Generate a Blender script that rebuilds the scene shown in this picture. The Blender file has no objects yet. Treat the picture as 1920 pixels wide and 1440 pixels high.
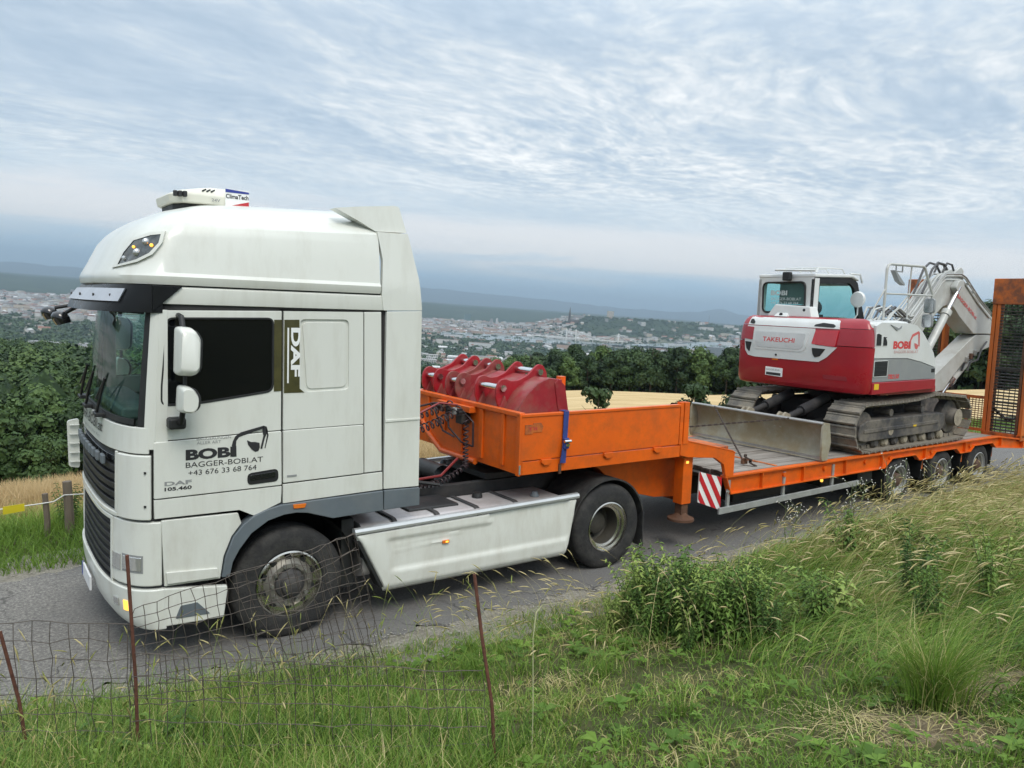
import bpy, bmesh, math, random
import numpy as np
from mathutils import Vector, Matrix, Euler
scene = bpy.context.scene
col = scene.collection
PI = math.pi
rng = np.random.default_rng(7)
random.seed(7)

# ------------------------------------------------------------------ camera
# The lorry stands on a road that tilts two degrees; its own axes (X to the rear,
# Y away from the viewer, Z up from the road) are turned into the level world by S.
def view_axes(yaw, pit, rol):
    F = np.array([math.sin(yaw)*math.cos(pit), math.cos(yaw)*math.cos(pit), math.sin(pit)])
    Rt = np.array([math.cos(yaw), -math.sin(yaw), 0.0])
    U = np.cross(Rt, F)
    c, s = math.cos(rol), math.sin(rol)
    return np.array([c*Rt+s*U, -s*Rt+c*U, F])
M_TRUCK = view_axes(.6194, -.0991, .0362)
M_WORLD = view_axes(.6194, -.1000, .0713)
S = M_WORLD.T @ M_TRUCK
S4 = Matrix([[*S[0], 0], [*S[1], 0], [*S[2], 0], [0, 0, 0, 1]])
CAM_T = np.array([-2.3351, -6.5146, 3.0216])
CAM_W = S @ CAM_T
cam = bpy.data.cameras.new('camera')
cam.sensor_width = 36.0
cam.lens = 36.0*1456.8/1920.0
cam.clip_start = 0.1
cam.clip_end = 90000
camo = bpy.data.objects.new('camera', cam)
col.objects.link(camo)
mw = M_WORLD
camo.matrix_world = Matrix([[mw[0][0], mw[1][0], -mw[2][0], CAM_W[0]],
                            [mw[0][1], mw[1][1], -mw[2][1], CAM_W[1]],
                            [mw[0][2], mw[1][2], -mw[2][2], CAM_W[2]], [0, 0, 0, 1]])
scene.camera = camo

# ------------------------------------------------------------------ light
SUN_EL, SUN_AZ = 52.0, 195.0     # degrees; azimuth measured from +Y towards +X
sun = bpy.data.lights.new('sun', 'SUN')
sun.energy = 1.5
sun.angle = math.radians(28)
sun.color = (1.0, 0.93, 0.82)
suno = bpy.data.objects.new('sun', sun)
col.objects.link(suno)
sd = Vector((math.sin(math.radians(SUN_AZ))*math.cos(math.radians(SUN_EL)),
             math.cos(math.radians(SUN_AZ))*math.cos(math.radians(SUN_EL)), math.sin(math.radians(SUN_EL))))
suno.rotation_euler = sd.to_track_quat('Z', 'Y').to_euler()

world = bpy.data.worlds.new('World')
scene.world = world
world.use_nodes = True
nt = world.node_tree
nt.nodes.clear()
def N(t, kind, **kw):
    n = t.nodes.new(kind)
    for k, v in kw.items():
        setattr(n, k, v)
    return n
def mathn(t, op, a, b=None, clamp=False):
    n = N(t, 'ShaderNodeMath', operation=op, use_clamp=clamp)
    for i, v in enumerate((a, b)):
        if v is None: continue
        if isinstance(v, (int, float)): n.inputs[i].default_value = v
        else: t.links.new(v, n.inputs[i])
    return n.outputs[0]
def ramp(t, fac, stops, interp='LINEAR'):
    n = N(t, 'ShaderNodeValToRGB')
    n.color_ramp.interpolation = interp
    cr = n.color_ramp
    while len(cr.elements) < len(stops): cr.elements.new(0.5)
    for e, (p, c) in zip(cr.elements, stops):
        e.position = p
        e.color = (c, c, c, 1) if isinstance(c, (int, float)) else (*c, 1)
    t.links.new(fac, n.inputs[0])
    return n.outputs[0]
def mixc(t, fac, a, b, mode='MIX'):
    n = N(t, 'ShaderNodeMix', data_type='RGBA', blend_type=mode)
    for s_, v in ((n.inputs[0], fac), (n.inputs[6], a), (n.inputs[7], b)):
        if isinstance(v, (int, float)): s_.default_value = v
        elif isinstance(v, tuple): s_.default_value = (*v, 1) if len(v) == 3 else v
        else: t.links.new(v, s_)
    return n.outputs[2]
def noise(t, vec, scale, detail=3.0, rough=.55, dist=0.0, out=0):
    n = N(t, 'ShaderNodeTexNoise')
    n.inputs['Scale'].default_value = scale
    n.inputs['Detail'].default_value = detail
    n.inputs['Roughness'].default_value = rough
    n.inputs['Distortion'].default_value = dist
    if vec is not None: t.links.new(vec, n.inputs['Vector'])
    return n.outputs[out]
def mapping(t, vec, scale=(1, 1, 1), rot=(0, 0, 0), loc=(0, 0, 0)):
    n = N(t, 'ShaderNodeMapping')
    n.inputs['Scale'].default_value = scale
    n.inputs['Rotation'].default_value = rot
    n.inputs['Location'].default_value = loc
    t.links.new(vec, n.inputs[0])
    return n.outputs[0]

SKY_STRENGTH = 0.1
sky = N(nt, 'ShaderNodeTexSky', sky_type='NISHITA')
sky.sun_disc = False
sky.sun_elevation = math.radians(SUN_EL)
sky.sun_rotation = math.radians(SUN_AZ)
sky.altitude = 500
tc = N(nt, 'ShaderNodeTexCoord')
sep = N(nt, 'ShaderNodeSeparateXYZ')
nt.links.new(tc.outputs['Generated'], sep.inputs[0])
elev = mathn(nt, 'MAXIMUM', sep.outputs[2], 0.0)
den = mathn(nt, 'ADD', elev, 0.075)
px_ = mathn(nt, 'DIVIDE', sep.outputs[0], den)
py_ = mathn(nt, 'DIVIDE', sep.outputs[1], den)
comb = N(nt, 'ShaderNodeCombineXYZ')
nt.links.new(px_, comb.inputs[0]); nt.links.new(py_, comb.inputs[1])
P = comb.outputs[0]
warp = N(nt, 'ShaderNodeTexNoise'); warp.inputs['Scale'].default_value = .5; warp.inputs['Detail'].default_value = 2
nt.links.new(P, warp.inputs['Vector'])
wv = N(nt, 'ShaderNodeVectorMath', operation='MULTIPLY_ADD')
nt.links.new(warp.outputs['Color'], wv.inputs[0]); wv.inputs[1].default_value = (.9, .9, 0); nt.links.new(P, wv.inputs[2])
Pw = wv.outputs[0]
# long, wind-drawn rolls of altocumulus: puffs stretched along one direction
roll = noise(nt, mapping(nt, Pw, (.9, 1.7, 1), (0, 0, math.radians(-52))), 1.15, 5, .52, .2)
puff = noise(nt, mapping(nt, Pw, (1, 1.45, 1), (0, 0, math.radians(-60))), 8.5, 3, .6, .3)
broad = noise(nt, mapping(nt, P, (1, 1, 1), (0, 0, 0), (3.1, 1.7, 0)), .33, 3, .5)
puff_w = ramp(nt, broad, [(.36, .45), (.60, 1.25)])
a = mathn(nt, 'MULTIPLY', mathn(nt, 'SUBTRACT', puff, .5), puff_w)
b = mathn(nt, 'ADD', roll, a)
b = mathn(nt, 'ADD', b, mathn(nt, 'MULTIPLY', mathn(nt, 'SUBTRACT', broad, .5), .75))
cl = ramp(nt, b, [(.22, (.40, .49, .585)), (.40, (.485, .565, .645)), (.52, (.585, .645, .69)), (.66, (.73, .76, .775)), (.86, (.92, .92, .90))])
# sky near the horizon: blue gap, then a pale band, streaked sideways
hz = N(nt, 'ShaderNodeCombineXYZ')
nt.links.new(mathn(nt, 'MULTIPLY', mathn(nt, 'ARCTAN2', sep.outputs[0], sep.outputs[1]), 1.0), hz.inputs[0])
nt.links.new(sep.outputs[2], hz.inputs[1])
streak = noise(nt, mapping(nt, hz.outputs[0], (2.2, 26, 1), (0, 0, -.05)), 1.6, 5, .62, .5)
e2 = mathn(nt, 'ADD', sep.outputs[2], mathn(nt, 'MULTIPLY', mathn(nt, 'SUBTRACT', streak, .5), .09))
low = ramp(nt, e2, [(.0, (.37, .58, .79)), (.028, (.41, .61, .79)), (.048, (.62, .71, .78)), (.065, (.88, .85, .82)), (.09, (.83, .815, .805)), (.12, (.60, .68, .74)), (.19, (.68, .73, .76))])
lowmask = ramp(nt, e2, [(.08, 1.0), (.185, 0.0)], 'EASE')
cloud = mixc(nt, lowmask, cl, low)
# an overcast sky grows brighter towards the zenith
gain = mathn(nt, 'ADD', 1.0, mathn(nt, 'MULTIPLY', mathn(nt, 'MAXIMUM', mathn(nt, 'SUBTRACT', elev, .3), 0.0), 1.6))
vm = N(nt, 'ShaderNodeVectorMath', operation='SCALE')
nt.links.new(cloud, vm.inputs[0])
nt.links.new(mathn(nt, 'MULTIPLY', gain, 1/SKY_STRENGTH), vm.inputs['Scale'])
fin = mixc(nt, .90, sky.outputs[0], vm.outputs[0])
bg = N(nt, 'ShaderNodeBackground')
bg.inputs['Strength'].default_value = SKY_STRENGTH
nt.links.new(fin, bg.inputs[0])
wo = N(nt, 'ShaderNodeOutputWorld')
nt.links.new(bg.outputs[0], wo.inputs[0])

scene.view_settings.view_transform = 'Standard'
scene.view_settings.look = 'None'
scene.view_settings.gamma = 1
scene.view_settings.use_curve_mapping = False
scene.view_settings.exposure = 0.40
scene.render.engine = 'CYCLES'
cy = scene.cycles
cy.use_denoising = True
cy.max_bounces = 8
cy.diffuse_bounces = 3
cy.glossy_bounces = 3
cy.transmission_bounces = 4
cy.transparent_max_bounces = 12
cy.volume_bounces = 0
cy.caustics_reflective = False
cy.caustics_refractive = False
world.cycles.sampling_method = 'MANUAL'
world.cycles.sample_map_resolution = 512

# ------------------------------------------------------------------ materials
MATS = {}
def material(name, color, rough=.5, metal=0.0, var=.12, scale=4.0, dirt=None, dirt_amt=0.0, dirt_scale=2.0, bump=0.0, bump_scale=30.0, coat=0.0, spec=.5, emit=None, stretch=(1, 1, 1), color2=None):
    if name in MATS: return MATS[name]
    m = bpy.data.materials.new(name)
    m.use_nodes = True
    t = m.node_tree
    bs = t.nodes['Principled BSDF']
    co = N(t, 'ShaderNodeTexCoord').outputs['Object']
    v = mapping(t, co, stretch)
    c = color
    c2 = color2 or tuple(x*(1-var) for x in color)
    fac = ramp(t, noise(t, v, scale, 5, .6), [(.3, 0.0), (.7, 1.0)])
    cc = mixc(t, fac, tuple(min(1, x*(1+var*.4)) for x in c), c2)
    if dirt:
        f2 = ramp(t, noise(t, mapping(t, co, stretch, loc=(5, 3, 1)), dirt_scale, 7, .68), [(.5-.12*dirt_amt, 0.0), (.78-.2*dirt_amt, 1.0)])
        cc = mixc(t, mathn(t, 'MULTIPLY', f2, min(1, dirt_amt)), cc, dirt)
    t.links.new(cc, bs.inputs['Base Color'])
    bs.inputs['Metallic'].default_value = metal
    r = mathn(t, 'ADD', mathn(t, 'MULTIPLY', fac, .12), rough-.04)
    t.links.new(r, bs.inputs['Roughness'])
    bs.inputs['Specular IOR Level'].default_value = spec
    bs.inputs['Coat Weight'].default_value = coat
    bs.inputs['Coat Roughness'].default_value = .08
    if bump:
        bn = N(t, 'ShaderNodeBump')
        bn.inputs['Strength'].default_value = bump
        bn.inputs['Distance'].default_value = .02
        t.links.new(noise(t, v, bump_scale, 4, .6), bn.inputs['Height'])
        t.links.new(bn.outputs[0], bs.inputs['Normal'])
    if emit:
        bs.inputs['Emission Color'].default_value = (*emit[0], 1)
        bs.inputs['Emission Strength'].default_value = emit[1]
    MATS[name] = m
    return m
def glass(name, tint, gloss=.12, rough=.02):
    if name in MATS: return MATS[name]
    m = bpy.data.materials.new(name); m.use_nodes = True
    t = m.node_tree; t.nodes.clear()
    tr = N(t, 'ShaderNodeBsdfTransparent'); tr.inputs[0].default_value = (*tint, 1)
    gl = N(t, 'ShaderNodeBsdfGlossy'); gl.inputs['Roughness'].default_value = rough
    lw = N(t, 'ShaderNodeLayerWeight'); lw.inputs['Blend'].default_value = .5
    fr3 = mathn(t, 'MULTIPLY', mathn(t, 'POWER', lw.outputs['Facing'], 4.0), .75)
    mx = N(t, 'ShaderNodeMixShader')
    t.links.new(mathn(t, 'ADD', fr3, gloss, True), mx.inputs[0])
    t.links.new(tr.outputs[0], mx.inputs[1]); t.links.new(gl.outputs[0], mx.inputs[2])
    o = N(t, 'ShaderNodeOutputMaterial'); t.links.new(mx.outputs[0], o.inputs[0])
    MATS[name] = m
    return m

# ------------------------------------------------------------------ mesh helpers
class G:
    """collects shapes; coordinates are the lorry's axes"""
    def __init__(s): s.v = []; s.f = []; s.m = []; s.mi = 0
    def add(s, vs, fs):
        o = len(s.v)
        s.v += [tuple(float(c) for c in v) for v in vs]
        s.f += [tuple(i+o for i in f) for f in fs]
        s.m += [s.mi]*len(fs)
        return s
    def box(s, x0, x1, y0, y1, z0, z1):
        return s.add([(x0, y0, z0), (x1, y0, z0), (x1, y1, z0), (x0, y1, z0), (x0, y0, z1), (x1, y0, z1), (x1, y1, z1), (x0, y1, z1)],
                     [(0, 3, 2, 1), (4, 5, 6, 7), (0, 1, 5, 4), (1, 2, 6, 5), (2, 3, 7, 6), (3, 0, 4, 7)])
    def obox(s, p0, p1, w, h, up=(0, 0, 1)):
        """a bar from p0 to p1 with a w by h section"""
        p0 = Vector(p0); p1 = Vector(p1); d = (p1-p0).normalized()
        sx = d.cross(Vector(up)).normalized(); sy = sx.cross(d)
        vs = [p+sx*a*w/2+sy*b*h/2 for p in (p0, p1) for a, b in ((-1, -1), (1, -1), (1, 1), (-1, 1))]
        return s.add(vs, [(3, 2, 1, 0), (4, 5, 6, 7), (0, 1, 5, 4), (1, 2, 6, 5), (2, 3, 7, 6), (3, 0, 4, 7)])
    def poly(s, pts, vec):
        """polygon (3D points) pushed along vec"""
        n = len(pts); vec = Vector(vec)
        a = [Vector(p) for p in pts]; b = [p+vec for p in a]
        fs = [tuple(range(n-1, -1, -1)), tuple(range(n, 2*n))]
        fs += [(i, (i+1) % n, n+(i+1) % n, n+i) for i in range(n)]
        return s.add(a+b, fs)
    def xz(s, pts, y0, y1): return s.poly([(x, y0, z) for x, z in pts], (0, y1-y0, 0))
    def yz(s, pts, x0, x1): return s.poly([(x0, y, z) for y, z in pts], (x1-x0, 0, 0))
    def xy(s, pts, z0, z1): return s.poly([(x, y, z0) for x, y in pts], (0, 0, z1-z0))
    def tube(s, path, r, n=8, caps=True):
        P_ = [Vector(p) for p in path]; rr = r if isinstance(r, (list, tuple)) else [r]*len(P_)
        vs = []; up = None
        for i, p in enumerate(P_):
            d = (P_[min(i+1, len(P_)-1)]-P_[max(i-1, 0)]).normalized()
            if up is None: up = Vector((0, 0, 1)) if abs(d.z) < .9 else Vector((1, 0, 0))
            sx = d.cross(up).normalized(); up = sx.cross(d).normalized()
            for k in range(n):
                a = 2*PI*k/n
                vs.append(p+(sx*math.cos(a)+up*math.sin(a))*rr[i])
        fs = [(i*n+k, i*n+(k+1) % n, (i+1)*n+(k+1) % n, (i+1)*n+k) for i in range(len(P_)-1) for k in range(n)]
        if caps: fs += [tuple(range(n-1, -1, -1)), tuple((len(P_)-1)*n+k for k in range(n))]
        return s.add(vs, fs)
    def lathe(s, prof, c, axis='y', n=32, arc=(0, 2*PI)):
        """prof: (radius, offset along axis)"""
        full = abs(arc[1]-arc[0]-2*PI) < 1e-6
        m = n if full else n+1
        vs = []
        for r, o in prof:
            for k in range(m):
                a = arc[0]+(arc[1]-arc[0])*k/n
                u, w = r*math.cos(a), r*math.sin(a)
                vs.append({'y': (c[0]+u, c[1]+o, c[2]+w), 'z': (c[0]+u, c[1]+w, c[2]+o), 'x': (c[0]+o, c[1]+u, c[2]+w)}[axis])
        fs = []
        for i in range(len(prof)-1):
            for k in range(n):
                k2 = (k+1) % m
                fs.append((i*m+k, (i+1)*m+k, (i+1)*m+k2, i*m+k2))
        return s.add(vs, fs)
    def disc(s, r, c, axis='y', n=20, t=.01):
        return s.lathe([(0.0001, 0), (r, 0), (r, t), (0.0001, t)], c, axis, n)
    def loft(s, rings, closed=True, caps=True):
        n = len(rings[0]); vs = [p for r in rings for p in r]
        fs = []
        for i in range(len(rings)-1):
            for k in range(n if closed else n-1):
                fs.append((i*n+k, i*n+(k+1) % n, (i+1)*n+(k+1) % n, (i+1)*n+k))
        if caps: fs += [tuple(range(n-1, -1, -1)), tuple((len(rings)-1)*n+k for k in range(n))]
        return s.add(vs, fs)
    def plate(s, outline, holes, y0, y1, axis='y', sub=0, disp=None):
        """outline with holes, filled and given thickness; axis 'y': (x,z) points, axis 'x': (y,z) points"""
        bm = bmesh.new()
        es = []
        for loop in [outline]+list(holes):
            vs = [bm.verts.new((p[0], p[1], 0)) for p in loop]
            es += [bm.edges.new((vs[i], vs[(i+1) % len(vs)])) for i in range(len(vs))]
        bmesh.ops.triangle_fill(bm, edges=es, use_beauty=True, use_dissolve=False)
        if sub:
            bmesh.ops.subdivide_edges(bm, edges=bm.edges[:], cuts=sub, use_grid_fill=True)
            bmesh.ops.triangulate(bm, faces=[f for f in bm.faces if len(f.verts) > 4])
        else:
            bmesh.ops.dissolve_limit(bm, angle_limit=.01, verts=bm.verts[:], edges=bm.edges[:], delimit={'NORMAL'}) if not holes else None
        r = bmesh.ops.extrude_face_region(bm, geom=bm.faces[:])
        for v in [g for g in r['geom'] if isinstance(g, bmesh.types.BMVert)]: v.co.z = 1
        bmesh.ops.recalc_face_normals(bm, faces=bm.faces[:])
        bm.verts.index_update()
        def place(c):
            o = y0+(y1-y0)*c.z
            p = (c.x, o, c.y) if axis == 'y' else (o, c.x, c.y)
            return disp(p) if disp else p
        vs = [place(v.co) for v in bm.verts]
        fs = [tuple(v.index for v in f.verts) for f in bm.faces]
        bm.free()
        return s.add(vs, fs)
    def mesh(s, name, mats, base=(0, 0, 0), smooth=None):
        me = bpy.data.meshes.new(name)
        b = Vector(base)
        me.from_pydata([Vector(v)-b for v in s.v], [], s.f)
        bm = bmesh.new(); bm.from_mesh(me)
        bmesh.ops.recalc_face_normals(bm, faces=bm.faces[:])
        bm.to_mesh(me); bm.free()
        for m in (mats if isinstance(mats, (list, tuple)) else [mats]): me.materials.append(m)
        if any(s.m): me.polygons.foreach_set('material_index', s.m)
        if smooth:
            me.shade_smooth()
            me.set_sharp_from_angle(angle=math.radians(smooth))
        me.update()
        return me

class Thing:
    """a top-level Empty at the thing's base that parents its parts; tilted with the road"""
    def __init__(s, name, base, label, cat, group=None, tilt=True):
        s.base = Vector(base); s.tilt = tilt
        s.root = bpy.data.objects.new(name, None); col.objects.link(s.root)
        s.root.empty_display_size = .2
        s.root.matrix_world = (S4 @ Matrix.Translation(s.base)) if tilt else Matrix.Translation(s.base)
        s.root['label'] = label; s.root['category'] = cat
        if group: s.root['group'] = group
    def part(s, name, g, mats, parent=None, bevel=0.0, seg=2, smooth=None, label=None, kind=None):
        o = bpy.data.objects.new(name, g.mesh(name, mats, s.base, smooth) if isinstance(g, G) else g)
        col.objects.link(o); o.parent = parent or s.root
        if bevel:
            md = o.modifiers.new('soft_edges', 'BEVEL'); md.width = bevel; md.segments = seg; md.limit_method = 'ANGLE'; md.angle_limit = math.radians(32); md.harden_normals = True
            o.data.shade_smooth()
            if not smooth: o.data.set_sharp_from_angle(angle=math.radians(30))
        if label: o['label'] = label
        if kind: o['kind'] = kind
        return o
    def group_part(s, name, parent=None, label=None):
        o = bpy.data.objects.new(name, None); col.objects.link(o); o.parent = parent or s.root
        o.empty_display_size = .1
        if label: o['label'] = label
        return o
def single(name, g, mats, base, label, cat, group=None, bevel=0.0, smooth=None, tilt=True, kind=None):
    o = bpy.data.objects.new(name, g.mesh(name, mats, base, smooth)); col.objects.link(o)
    o.matrix_world = (S4 @ Matrix.Translation(Vector(base))) if tilt else Matrix.Translation(Vector(base))
    if bevel:
        md = o.modifiers.new('soft_edges', 'BEVEL'); md.width = bevel; md.segments = 2; md.limit_method = 'ANGLE'
    if label: o['label'] = label
    if cat: o['category'] = cat
    if group: o['group'] = group
    if kind: o['kind'] = kind
    return o
def text_mesh(body, width, height, origin, ux, uy, depth=.003, bold=0.0, shear=0.0, align='LEFT'):
    """flat lettering fitted into width x height at origin, reading along ux with up uy"""
    cu = bpy.data.curves.new('lettering', 'FONT')
    cu.body = body; cu.size = 1; cu.offset = bold; cu.extrude = 0; cu.shear = shear; cu.resolution_u = 4
    o = bpy.data.objects.new('lettering', cu); col.objects.link(o)
    dg = bpy.context.evaluated_depsgraph_get(); dg.update()
    me = bpy.data.meshes.new_from_object(o.evaluated_get(dg))
    vs = np.array([v.co[:] for v in me.vertices]); fs = [tuple(p.vertices) for p in me.polygons]
    bpy.data.objects.remove(o); bpy.data.meshes.remove(me); bpy.data.curves.remove(cu)
    mn, mx = vs.min(0), vs.max(0)
    ux = Vector(ux).normalized(); uy = Vector(uy).normalized(); n = ux.cross(uy)
    g = G(); k = len(vs); pts = []
    for v in vs:
        a = (v[0]-mn[0])/(mx[0]-mn[0])*width; b = (v[1]-mn[1])/(mx[1]-mn[1])*height
        pts.append(Vector(origin)+ux*a+uy*b)
    g.add([p+n*depth for p in pts], fs)
    return g
# ------------------------------------------------------------------ land
AZ = np.array([-180, -90, -60, 4, 15, 32, 41, 50, 58, 66, 80, 100, 180.])
SL = np.array([.0, .10, .27, .26, .18, .112, .095, .088, .07, .05, .02, .0, .0])
DF = np.array([150, 150, 110, 110, 148, 220, 250, 252, 225, 200, 190, 190, 190.])
S2 = np.array([.02, .05, .068, .068, .08, .10, .10, .10, .08, .06, .04, .02, .02])
def smooth01(t):
    t = np.clip(t, 0, 1); return t*t*(3-2*t)
def near_edge(X):
    return np.interp(X, [-9, -4, -2.2, -1.1, 0, 3, 6, 20, 60], [.55, .3, -.05, -.33, -.5, -.47, -.42, -.42, -.42])
def far_edge(X):
    return np.interp(X, [-20, -3, 0, 20, 60], [3.05, 2.92, 2.95, 3.0, 3.0])
def wob(x, y, k=1.0, seed=0.0):
    return (np.sin(x*1.7*k+seed)+np.sin(y*2.3*k+1.3*seed+.7)+np.sin((x+y)*1.1*k+2.1+seed)+np.sin((x-1.6*y)*.63*k+seed*.5))/4
def bank(X, Y):
    d = np.maximum(near_edge(X)-Y, 0)
    h = .25*np.maximum(d-.35, 0)*smooth01(d/1.2)
    h = np.minimum(h, 1.75+.04*d)
    h += .05*wob(X, Y, 1.3)*smooth01(d/1.0)
    h += .22*np.exp(-((X-9)/4.0)**2-((d-1.2)/.9)**2)
    return h
def H(x, y):
    x = np.asarray(x, float); y = np.asarray(y, float)
    dx = x-CAM_W[0]; dy = y-CAM_W[1]
    r = np.hypot(dx, dy)+1e-6; az = np.degrees(np.arctan2(dx, dy))
    n = S[:, 2]; k = np.minimum(1, 60/r)
    zp = -(n[0]*(CAM_W[0]+dx*k)+n[1]*(CAM_W[1]+dy*k))/n[2]
    Xt = S[0, 0]*x+S[1, 0]*y+S[2, 0]*zp; Yt = S[0, 1]*x+S[1, 1]*y+S[2, 1]*zp
    s = np.interp(az, AZ, SL); df = np.interp(az, AZ, DF); s2 = np.interp(az, AZ, S2)
    w = np.where(Yt > 3.9, r*(Yt-3.9)/(Yt+6.51), 0.0)
    r4 = r-w
    k4 = np.minimum(1, 60/r)
    kk = np.minimum(r4, 60)
    ze = -(n[0]*(CAM_W[0]+dx/r*kk)+n[1]*(CAM_W[1]+dy/r*kk))/n[2]
    wf = np.maximum(df-r4, 1)
    sm = w*w/(w+4)                       # eases away from the verge
    z = np.where(w > 0, ze-s*np.minimum(sm, wf)-s2*np.clip(w-wf, 0, 550), zp)
    z = z+np.where(w <= 0, bank(Xt, Yt), 0)
    z = z+np.where((w > 0), -.10*smooth01((Yt-3.9)/2)+.02*wob(x, y, .4), 0)
    # down into the valley
    t = smooth01((r-650)/1300)
    z = z*(1-t)+(-210)*t
    z = z+(r > 1500)*smooth01((r-1500)/1500)*6*wob(x*.004, y*.004, 1)
    # wooded ridge behind the town and the hill on the right
    z = z+170*np.exp(-((r-6900)/1000)**2)*smooth01((az-33)/9)*smooth01((75-az)/8)*(1+.10*wob(az*.5, az*.9, 1))
    z = z+60*np.exp(-((r-5400)/650)**2-((az-50)/5.0)**2)
    z = z+smooth01((r-9500)/3500)*(140+16*wob(az*.55, az*.3, 1))
    hm = np.interp(az, [-180, -8, 0, 3, 6, 10, 25, 27.5, 30, 34, 38, 42, 46.5, 48.5, 50, 51.5, 53, 56, 70, 180],
                   [120, 150, 190, 230, 205, 180, 300, 420, 400, 330, 290, 190, 170, 220, 420, 230, 210, 140, 90, 100])
    z = z+np.exp(-((r-38000)/3300)**2)*(hm*1.45+110+40*wob(az*1.5, az*2.7, 1)+16*wob(az*5.5, az*7.7, 1))
    return z
def ground_t(X, Y):
    """height of the ground in the lorry's axes at lorry X, Y (near the road)"""
    return float(bank(np.float64(X), np.float64(Y)))
def WT(X, Y, Z):
    return S @ np.array([X, Y, Z])

def zone_material(name, cols, scale, rough=.95, bump=.3, bump_scale=6, stretch=(1, 1, 1)):
    m = bpy.data.materials.new(name); m.use_nodes = True
    t = m.node_tree; bs = t.nodes['Principled BSDF']
    co = N(t, 'ShaderNodeTexCoord').outputs['Object']
    v = mapping(t, co, stretch)
    f = noise(t, v, scale, 6, .65)
    n = len(cols)
    cc = ramp(t, f, [(.28+.44*i/(n-1), c) for i, c in enumerate(cols)])
    t.links.new(cc, bs.inputs['Base Color'])
    bs.inputs['Roughness'].default_value = rough
    bs.inputs['Specular IOR Level'].default_value = .15
    bn = N(t, 'ShaderNodeBump'); bn.inputs['Strength'].default_value = bump; bn.inputs['Distance'].default_value = .1
    t.links.new(noise(t, v, bump_scale, 4, .6), bn.inputs['Height']); t.links.new(bn.outputs[0], bs.inputs['Normal'])
    return m
M_soil = zone_material('verge_soil', [(.035, .035, .018), (.07, .075, .03), (.10, .09, .05)], 1.3)
def wheat_material():
    m = bpy.data.materials.new('ripe_wheat'); m.use_nodes = True
    t = m.node_tree; bs = t.nodes['Principled BSDF']
    co = N(t, 'ShaderNodeTexCoord').outputs['Object']
    a_ = noise(t, mapping(t, co, (.22, .9, 1), (0, 0, math.radians(-52))), .35, 7, .7, .6)
    b_ = noise(t, co, 5.0, 4, .7)
    f = mathn(t, 'ADD', mathn(t, 'MULTIPLY', a_, .8), mathn(t, 'MULTIPLY', b_, .2))
    cc = ramp(t, f, [(.36, (.36, .25, .11)), (.47, (.52, .385, .20)), (.56, (.62, .47, .26)), (.68, (.70, .55, .33))])
    t.links.new(cc, bs.inputs['Base Color']); bs.inputs['Roughness'].default_value = 1; bs.inputs['Specular IOR Level'].default_value = .1
    bn = N(t, 'ShaderNodeBump'); bn.inputs['Strength'].default_value = .6; bn.inputs['Distance'].default_value = .3
    t.links.new(f, bn.inputs['Height']); t.links.new(bn.outputs[0], bs.inputs['Normal'])
    return m
M_wheat = wheat_material()
M_forestfloor = zone_material('forest_floor_soil', [(.012, .02, .01), (.02, .032, .014), (.03, .045, .02)], .08)
M_valley = zone_material('valley_fields', [(.03, .055, .03), (.05, .08, .04), (.16, .155, .12), (.20, .19, .17), (.07, .10, .05)], .0022, bump=0)
M_hill = zone_material('wooded_hill', [(.015, .03, .02), (.025, .045, .025), (.04, .06, .03), (.07, .09, .05)], .0035, bump=0)
M_mount = zone_material('mountain_rock', [(.02, .035, .03), (.04, .05, .04)], .001, bump=0)
azs = np.concatenate([np.arange(-180, -12, 4.), np.arange(-12, 84, .55), np.arange(84, 180.01, 4.)])
azs[-1] = 180
rs = [0.6]
while rs[-1] < 45000: rs.append(rs[-1]*1.045 if rs[-1] < 40 else rs[-1]*1.055)
rs = np.array(rs)
AA, RR = np.meshgrid(np.radians(azs), rs)
GX = CAM_W[0]+RR*np.sin(AA); GY = CAM_W[1]+RR*np.cos(AA)
GZ = H(GX, GY)
# under the road the sheet lies a little lower
def to_t(x, y):
    n = S[:, 2]; zp = -(n[0]*x+n[1]*y)/n[2]
    return S[0, 0]*x+S[1, 0]*y+S[2, 0]*zp, S[0, 1]*x+S[1, 1]*y+S[2, 1]*zp
XT, YT = to_t(GX, GY)
GZ = GZ-.07*smooth01((YT-near_edge(XT)+.55)/.35)*smooth01((far_edge(XT)+.75-YT)/.35)*(RR < 80)
na, nr = len(azs), len(rs)
def rmid(i): return math.sqrt(rs[i]*rs[i+1])
zones = {'ground': [], 'wheat_field': [], 'forest_floor': [], 'valley_floor': [], 'hills': [], 'mountains': []}
for i in range(nr-1):
    rm = rmid(i)
    for j in range(na-1):
        am = math.degrees((AA[0, j]+AA[0, j+1])/2)
        df = np.interp(am, AZ, DF)
        yt = (YT[i, j]+YT[i+1, j+1])/2
        if rm < df:
            z_ = 'wheat_field' if (yt > 6.2 and -60 < am < 83) else 'ground'
        elif rm < 1500: z_ = 'forest_floor' if -60 < am < 90 else 'ground'
        elif rm < 5600: z_ = 'valley_floor'
        elif rm < 30000: z_ = 'hills' if (rm > 9300 or (am > 36 and rm > 5600)) else 'valley_floor'
        else: z_ = 'mountains'
        zones[z_].append((i*na+j, i*na+j+1, (i+1)*na+j+1, (i+1)*na+j))
allv = np.stack([GX, GY, GZ], -1).reshape(-1, 3)
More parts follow.
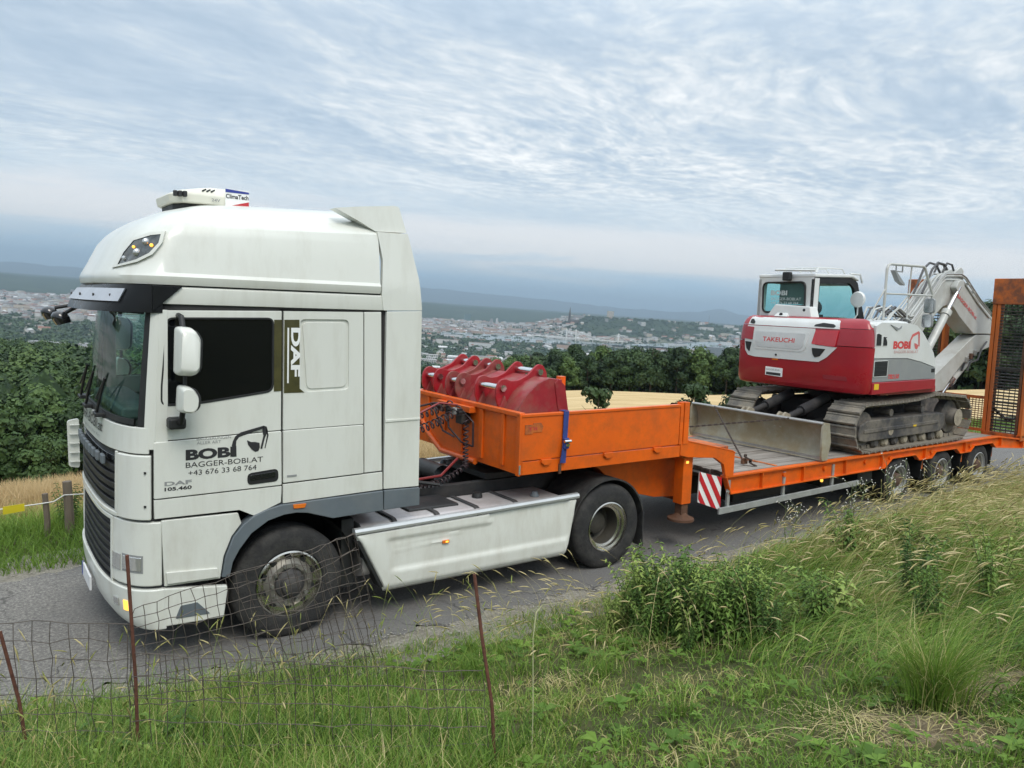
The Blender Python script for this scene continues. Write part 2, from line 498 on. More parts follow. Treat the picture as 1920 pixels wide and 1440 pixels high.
for zn, fs in zones.items():
    idx, inv = np.unique(np.array(fs).ravel(), return_inverse=True)
    vv = allv[idx].copy()
    me = bpy.data.meshes.new(zn)
    me.from_pydata(vv.tolist(), [], inv.reshape(-1, 4)[:, ::-1].tolist())
    me.materials.append({'ground': M_soil, 'wheat_field': M_wheat, 'forest_floor': M_forestfloor, 'valley_floor': M_valley, 'hills': M_hill, 'mountains': M_mount}[zn])
    me.shade_smooth()
    o = bpy.data.objects.new(zn, me); col.objects.link(o); o['kind'] = 'structure'

# ---- road: a worn single-lane asphalt lane with crumbling edges
def road_material():
    m = bpy.data.materials.new('worn_asphalt'); m.use_nodes = True
    t = m.node_tree; bs = t.nodes['Principled BSDF']
    co = N(t, 'ShaderNodeTexCoord').outputs['Object']
    fine = noise(t, co, 38, 6, .85)
    patch = noise(t, mapping(t, co, (.5, 1.2, 1)), .9, 5, .6)
    sepx = N(t, 'ShaderNodeSeparateXYZ'); t.links.new(co, sepx.inputs[0])
    # the coarser, older surfacing lies ahead of the lorry
    old = ramp(t, mathn(t, 'ADD', mathn(t, 'MULTIPLY', sepx.outputs[0], -.22), mathn(t, 'SUBTRACT', patch, .5)), [(.18, 0.0), (.42, 1.0)])
    base = mixc(t, old, ramp(t, fine, [(.3, (.095, .092, .09)), (.72, (.235, .228, .218))]), ramp(t, fine, [(.38, (.09, .086, .08)), (.5, (.20, .19, .175)), (.62, (.42, .40, .36))]))
    cc = mixc(t, ramp(t, patch, [(.40, .0), (.70, .5)]), base, (.155, .15, .143))
    wet = noise(t, mapping(t, co, (.12, 2.2, 1)), 1.0, 4, .6)
    cc = mixc(t, ramp(t, wet, [(.45, 0.0), (.8, .35)]), cc, (.17, .165, .155))
    vo = N(t, 'ShaderNodeTexVoronoi', feature='DISTANCE_TO_EDGE'); vo.inputs['Scale'].default_value = .9
    wn = N(t, 'ShaderNodeVectorMath', operation='MULTIPLY_ADD'); nn_ = N(t, 'ShaderNodeTexNoise'); nn_.inputs['Scale'].default_value = 2.5; nn_.inputs['Detail'].default_value = 4; t.links.new(co, nn_.inputs['Vector'])
    t.links.new(nn_.outputs['Color'], wn.inputs[0]); wn.inputs[1].default_value = (.7, .7, 0); t.links.new(co, wn.inputs[2]); t.links.new(wn.outputs[0], vo.inputs['Vector'])
    crack = ramp(t, vo.outputs['Distance'], [(.004, 1.0), (.012, 0.0)])
    cc = mixc(t, mathn(t, 'MULTIPLY', crack, ramp(t, patch, [(.42, 0.0), (.6, .7)])), cc, (.04, .038, .035))
    t.links.new(cc, bs.inputs['Base Color']); bs.inputs['Roughness'].default_value = .9
    bs.inputs['Specular IOR Level'].default_value = .3
    bn = N(t, 'ShaderNodeBump'); bn.inputs['Strength'].default_value = .8; bn.inputs['Distance'].default_value = .012
    t.links.new(fine, bn.inputs['Height']); t.links.new(bn.outputs[0], bs.inputs['Normal'])
    return m
M_road = road_material()
def strip(name, xs, ya, yb, z, mat, ny=8):
    vs = []; fs = []
    for i, x in enumerate(xs):
        for j in range(ny+1):
            y = ya[i]+(yb[i]-ya[i])*j/ny
            vs.append(tuple(WT(x, y, z if not callable(z) else z(x, y, j/ny))))
    for i in range(len(xs)-1):
        for j in range(ny):
            a_ = i*(ny+1)+j
            fs.append((a_, a_+ny+1, a_+ny+2, a_+1))
    me = bpy.data.meshes.new(name); me.from_pydata(vs, [], fs); me.materials.append(mat); me.shade_smooth()
    o = bpy.data.objects.new(name, me); col.objects.link(o); o['kind'] = 'structure'
    return o
xs = np.concatenate([np.arange(-24, -4, .5), np.arange(-4, 6, .06), np.arange(6, 55, .4)])
jag = np.array([.05*math.sin(x*7.3)+.045*math.sin(x*17.1+1)+.03*math.sin(x*41)+rng.normal(0, .012) for x in xs])
jag2 = np.array([.07*math.sin(x*5.1+2)+.04*math.sin(x*13.7)+.02*math.sin(x*37) for x in xs])
road = strip('road', xs, near_edge(xs)+.10+jag, far_edge(xs)-.05+jag2, lambda x, y, t: .004+.012*math.sin(PI*t), M_road)
M_shoulder = material('shoulder_gravel', (.34, .32, .27), .95, var=.5, scale=45, bump=1.0, bump_scale=80, dirt=(.16, .14, .10), dirt_amt=.6, dirt_scale=6)
sh1 = strip('road_shoulder', xs, near_edge(xs)-.75+0*xs, near_edge(xs)+.16+jag*.2, lambda x, y, t: (-.03 if t == 0 else -.004+.006*math.sin(x*9+y*13)*(t < .9))+float(bank(np.float64(x), np.float64(y))), M_shoulder, 8)
sh2 = strip('road_shoulder', xs, far_edge(xs)-.12+jag*.3, far_edge(xs)+.95, lambda x, y, t: -.004-.03*(t == 1), M_shoulder, 4)

# loose chippings along the broken edges and in front of the lorry
n_ = 9000; gx = rng.uniform(-9, 16, n_); side_ = rng.random(n_)
gy = np.where(side_ < .55, near_edge(gx)+rng.normal(-.02, .13, n_), np.where(side_ < .8, far_edge(gx)+rng.normal(0, .14, n_), rng.uniform(-.2, 2.9, n_)))
gx = np.where((side_ >= .8), rng.uniform(-9, -1.0, n_), gx); gs_ = rng.uniform(.004, .013, n_)*np.where(side_ >= .8, .75, 1)
oc = np.array([(1, 0, 0), (0, 1, 0), (-1, 0, 0), (0, -1, 0), (0, 0, .7), (0, 0, -.3)])
pz = np.maximum(bank(gx, gy), 0)+.010
V_ = (np.stack([gx, gy, pz], -1)[:, None]+oc[None]*gs_[:, None, None]*rng.uniform(.6, 1.3, (n_, 6, 1))).reshape(-1, 3) @ S.T
F_ = (np.array([(0, 1, 4), (1, 2, 4), (2, 3, 4), (3, 0, 4)])[None]+(np.arange(n_)*6)[:, None, None]).reshape(-1, 3).tolist()
me = bpy.data.meshes.new('gravel'); me.from_pydata(V_.tolist(), [], F_); me.materials.append(material('chippings', (.36, .34, .30), .9, var=.5, scale=14))
o = bpy.data.objects.new('gravel', me); col.objects.link(o); o['kind'] = 'stuff'; o['label'] = 'loose stone chippings along the broken road edges'; o['category'] = 'gravel'

# ---- haze: the air of the whole valley
hb = G().box(-46500, 46500, -46500, 46500, -260, 960)
hz_m = bpy.data.materials.new('valley_air'); hz_m.use_nodes = True
t = hz_m.node_tree; t.nodes.clear()
pv = N(t, 'ShaderNodeVolumePrincipled')
pv.inputs['Color'].default_value = (.66, .84, 1.0, 1); pv.inputs['Density'].default_value = 6e-5; pv.inputs['Anisotropy'].default_value = .5
ho = N(t, 'ShaderNodeOutputMaterial'); t.links.new(pv.outputs[0], ho.inputs['Volume'])
single('haze', hb, hz_m, (0, 0, 0), None, None, tilt=False, kind='stuff')

# ---- trees
def leaf_material(name, c1, c2, c3, scale=.35, crown=False, rnd=.42):
    m = bpy.data.materials.new(name); m.use_nodes = True
    t = m.node_tree; bs = t.nodes['Principled BSDF']
    co = N(t, 'ShaderNodeTexCoord').outputs['Object']
    oi = N(t, 'ShaderNodeObjectInfo').outputs['Random']
    f = noise(t, co, scale, 4, .65)
    f = mathn(t, 'ADD', f, mathn(t, 'MULTIPLY', mathn(t, 'SUBTRACT', oi, .5), rnd))
    if crown:
        at = N(t, 'ShaderNodeAttribute'); at.attribute_name = 'tone'; f = mathn(t, 'ADD', mathn(t, 'MULTIPLY', f, .55), mathn(t, 'MULTIPLY', at.outputs['Fac'], .55))
    cc = ramp(t, f, [(.30, c1), (.50, c2), (.70, c3)])
    t.links.new(cc, bs.inputs['Base Color'])
    bs.inputs['Roughness'].default_value = .6; bs.inputs['Specular IOR Level'].default_value = .25
    return m
M_leafA = leaf_material('broad_leaves', (.022, .045, .014), (.045, .085, .024), (.085, .14, .04))
M_leafB = leaf_material('dark_leaves', (.014, .030, .012), (.028, .055, .020), (.05, .085, .03))
M_bark = material('bark', (.09, .07, .05), .9, var=.4, scale=6, bump=.5)
def quads(centers, normals, sizes, rg):
    n = len(centers)
    a_ = rg.normal(size=(n, 3)); u = np.cross(normals, a_); u /= np.linalg.norm(u, axis=1)[:, None]+1e-9
    v = np.cross(normals, u)
    u = u*sizes[:, None]; v = v*(sizes*rg.uniform(.55, 1.0, n))[:, None]
    # a bent diamond: two triangles
    vs = np.stack([centers-u, centers-v*.8, centers+u, centers+v*.8+normals*sizes[:, None]*.3], 1).reshape(-1, 3)
    fs = np.arange(n*4).reshape(n, 4)
    return vs, fs
def crown_mesh(name, h, w, nlobe, nleaf, size, mat, seed, conifer=False, bottom=.22, core=True):
    rg = np.random.default_rng(seed)
    vs_all = []; fs_all = []; off = 0
    lobes = []
    for k in range(nlobe):
        if conifer:
            z = h*(bottom+(1-bottom)*(k+.5)/nlobe*1.0); rad = w*.5*(1-(z/h))**.8+.03*w
            a_ = k*2.4; c = np.array([math.cos(a_)*rad*.5, math.sin(a_)*rad*.5, z]); lr = rad*.62+.22
        else:
            t_ = rg.uniform(0, 1); a_ = rg.uniform(0, 2*PI); z = h*(bottom+(.95-bottom)*t_)
            prof = math.sin(PI*min(1, (t_*.86+.16)))**.6
            rad = w*.5*prof*rg.uniform(.35, .85)
            lr = w*rg.uniform(.15, .26); c = np.array([math.cos(a_)*rad, math.sin(a_)*rad, min(z, h-lr*.8)])
        lobes.append((c, lr))
    per = nleaf//nlobe
    for c, lr in lobes:
        d = rg.normal(size=(per, 3)); d[:, 2] = d[:, 2]*.8+.25; d /= np.linalg.norm(d, axis=1)[:, None]
        p = c+d*lr*rg.uniform(.78, 1.12, per)[:, None]*np.array([1, 1, .8])
        nn = d+rg.normal(size=(per, 3))*.32; nn[:, 2] += .25; nn /= np.linalg.norm(nn, axis=1)[:, None]
        v_, f_ = quads(p, nn, size*rg.uniform(.6, 1.3, per), rg)
        vs_all.append(v_); fs_all += (f_+off).tolist(); off += len(v_)
        if core:
            ico = np.array([(0, 0, 1), (.89, 0, .45), (.28, .85, .45), (-.72, .53, .45), (-.72, -.53, .45), (.28, -.85, .45), (.72, .53, -.45), (-.28, .85, -.45), (-.89, 0, -.45), (-.28, -.85, -.45), (.72, -.53, -.45), (0, 0, -1)])
            fc = [(0, 1, 2), (0, 2, 3), (0, 3, 4), (0, 4, 5), (0, 5, 1), (1, 6, 2), (2, 7, 3), (3, 8, 4), (4, 9, 5), (5, 10, 1), (6, 7, 2), (7, 8, 3), (8, 9, 4), (9, 10, 5), (10, 6, 1), (11, 7, 6), (11, 8, 7), (11, 9, 8), (11, 10, 9), (11, 6, 10)]
            vs_all.append(c+ico*lr*.74*np.array([1, 1, .8])); fs_all += [tuple(i+off for i in f) for f in fc]; off += 12
    me = bpy.data.meshes.new(name); me.from_pydata(np.concatenate(vs_all).tolist(), [], fs_all); me.materials.append(mat)
    me.shade_smooth() if False else None
    return me
def trunk_mesh(h, r):
    g = G(); g.tube([(0, 0, -.6), (.05*r, 0, h*.3), (.1, .05, h*.62), (0, .1, h*.85)], [r*1.25, r, r*.6, r*.2], 7)
    for k in range(5):
        a_ = k*2.4; z = h*(.3+.09*k); l = h*.26
        g.tube([(0, 0, z), (math.cos(a_)*l*.6, math.sin(a_)*l*.6, z+l*.5), (math.cos(a_)*l, math.sin(a_)*l, z+l*.9)], [r*.4, r*.25, r*.08], 5)
    me = g.mesh('trunk', M_bark); return me
PROTO = []
for k, (h, w, nl, nf, sz, mt_, con, label) in enumerate([
    (12, 9.5, 17, 2400, .42, M_leafA, False, 'round mid green broadleaf tree at the edge of the forest beyond the wheat'),
    (13, 8.5, 16, 2400, .42, M_leafB, False, 'dark green dense broadleaf tree at the edge of the forest beyond the wheat'),
    (14, 9.0, 18, 2400, .42, M_leafA, False, 'tall mid green broadleaf tree with lumpy crown in the forest beyond the wheat'),
    (15, 6.2, 34, 2400, .36, M_leafB, True, 'pointed dark conifer standing in the forest beyond the wheat'),
    (11, 10.5, 16, 2400, .42, M_leafA, False, 'broad low green tree in the forest beyond the wheat'),
    (14, 9.0, 18, 2200, .42, M_leafB, False, 'tall blackish green tree in the forest beyond the wheat')]):
    PROTO.append((crown_mesh('crown', h, w, nl, nf, sz, mt_, 20+k, con), trunk_mesh(h, .22 if not con else .18), h, label))
def plant(kind, x, y, z, s, rz, name='forest_tree', label=None, cat='tree', group='trees of the forest beyond the wheat field'):
    cm, tm, h, lb = PROTO[kind]
    r_ = bpy.data.objects.new(name, None); col.objects.link(r_)
    r_.location = (x, y, z); r_.rotation_euler = (0, 0, rz); r_.scale = (s, s, s*random.uniform(.92, 1.1))
    r_['label'] = label or lb; r_['category'] = cat; r_['group'] = group
    for nm, me in (('crown', cm), ('trunk', tm)):
        c = bpy.data.objects.new(nm, me); col.objects.link(c); c.parent = r_
    return r_
def pol(azd, r):
    a_ = math.radians(azd); return CAM_W[0]+r*math.sin(a_), CAM_W[1]+r*math.cos(a_)
HT = lambda a_: float(np.interp(a_, [-10, 4, 15, 28, 32, 36, 41, 46, 52, 58, 62, 66, 75], [.95, .95, .9, .74, .78, .95, 1.18, 1.14, 1.12, 1.1, 1.45, 1.65, 1.6]))
count = 0
row = 0
while count < 296:
    a_ = -2.2+random.uniform(0, 1)
    while a_ < 74 and count < 296:
        df = float(np.interp(a_, AZ, DF))
        r_ = df+4+row*6.2+random.uniform(-2, 2)
        if not (11.5 < a_ < 24.5):         # the lorry's cab hides that stretch
            x, y = pol(a_, r_)
            s = HT(a_)*random.uniform(.78, 1.12)*(.8 if row == 0 and random.random() < .4 else 1)
            kd = random.choice([0, 0, 1, 2, 3, 4, 5, 1, 5, 2, 4, 1])
            if kd == 3: s *= .80
            if a_ < 11: kd = random.choice([0, 0, 4, 2, 1, 4])
            if random.random() < .10: s *= 1.12
            where = 'left of the cab' if a_ < 11 else 'above the red buckets' if a_ < 35 else 'between buckets and excavator' if a_ < 49 else 'behind the excavator' if a_ < 58 else 'right of the boom'
            depth = 'front row' if row == 0 else 'second row' if row == 1 else 'inner rows'
            lb_ = ['round mid green broadleaf tree', 'dark dense broadleaf tree', 'tall green tree with lumpy crown', 'pointed dark conifer', 'broad low green tree', 'tall blackish green tree'][kd]
            plant(kd, x, y, float(H(x, y))-.3, s, random.uniform(0, 6.28), label=f'{lb_} in the forest {depth} {where}'); count += 1
        a_ += math.degrees(random.uniform(5.0, 7.4)*(HT(a_)**.7)/df)
    row += 1
print('forest rows', row)
def mass(name, pts, radii, heights, n_leaf, mat, seed, label, kind='stuff', size=.3, cat='forest', corecut=.8, jit=.5):
    """many crowns that read as one wooded mass"""
    rg = np.random.default_rng(seed); n = len(pts)
    ico = np.array([(0, 0, 1), (.89, 0, .45), (.28, .85, .45), (-.72, .53, .45), (-.72, -.53, .45), (.28, -.85, .45), (.72, .53, -.45), (-.28, .85, -.45), (-.89, 0, -.45), (-.28, -.85, -.45), (.72, -.53, -.45)])
    fc = np.array([(0, 1, 2), (0, 2, 3), (0, 3, 4), (0, 4, 5), (0, 5, 1), (1, 6, 2), (2, 7, 3), (3, 8, 4), (4, 9, 5), (5, 10, 1), (6, 7, 2), (7, 8, 3), (8, 9, 4), (9, 10, 5), (10, 6, 1)])
    c = pts[:, None, :]+ico[None]*np.stack([radii, radii, heights], -1)[:, None, :]*corecut*rg.uniform(.8, 1.15, (n, 11, 1))
    vs = [c.reshape(-1, 3)]; fs = (fc[None]+(np.arange(n)*11)[:, None, None]).reshape(-1, 3).tolist(); off = n*11
    if n_leaf:
        d = rg.normal(size=(n, n_leaf, 3)); d[..., 2] = np.abs(d[..., 2])*1.0+.05; d /= np.linalg.norm(d, axis=2)[..., None]
        p = pts[:, None, :]+d*np.stack([radii, radii, heights], -1)[:, None, :]*rg.uniform(.8, 1.05, (n, n_leaf, 1))
        nn = d+rg.normal(size=d.shape)*jit; nn /= np.linalg.norm(nn, axis=2)[..., None]
        v_, f_ = quads(p.reshape(-1, 3), nn.reshape(-1, 3), (np.repeat(radii, n_leaf)*size*rg.uniform(.6, 1.3, n*n_leaf)), rg)
        vs.append(v_); fs += (f_+off).tolist()
    me = bpy.data.meshes.new(name); me.from_pydata(np.concatenate(vs).tolist(), [], fs); me.materials.append(mat)
    tn = rg.uniform(.05, .95, n); tv = np.repeat(tn*.6+.1, 11)  # crown cores mostly toned darker: shade between crowns put into the colour
    if n_leaf: tv = np.concatenate([tv, np.clip(np.repeat(tn, n_leaf*4), 0, 1)])
    at = me.attributes.new('tone', 'FLOAT', 'POINT'); at.data.foreach_set('value', tv)
    o = bpy.data.objects.new(name, me); col.objects.link(o); o['kind'] = kind
    if label: o['label'] = label
    if cat: o['category'] = cat
    return o
M_far = leaf_material('far_forest_leaves', (.016, .036, .012), (.034, .068, .019), (.078, .125, .034), .25, True, 0)
P_ = []
for k in range(1900):
    a_ = random.uniform(-4, 26); r_ = math.sqrt(random.uniform(165**2, 800**2)); P_.append((a_, r_))
for k in range(1300):
    a_ = random.uniform(24, 74); r_ = math.sqrt(random.uniform(290**2, 620**2)); P_.append((a_, r_))
for k in range(700):
    a_ = random.uniform(-75, -4); r_ = math.sqrt(random.uniform(112**2, 330**2)); P_.append((a_, r_))  # unseen crowns added left of view to give green windscreen reflections
P_ = np.array([p for p in P_ if p[0] < -4 or p[1] > np.interp(p[0], AZ, DF)+row*6.2+2])
x_ = CAM_W[0]+P_[:, 1]*np.sin(np.radians(P_[:, 0])); y_ = CAM_W[1]+P_[:, 1]*np.cos(np.radians(P_[:, 0]))
rad = rng.uniform(3.6, 6.4, len(P_)); hh = rad*rng.uniform(.9, 1.4, len(P_))
zt = H(x_, y_)+np.where(P_[:, 0] < 27, 8, 3)+rng.uniform(-1.5, 1.5, len(P_))
nz_ = (P_[:, 0] < 27) & (P_[:, 1] < 480); rad = np.where(nz_, rng.uniform(3.8, 8.0, len(P_)), rad); hh = np.where(nz_, rad*rng.uniform(1.0, 1.7, len(P_)), hh); zt = zt+np.where(nz_, rng.uniform(-4, 2.0, len(P_)), 0)
ctr = np.stack([x_, y_, zt-hh*.3], -1); nearm = (P_[:, 1] < 330) & (P_[:, 0] > -4) & (P_[:, 0] < 24)
mass('forest', ctr[nearm], rad[nearm], hh[nearm], 260, M_far, 3, 'dark green forest canopy falling away down the slope behind the lorry', size=.10, jit=.24)
mass('forest', ctr[~nearm], rad[~nearm], hh[~nearm], 60, M_far, 4, 'distant part of the dark forest canopy, lower on the slope, plus unseen crowns added at left', size=.15)

# ---- valley: woods and town
M_valtree = leaf_material('valley_leaves', (.020, .040, .022), (.035, .065, .03), (.055, .09, .035), .004, True, 0)
def town_density(a_, r):
    return 1.0
vp = []
while len(vp) < 14000:
    a_ = random.uniform(-3, 74); r_ = random.uniform(1750, 9000)
    left = a_ < 14
    px_az = a_
    if left: p = 1.0 if r_ < 4000 else (.35 if r_ < 5200 else .10)
    else: p = 1.0 if (2000 < r_ < 2500 or 3100 < r_ < 4600) else (.45 if r_ < 3100 else (.30 if r_ < 6500 else .26))
    if a_ > 36 and r_ > 5600: p = .7
    cl_ = .5+.5*math.sin(r_*.004+a_*1.3)*math.cos(a_*2.1+r_*.0017)
    if random.random() < p*(.3+.9*cl_): vp.append((a_, r_))
vp = np.array(vp)
x_ = CAM_W[0]+vp[:, 1]*np.sin(np.radians(vp[:, 0])); y_ = CAM_W[1]+vp[:, 1]*np.cos(np.radians(vp[:, 0]))
rad = rng.uniform(9, 24, len(vp)); hh = rng.uniform(7, 14, len(vp))
mass('valley_woods', np.stack([x_, y_, H(x_, y_)+3], -1), rad, hh, 7, M_valtree, 5, 'belts of dark trees along the river in the valley town', cat='woods', size=.35)

M_wallc = [material('house_'+n_, c_, .8, var=.1, scale=.02) for n_, c_ in (('white', (.50, .495, .48)), ('cream', (.48, .43, .36)), ('grey', (.28, .28, .28)), ('rose', (.40, .30, .25)), ('pale', (.54, .545, .55)))]
M_roofc = [material('roof_'+n_, c_, .8, var=.15, scale=.05) for n_, c_ in (('red', (.26, .12, .09)), ('brown', (.17, .12, .10)), ('grey', (.26, .26, .27)), ('light', (.6, .6, .6)))]
M_win = material('far_window', (.06, .08, .10), .2)
def house_geo(w, d, h, roof, g=None, c=(0, 0, 0), rz=0.0, mi=(0, 1)):
    g = g or G()
    ca, sa = math.cos(rz), math.sin(rz)
    def T(p): return (c[0]+p[0]*ca-p[1]*sa, c[1]+p[0]*sa+p[1]*ca, c[2]+p[2])
    x, y = w/2, d/2
    g.mi = mi[0]
    g.add([T(p) for p in ((-x, -y, -4), (x, -y, -4), (x, y, -4), (-x, y, -4), (-x, -y, h), (x, -y, h), (x, y, h), (-x, y, h))], [(0, 1, 5, 4), (1, 2, 6, 5), (2, 3, 7, 6), (3, 0, 4, 7), (4, 5, 6, 7)])
    g.mi = mi[1]
    if roof == 'gable':
        rh = min(w, d)*.32; o_ = .6
        g.add([T(p) for p in ((-x-o_, -y-o_, h+.1), (x+o_, -y-o_, h+.1), (x+o_, y+o_, h+.1), (-x-o_, y+o_, h+.1), (-x-o_, 0, h+rh), (x+o_, 0, h+rh))], [(0, 1, 5, 4), (2, 3, 4, 5), (0, 4, 3), (1, 2, 5)])
    else:
        g.add([T(p) for p in ((-x-.4, -y-.4, h+.1), (x+.4, -y-.4, h+.1), (x+.4, y+.4, h+.1), (-x-.4, y+.4, h+.1), (-x-.4, -y-.4, h+1), (x+.4, -y-.4, h+1), (x+.4, y+.4, h+1), (-x-.4, y+.4, h+1))], [(0, 1, 5, 4), (1, 2, 6, 5), (2, 3, 7, 6), (3, 0, 4, 7), (4, 5, 6, 7)])
    return g
def building(name, azd, r, w, d, h, wall, roofm, roof='flat', rz=None, label='', windows=0, cat='building', group=None):
    x, y = pol(azd, r); z = float(H(x, y))
    rz = rz if rz is not None else random.uniform(0, PI)
    th = Thing(name, (x, y, z), label, cat, group, tilt=False)
    g = house_geo(w, d, h, roof); 
    gw = G(); gw.v = g.v; gw.f = [f for f, m in zip(g.f, g.m) if m == 0]; gw.m = [0]*len(gw.f)
    gr = G(); gr.v = g.v; gr.f = [f for f, m in zip(g.f, g.m) if m == 1]; gr.m = [0]*len(gr.f)
    save = th.base; th.base = Vector((0, 0, 0))
    th.part('wall', gw, wall); th.part('roof', gr, roofm)
    if windows:
        wg = G()
        for s_ in (-1, 1):
            for fl in range(windows):
                z0 = 2.2+fl*(h-2)/windows
                for k in range(max(2, int(w/7))):
                    xx = -w/2+(k+.5)*w/max(2, int(w/7))
                    wg.box(xx-1.7, xx+1.7, s_*d/2-.15, s_*d/2+.15, z0, z0+1.6)
        th.part('windows', wg, M_win, kind='stuff')
    th.base = save
    th.root.rotation_euler = (0, 0, rz)
    return th
nb = 0
WALL_N = ['white', 'cream', 'grey', 'rosy', 'pale']; ROOF_N = ['red', 'brown', 'grey', 'light']
# apartment rows seen between the cab and the buckets, and white halls at the far left
for k in range(17):
    a_ = 27.2+(k % 6)*1.05+random.uniform(-.2, .2); r_ = 2550+(k//6)*170+random.uniform(-30, 30)
    building('apartment_block', a_, r_, random.uniform(38, 62), 14, random.uniform(13, 20), M_wallc[[0, 4, 0, 1][k % 4]], M_roofc[[0, 2, 3][k % 3]], rz=math.radians(-35+random.choice([0, 0, 90])), windows=5,
             label='white apartment block with window rows among the trees below the red buckets', group='white apartment blocks in the valley')
for k in range(12):
    a_ = 1.2+(k % 6)*1.55+random.uniform(-.3, .3); r_ = 2240+(k//6)*260+random.uniform(-50, 50)
    building('factory_hall', a_, r_, random.uniform(50, 110), random.uniform(28, 45), random.uniform(7, 11), M_wallc[[0, 4, 2][k % 3]], M_roofc[3 if k % 2 else 2], rz=random.uniform(-.3, .3), windows=1,
             label='long pale flat-roofed hall above the forest at the left of the lorry', group='pale halls at the forest edge of the valley')
# landmarks
building('tower_block', 31.9, 8600, 70, 45, 92, material('tower_green', (.10, .17, .16), .5), M_roofc[2], rz=-.5, label='dark green broad tower block on the town skyline', windows=14)
building('tower_block', 33.65, 7800, 20, 20, 74, M_wallc[2], M_roofc[2], rz=-.5, label='slim grey high-rise, left of a close pair on the town skyline', windows=10)
building('tower_block', 34.05, 7700, 20, 20, 78, M_wallc[4], M_roofc[3], rz=-.5, label='slim white high-rise, right of a close pair on the town skyline', windows=10)
building('tower_block', 49.95, 4300, 100, 30, 66, material('tower_slate', (.20, .22, .23), .6), M_roofc[2], rz=-.85, label='wide grey slab tower beside the wooded hill on the right', windows=12)
building('tower_block', 51.35, 4300, 26, 24, 55, M_wallc[0], M_roofc[3], rz=-.85, label='slim white tower close to the excavator counterweight', windows=9)
building('tower_block', 5.75, 7400, 26, 40, 92, M_wallc[2], M_roofc[2], rz=0, label='tall grey tower block in the town left of the cab', windows=14)
building('tower_block', 3.05, 6900, 34, 26, 42, M_wallc[4], M_roofc[3], rz=0, label='white tower in the town at the left end of the skyline', windows=8)
building('tower_block', 42.3, 7000, 60, 26, 66, M_wallc[1], M_roofc[2], rz=-.7, label='cream block standing on the wooded ridge above the bridge', windows=9)
# cathedral with spire
x, y = pol(39.7, 6300); ct = Thing('cathedral', (x, y, float(H(x, y))), 'dark stone cathedral with one tall pointed spire above the town roofs', 'church', tilt=False)
b0 = ct.base; ct.base = Vector((0, 0, 0))
ct.part('nave', house_geo(90, 28, 24, 'gable', mi=(0, 0)), material('old_stone', (.10, .09, .08), .9))
ct.part('tower', G().box(-56, -42, -7, 7, -4, 62), material('old_stone', (.10, .09, .08), .9))
ct.part('spire', G().lathe([(10, 0), (.3, 66)], (-49, 0, 62), 'z', 8), material('old_stone', (.10, .09, .08), .9))
# bridge over the river
ax_, ay_ = pol(36.3, 5200); bx_, by_ = pol(46.0, 5250)
L_ = math.hypot(bx_-ax_, by_-ay_); br = Thing('cable_bridge', ((ax_+bx_)/2, (ay_+by_)/2, -200), 'long pale cable-stayed bridge with two white pylons crossing the river', 'bridge', tilt=False)
br.base = Vector((0, 0, 0)); br.root.rotation_euler = (0, 0, math.atan2(by_-ay_, bx_-ax_))
M_conc = material('pale_concrete', (.72, .72, .70), .8)
br.part('deck', G().box(-L_/2, L_/2, -12, 12, 16, 20), M_conc)
for px0, hh_ in ((-L_*.20, 78), (-L_*.13, 78), (L_*.19, 70)):
    for s_ in (-1, 1): br.part('pylon', G().box(px0-3.5, px0+3.5, s_*12-2.5, s_*12+2.5, -20, hh_), M_conc)
    for d_ in (60, 110, 160):
        for q in (-1, 1):
            br.part('cable', G().tube([(px0, -12, hh_-5), (px0+q*d_, -12, 20)], .9, 4), M_conc)
for k in range(9): br.part('pier', G().box(-L_/2+L_*(k+.5)/9-3, -L_/2+L_*(k+.5)/9+3, -8, 8, -20, 16), M_conc)
x, y = pol(41, 5050)
rv = G(); n_ = 24; q_ = []
for k in range(n_+1):
    a_ = 30+k*22/n_; c_ = pol(a_, 4700-160*math.sin(k*.3)); d_ = pol(a_, 5150+120*math.sin(k*.3)); q_ += [(c_[0], c_[1], float(H(*c_))+9), (d_[0], d_[1], float(H(*d_))+9)]
rv.add(q_, [(2*k, 2*k+2, 2*k+3, 2*k+1) for k in range(n_)])
M_river = material('river_water', (.10, .14, .14), .15, spec=.6)
single('river', rv, M_river, (0, 0, 0), None, None, tilt=False, kind='structure')
# mast on the right of the hill
x, y = pol(49.3, 9000); zz = float(H(x, y)); single('radio_mast', G().tube([(x, y, zz), (x, y, zz+260)], [3.5, 1.6], 6), material('mast_grey', (.3, .32, .34), .6), (x, y, zz), 'thin grey radio mast on the horizon beyond the ridge', 'mast', tilt=False)
nb = 38
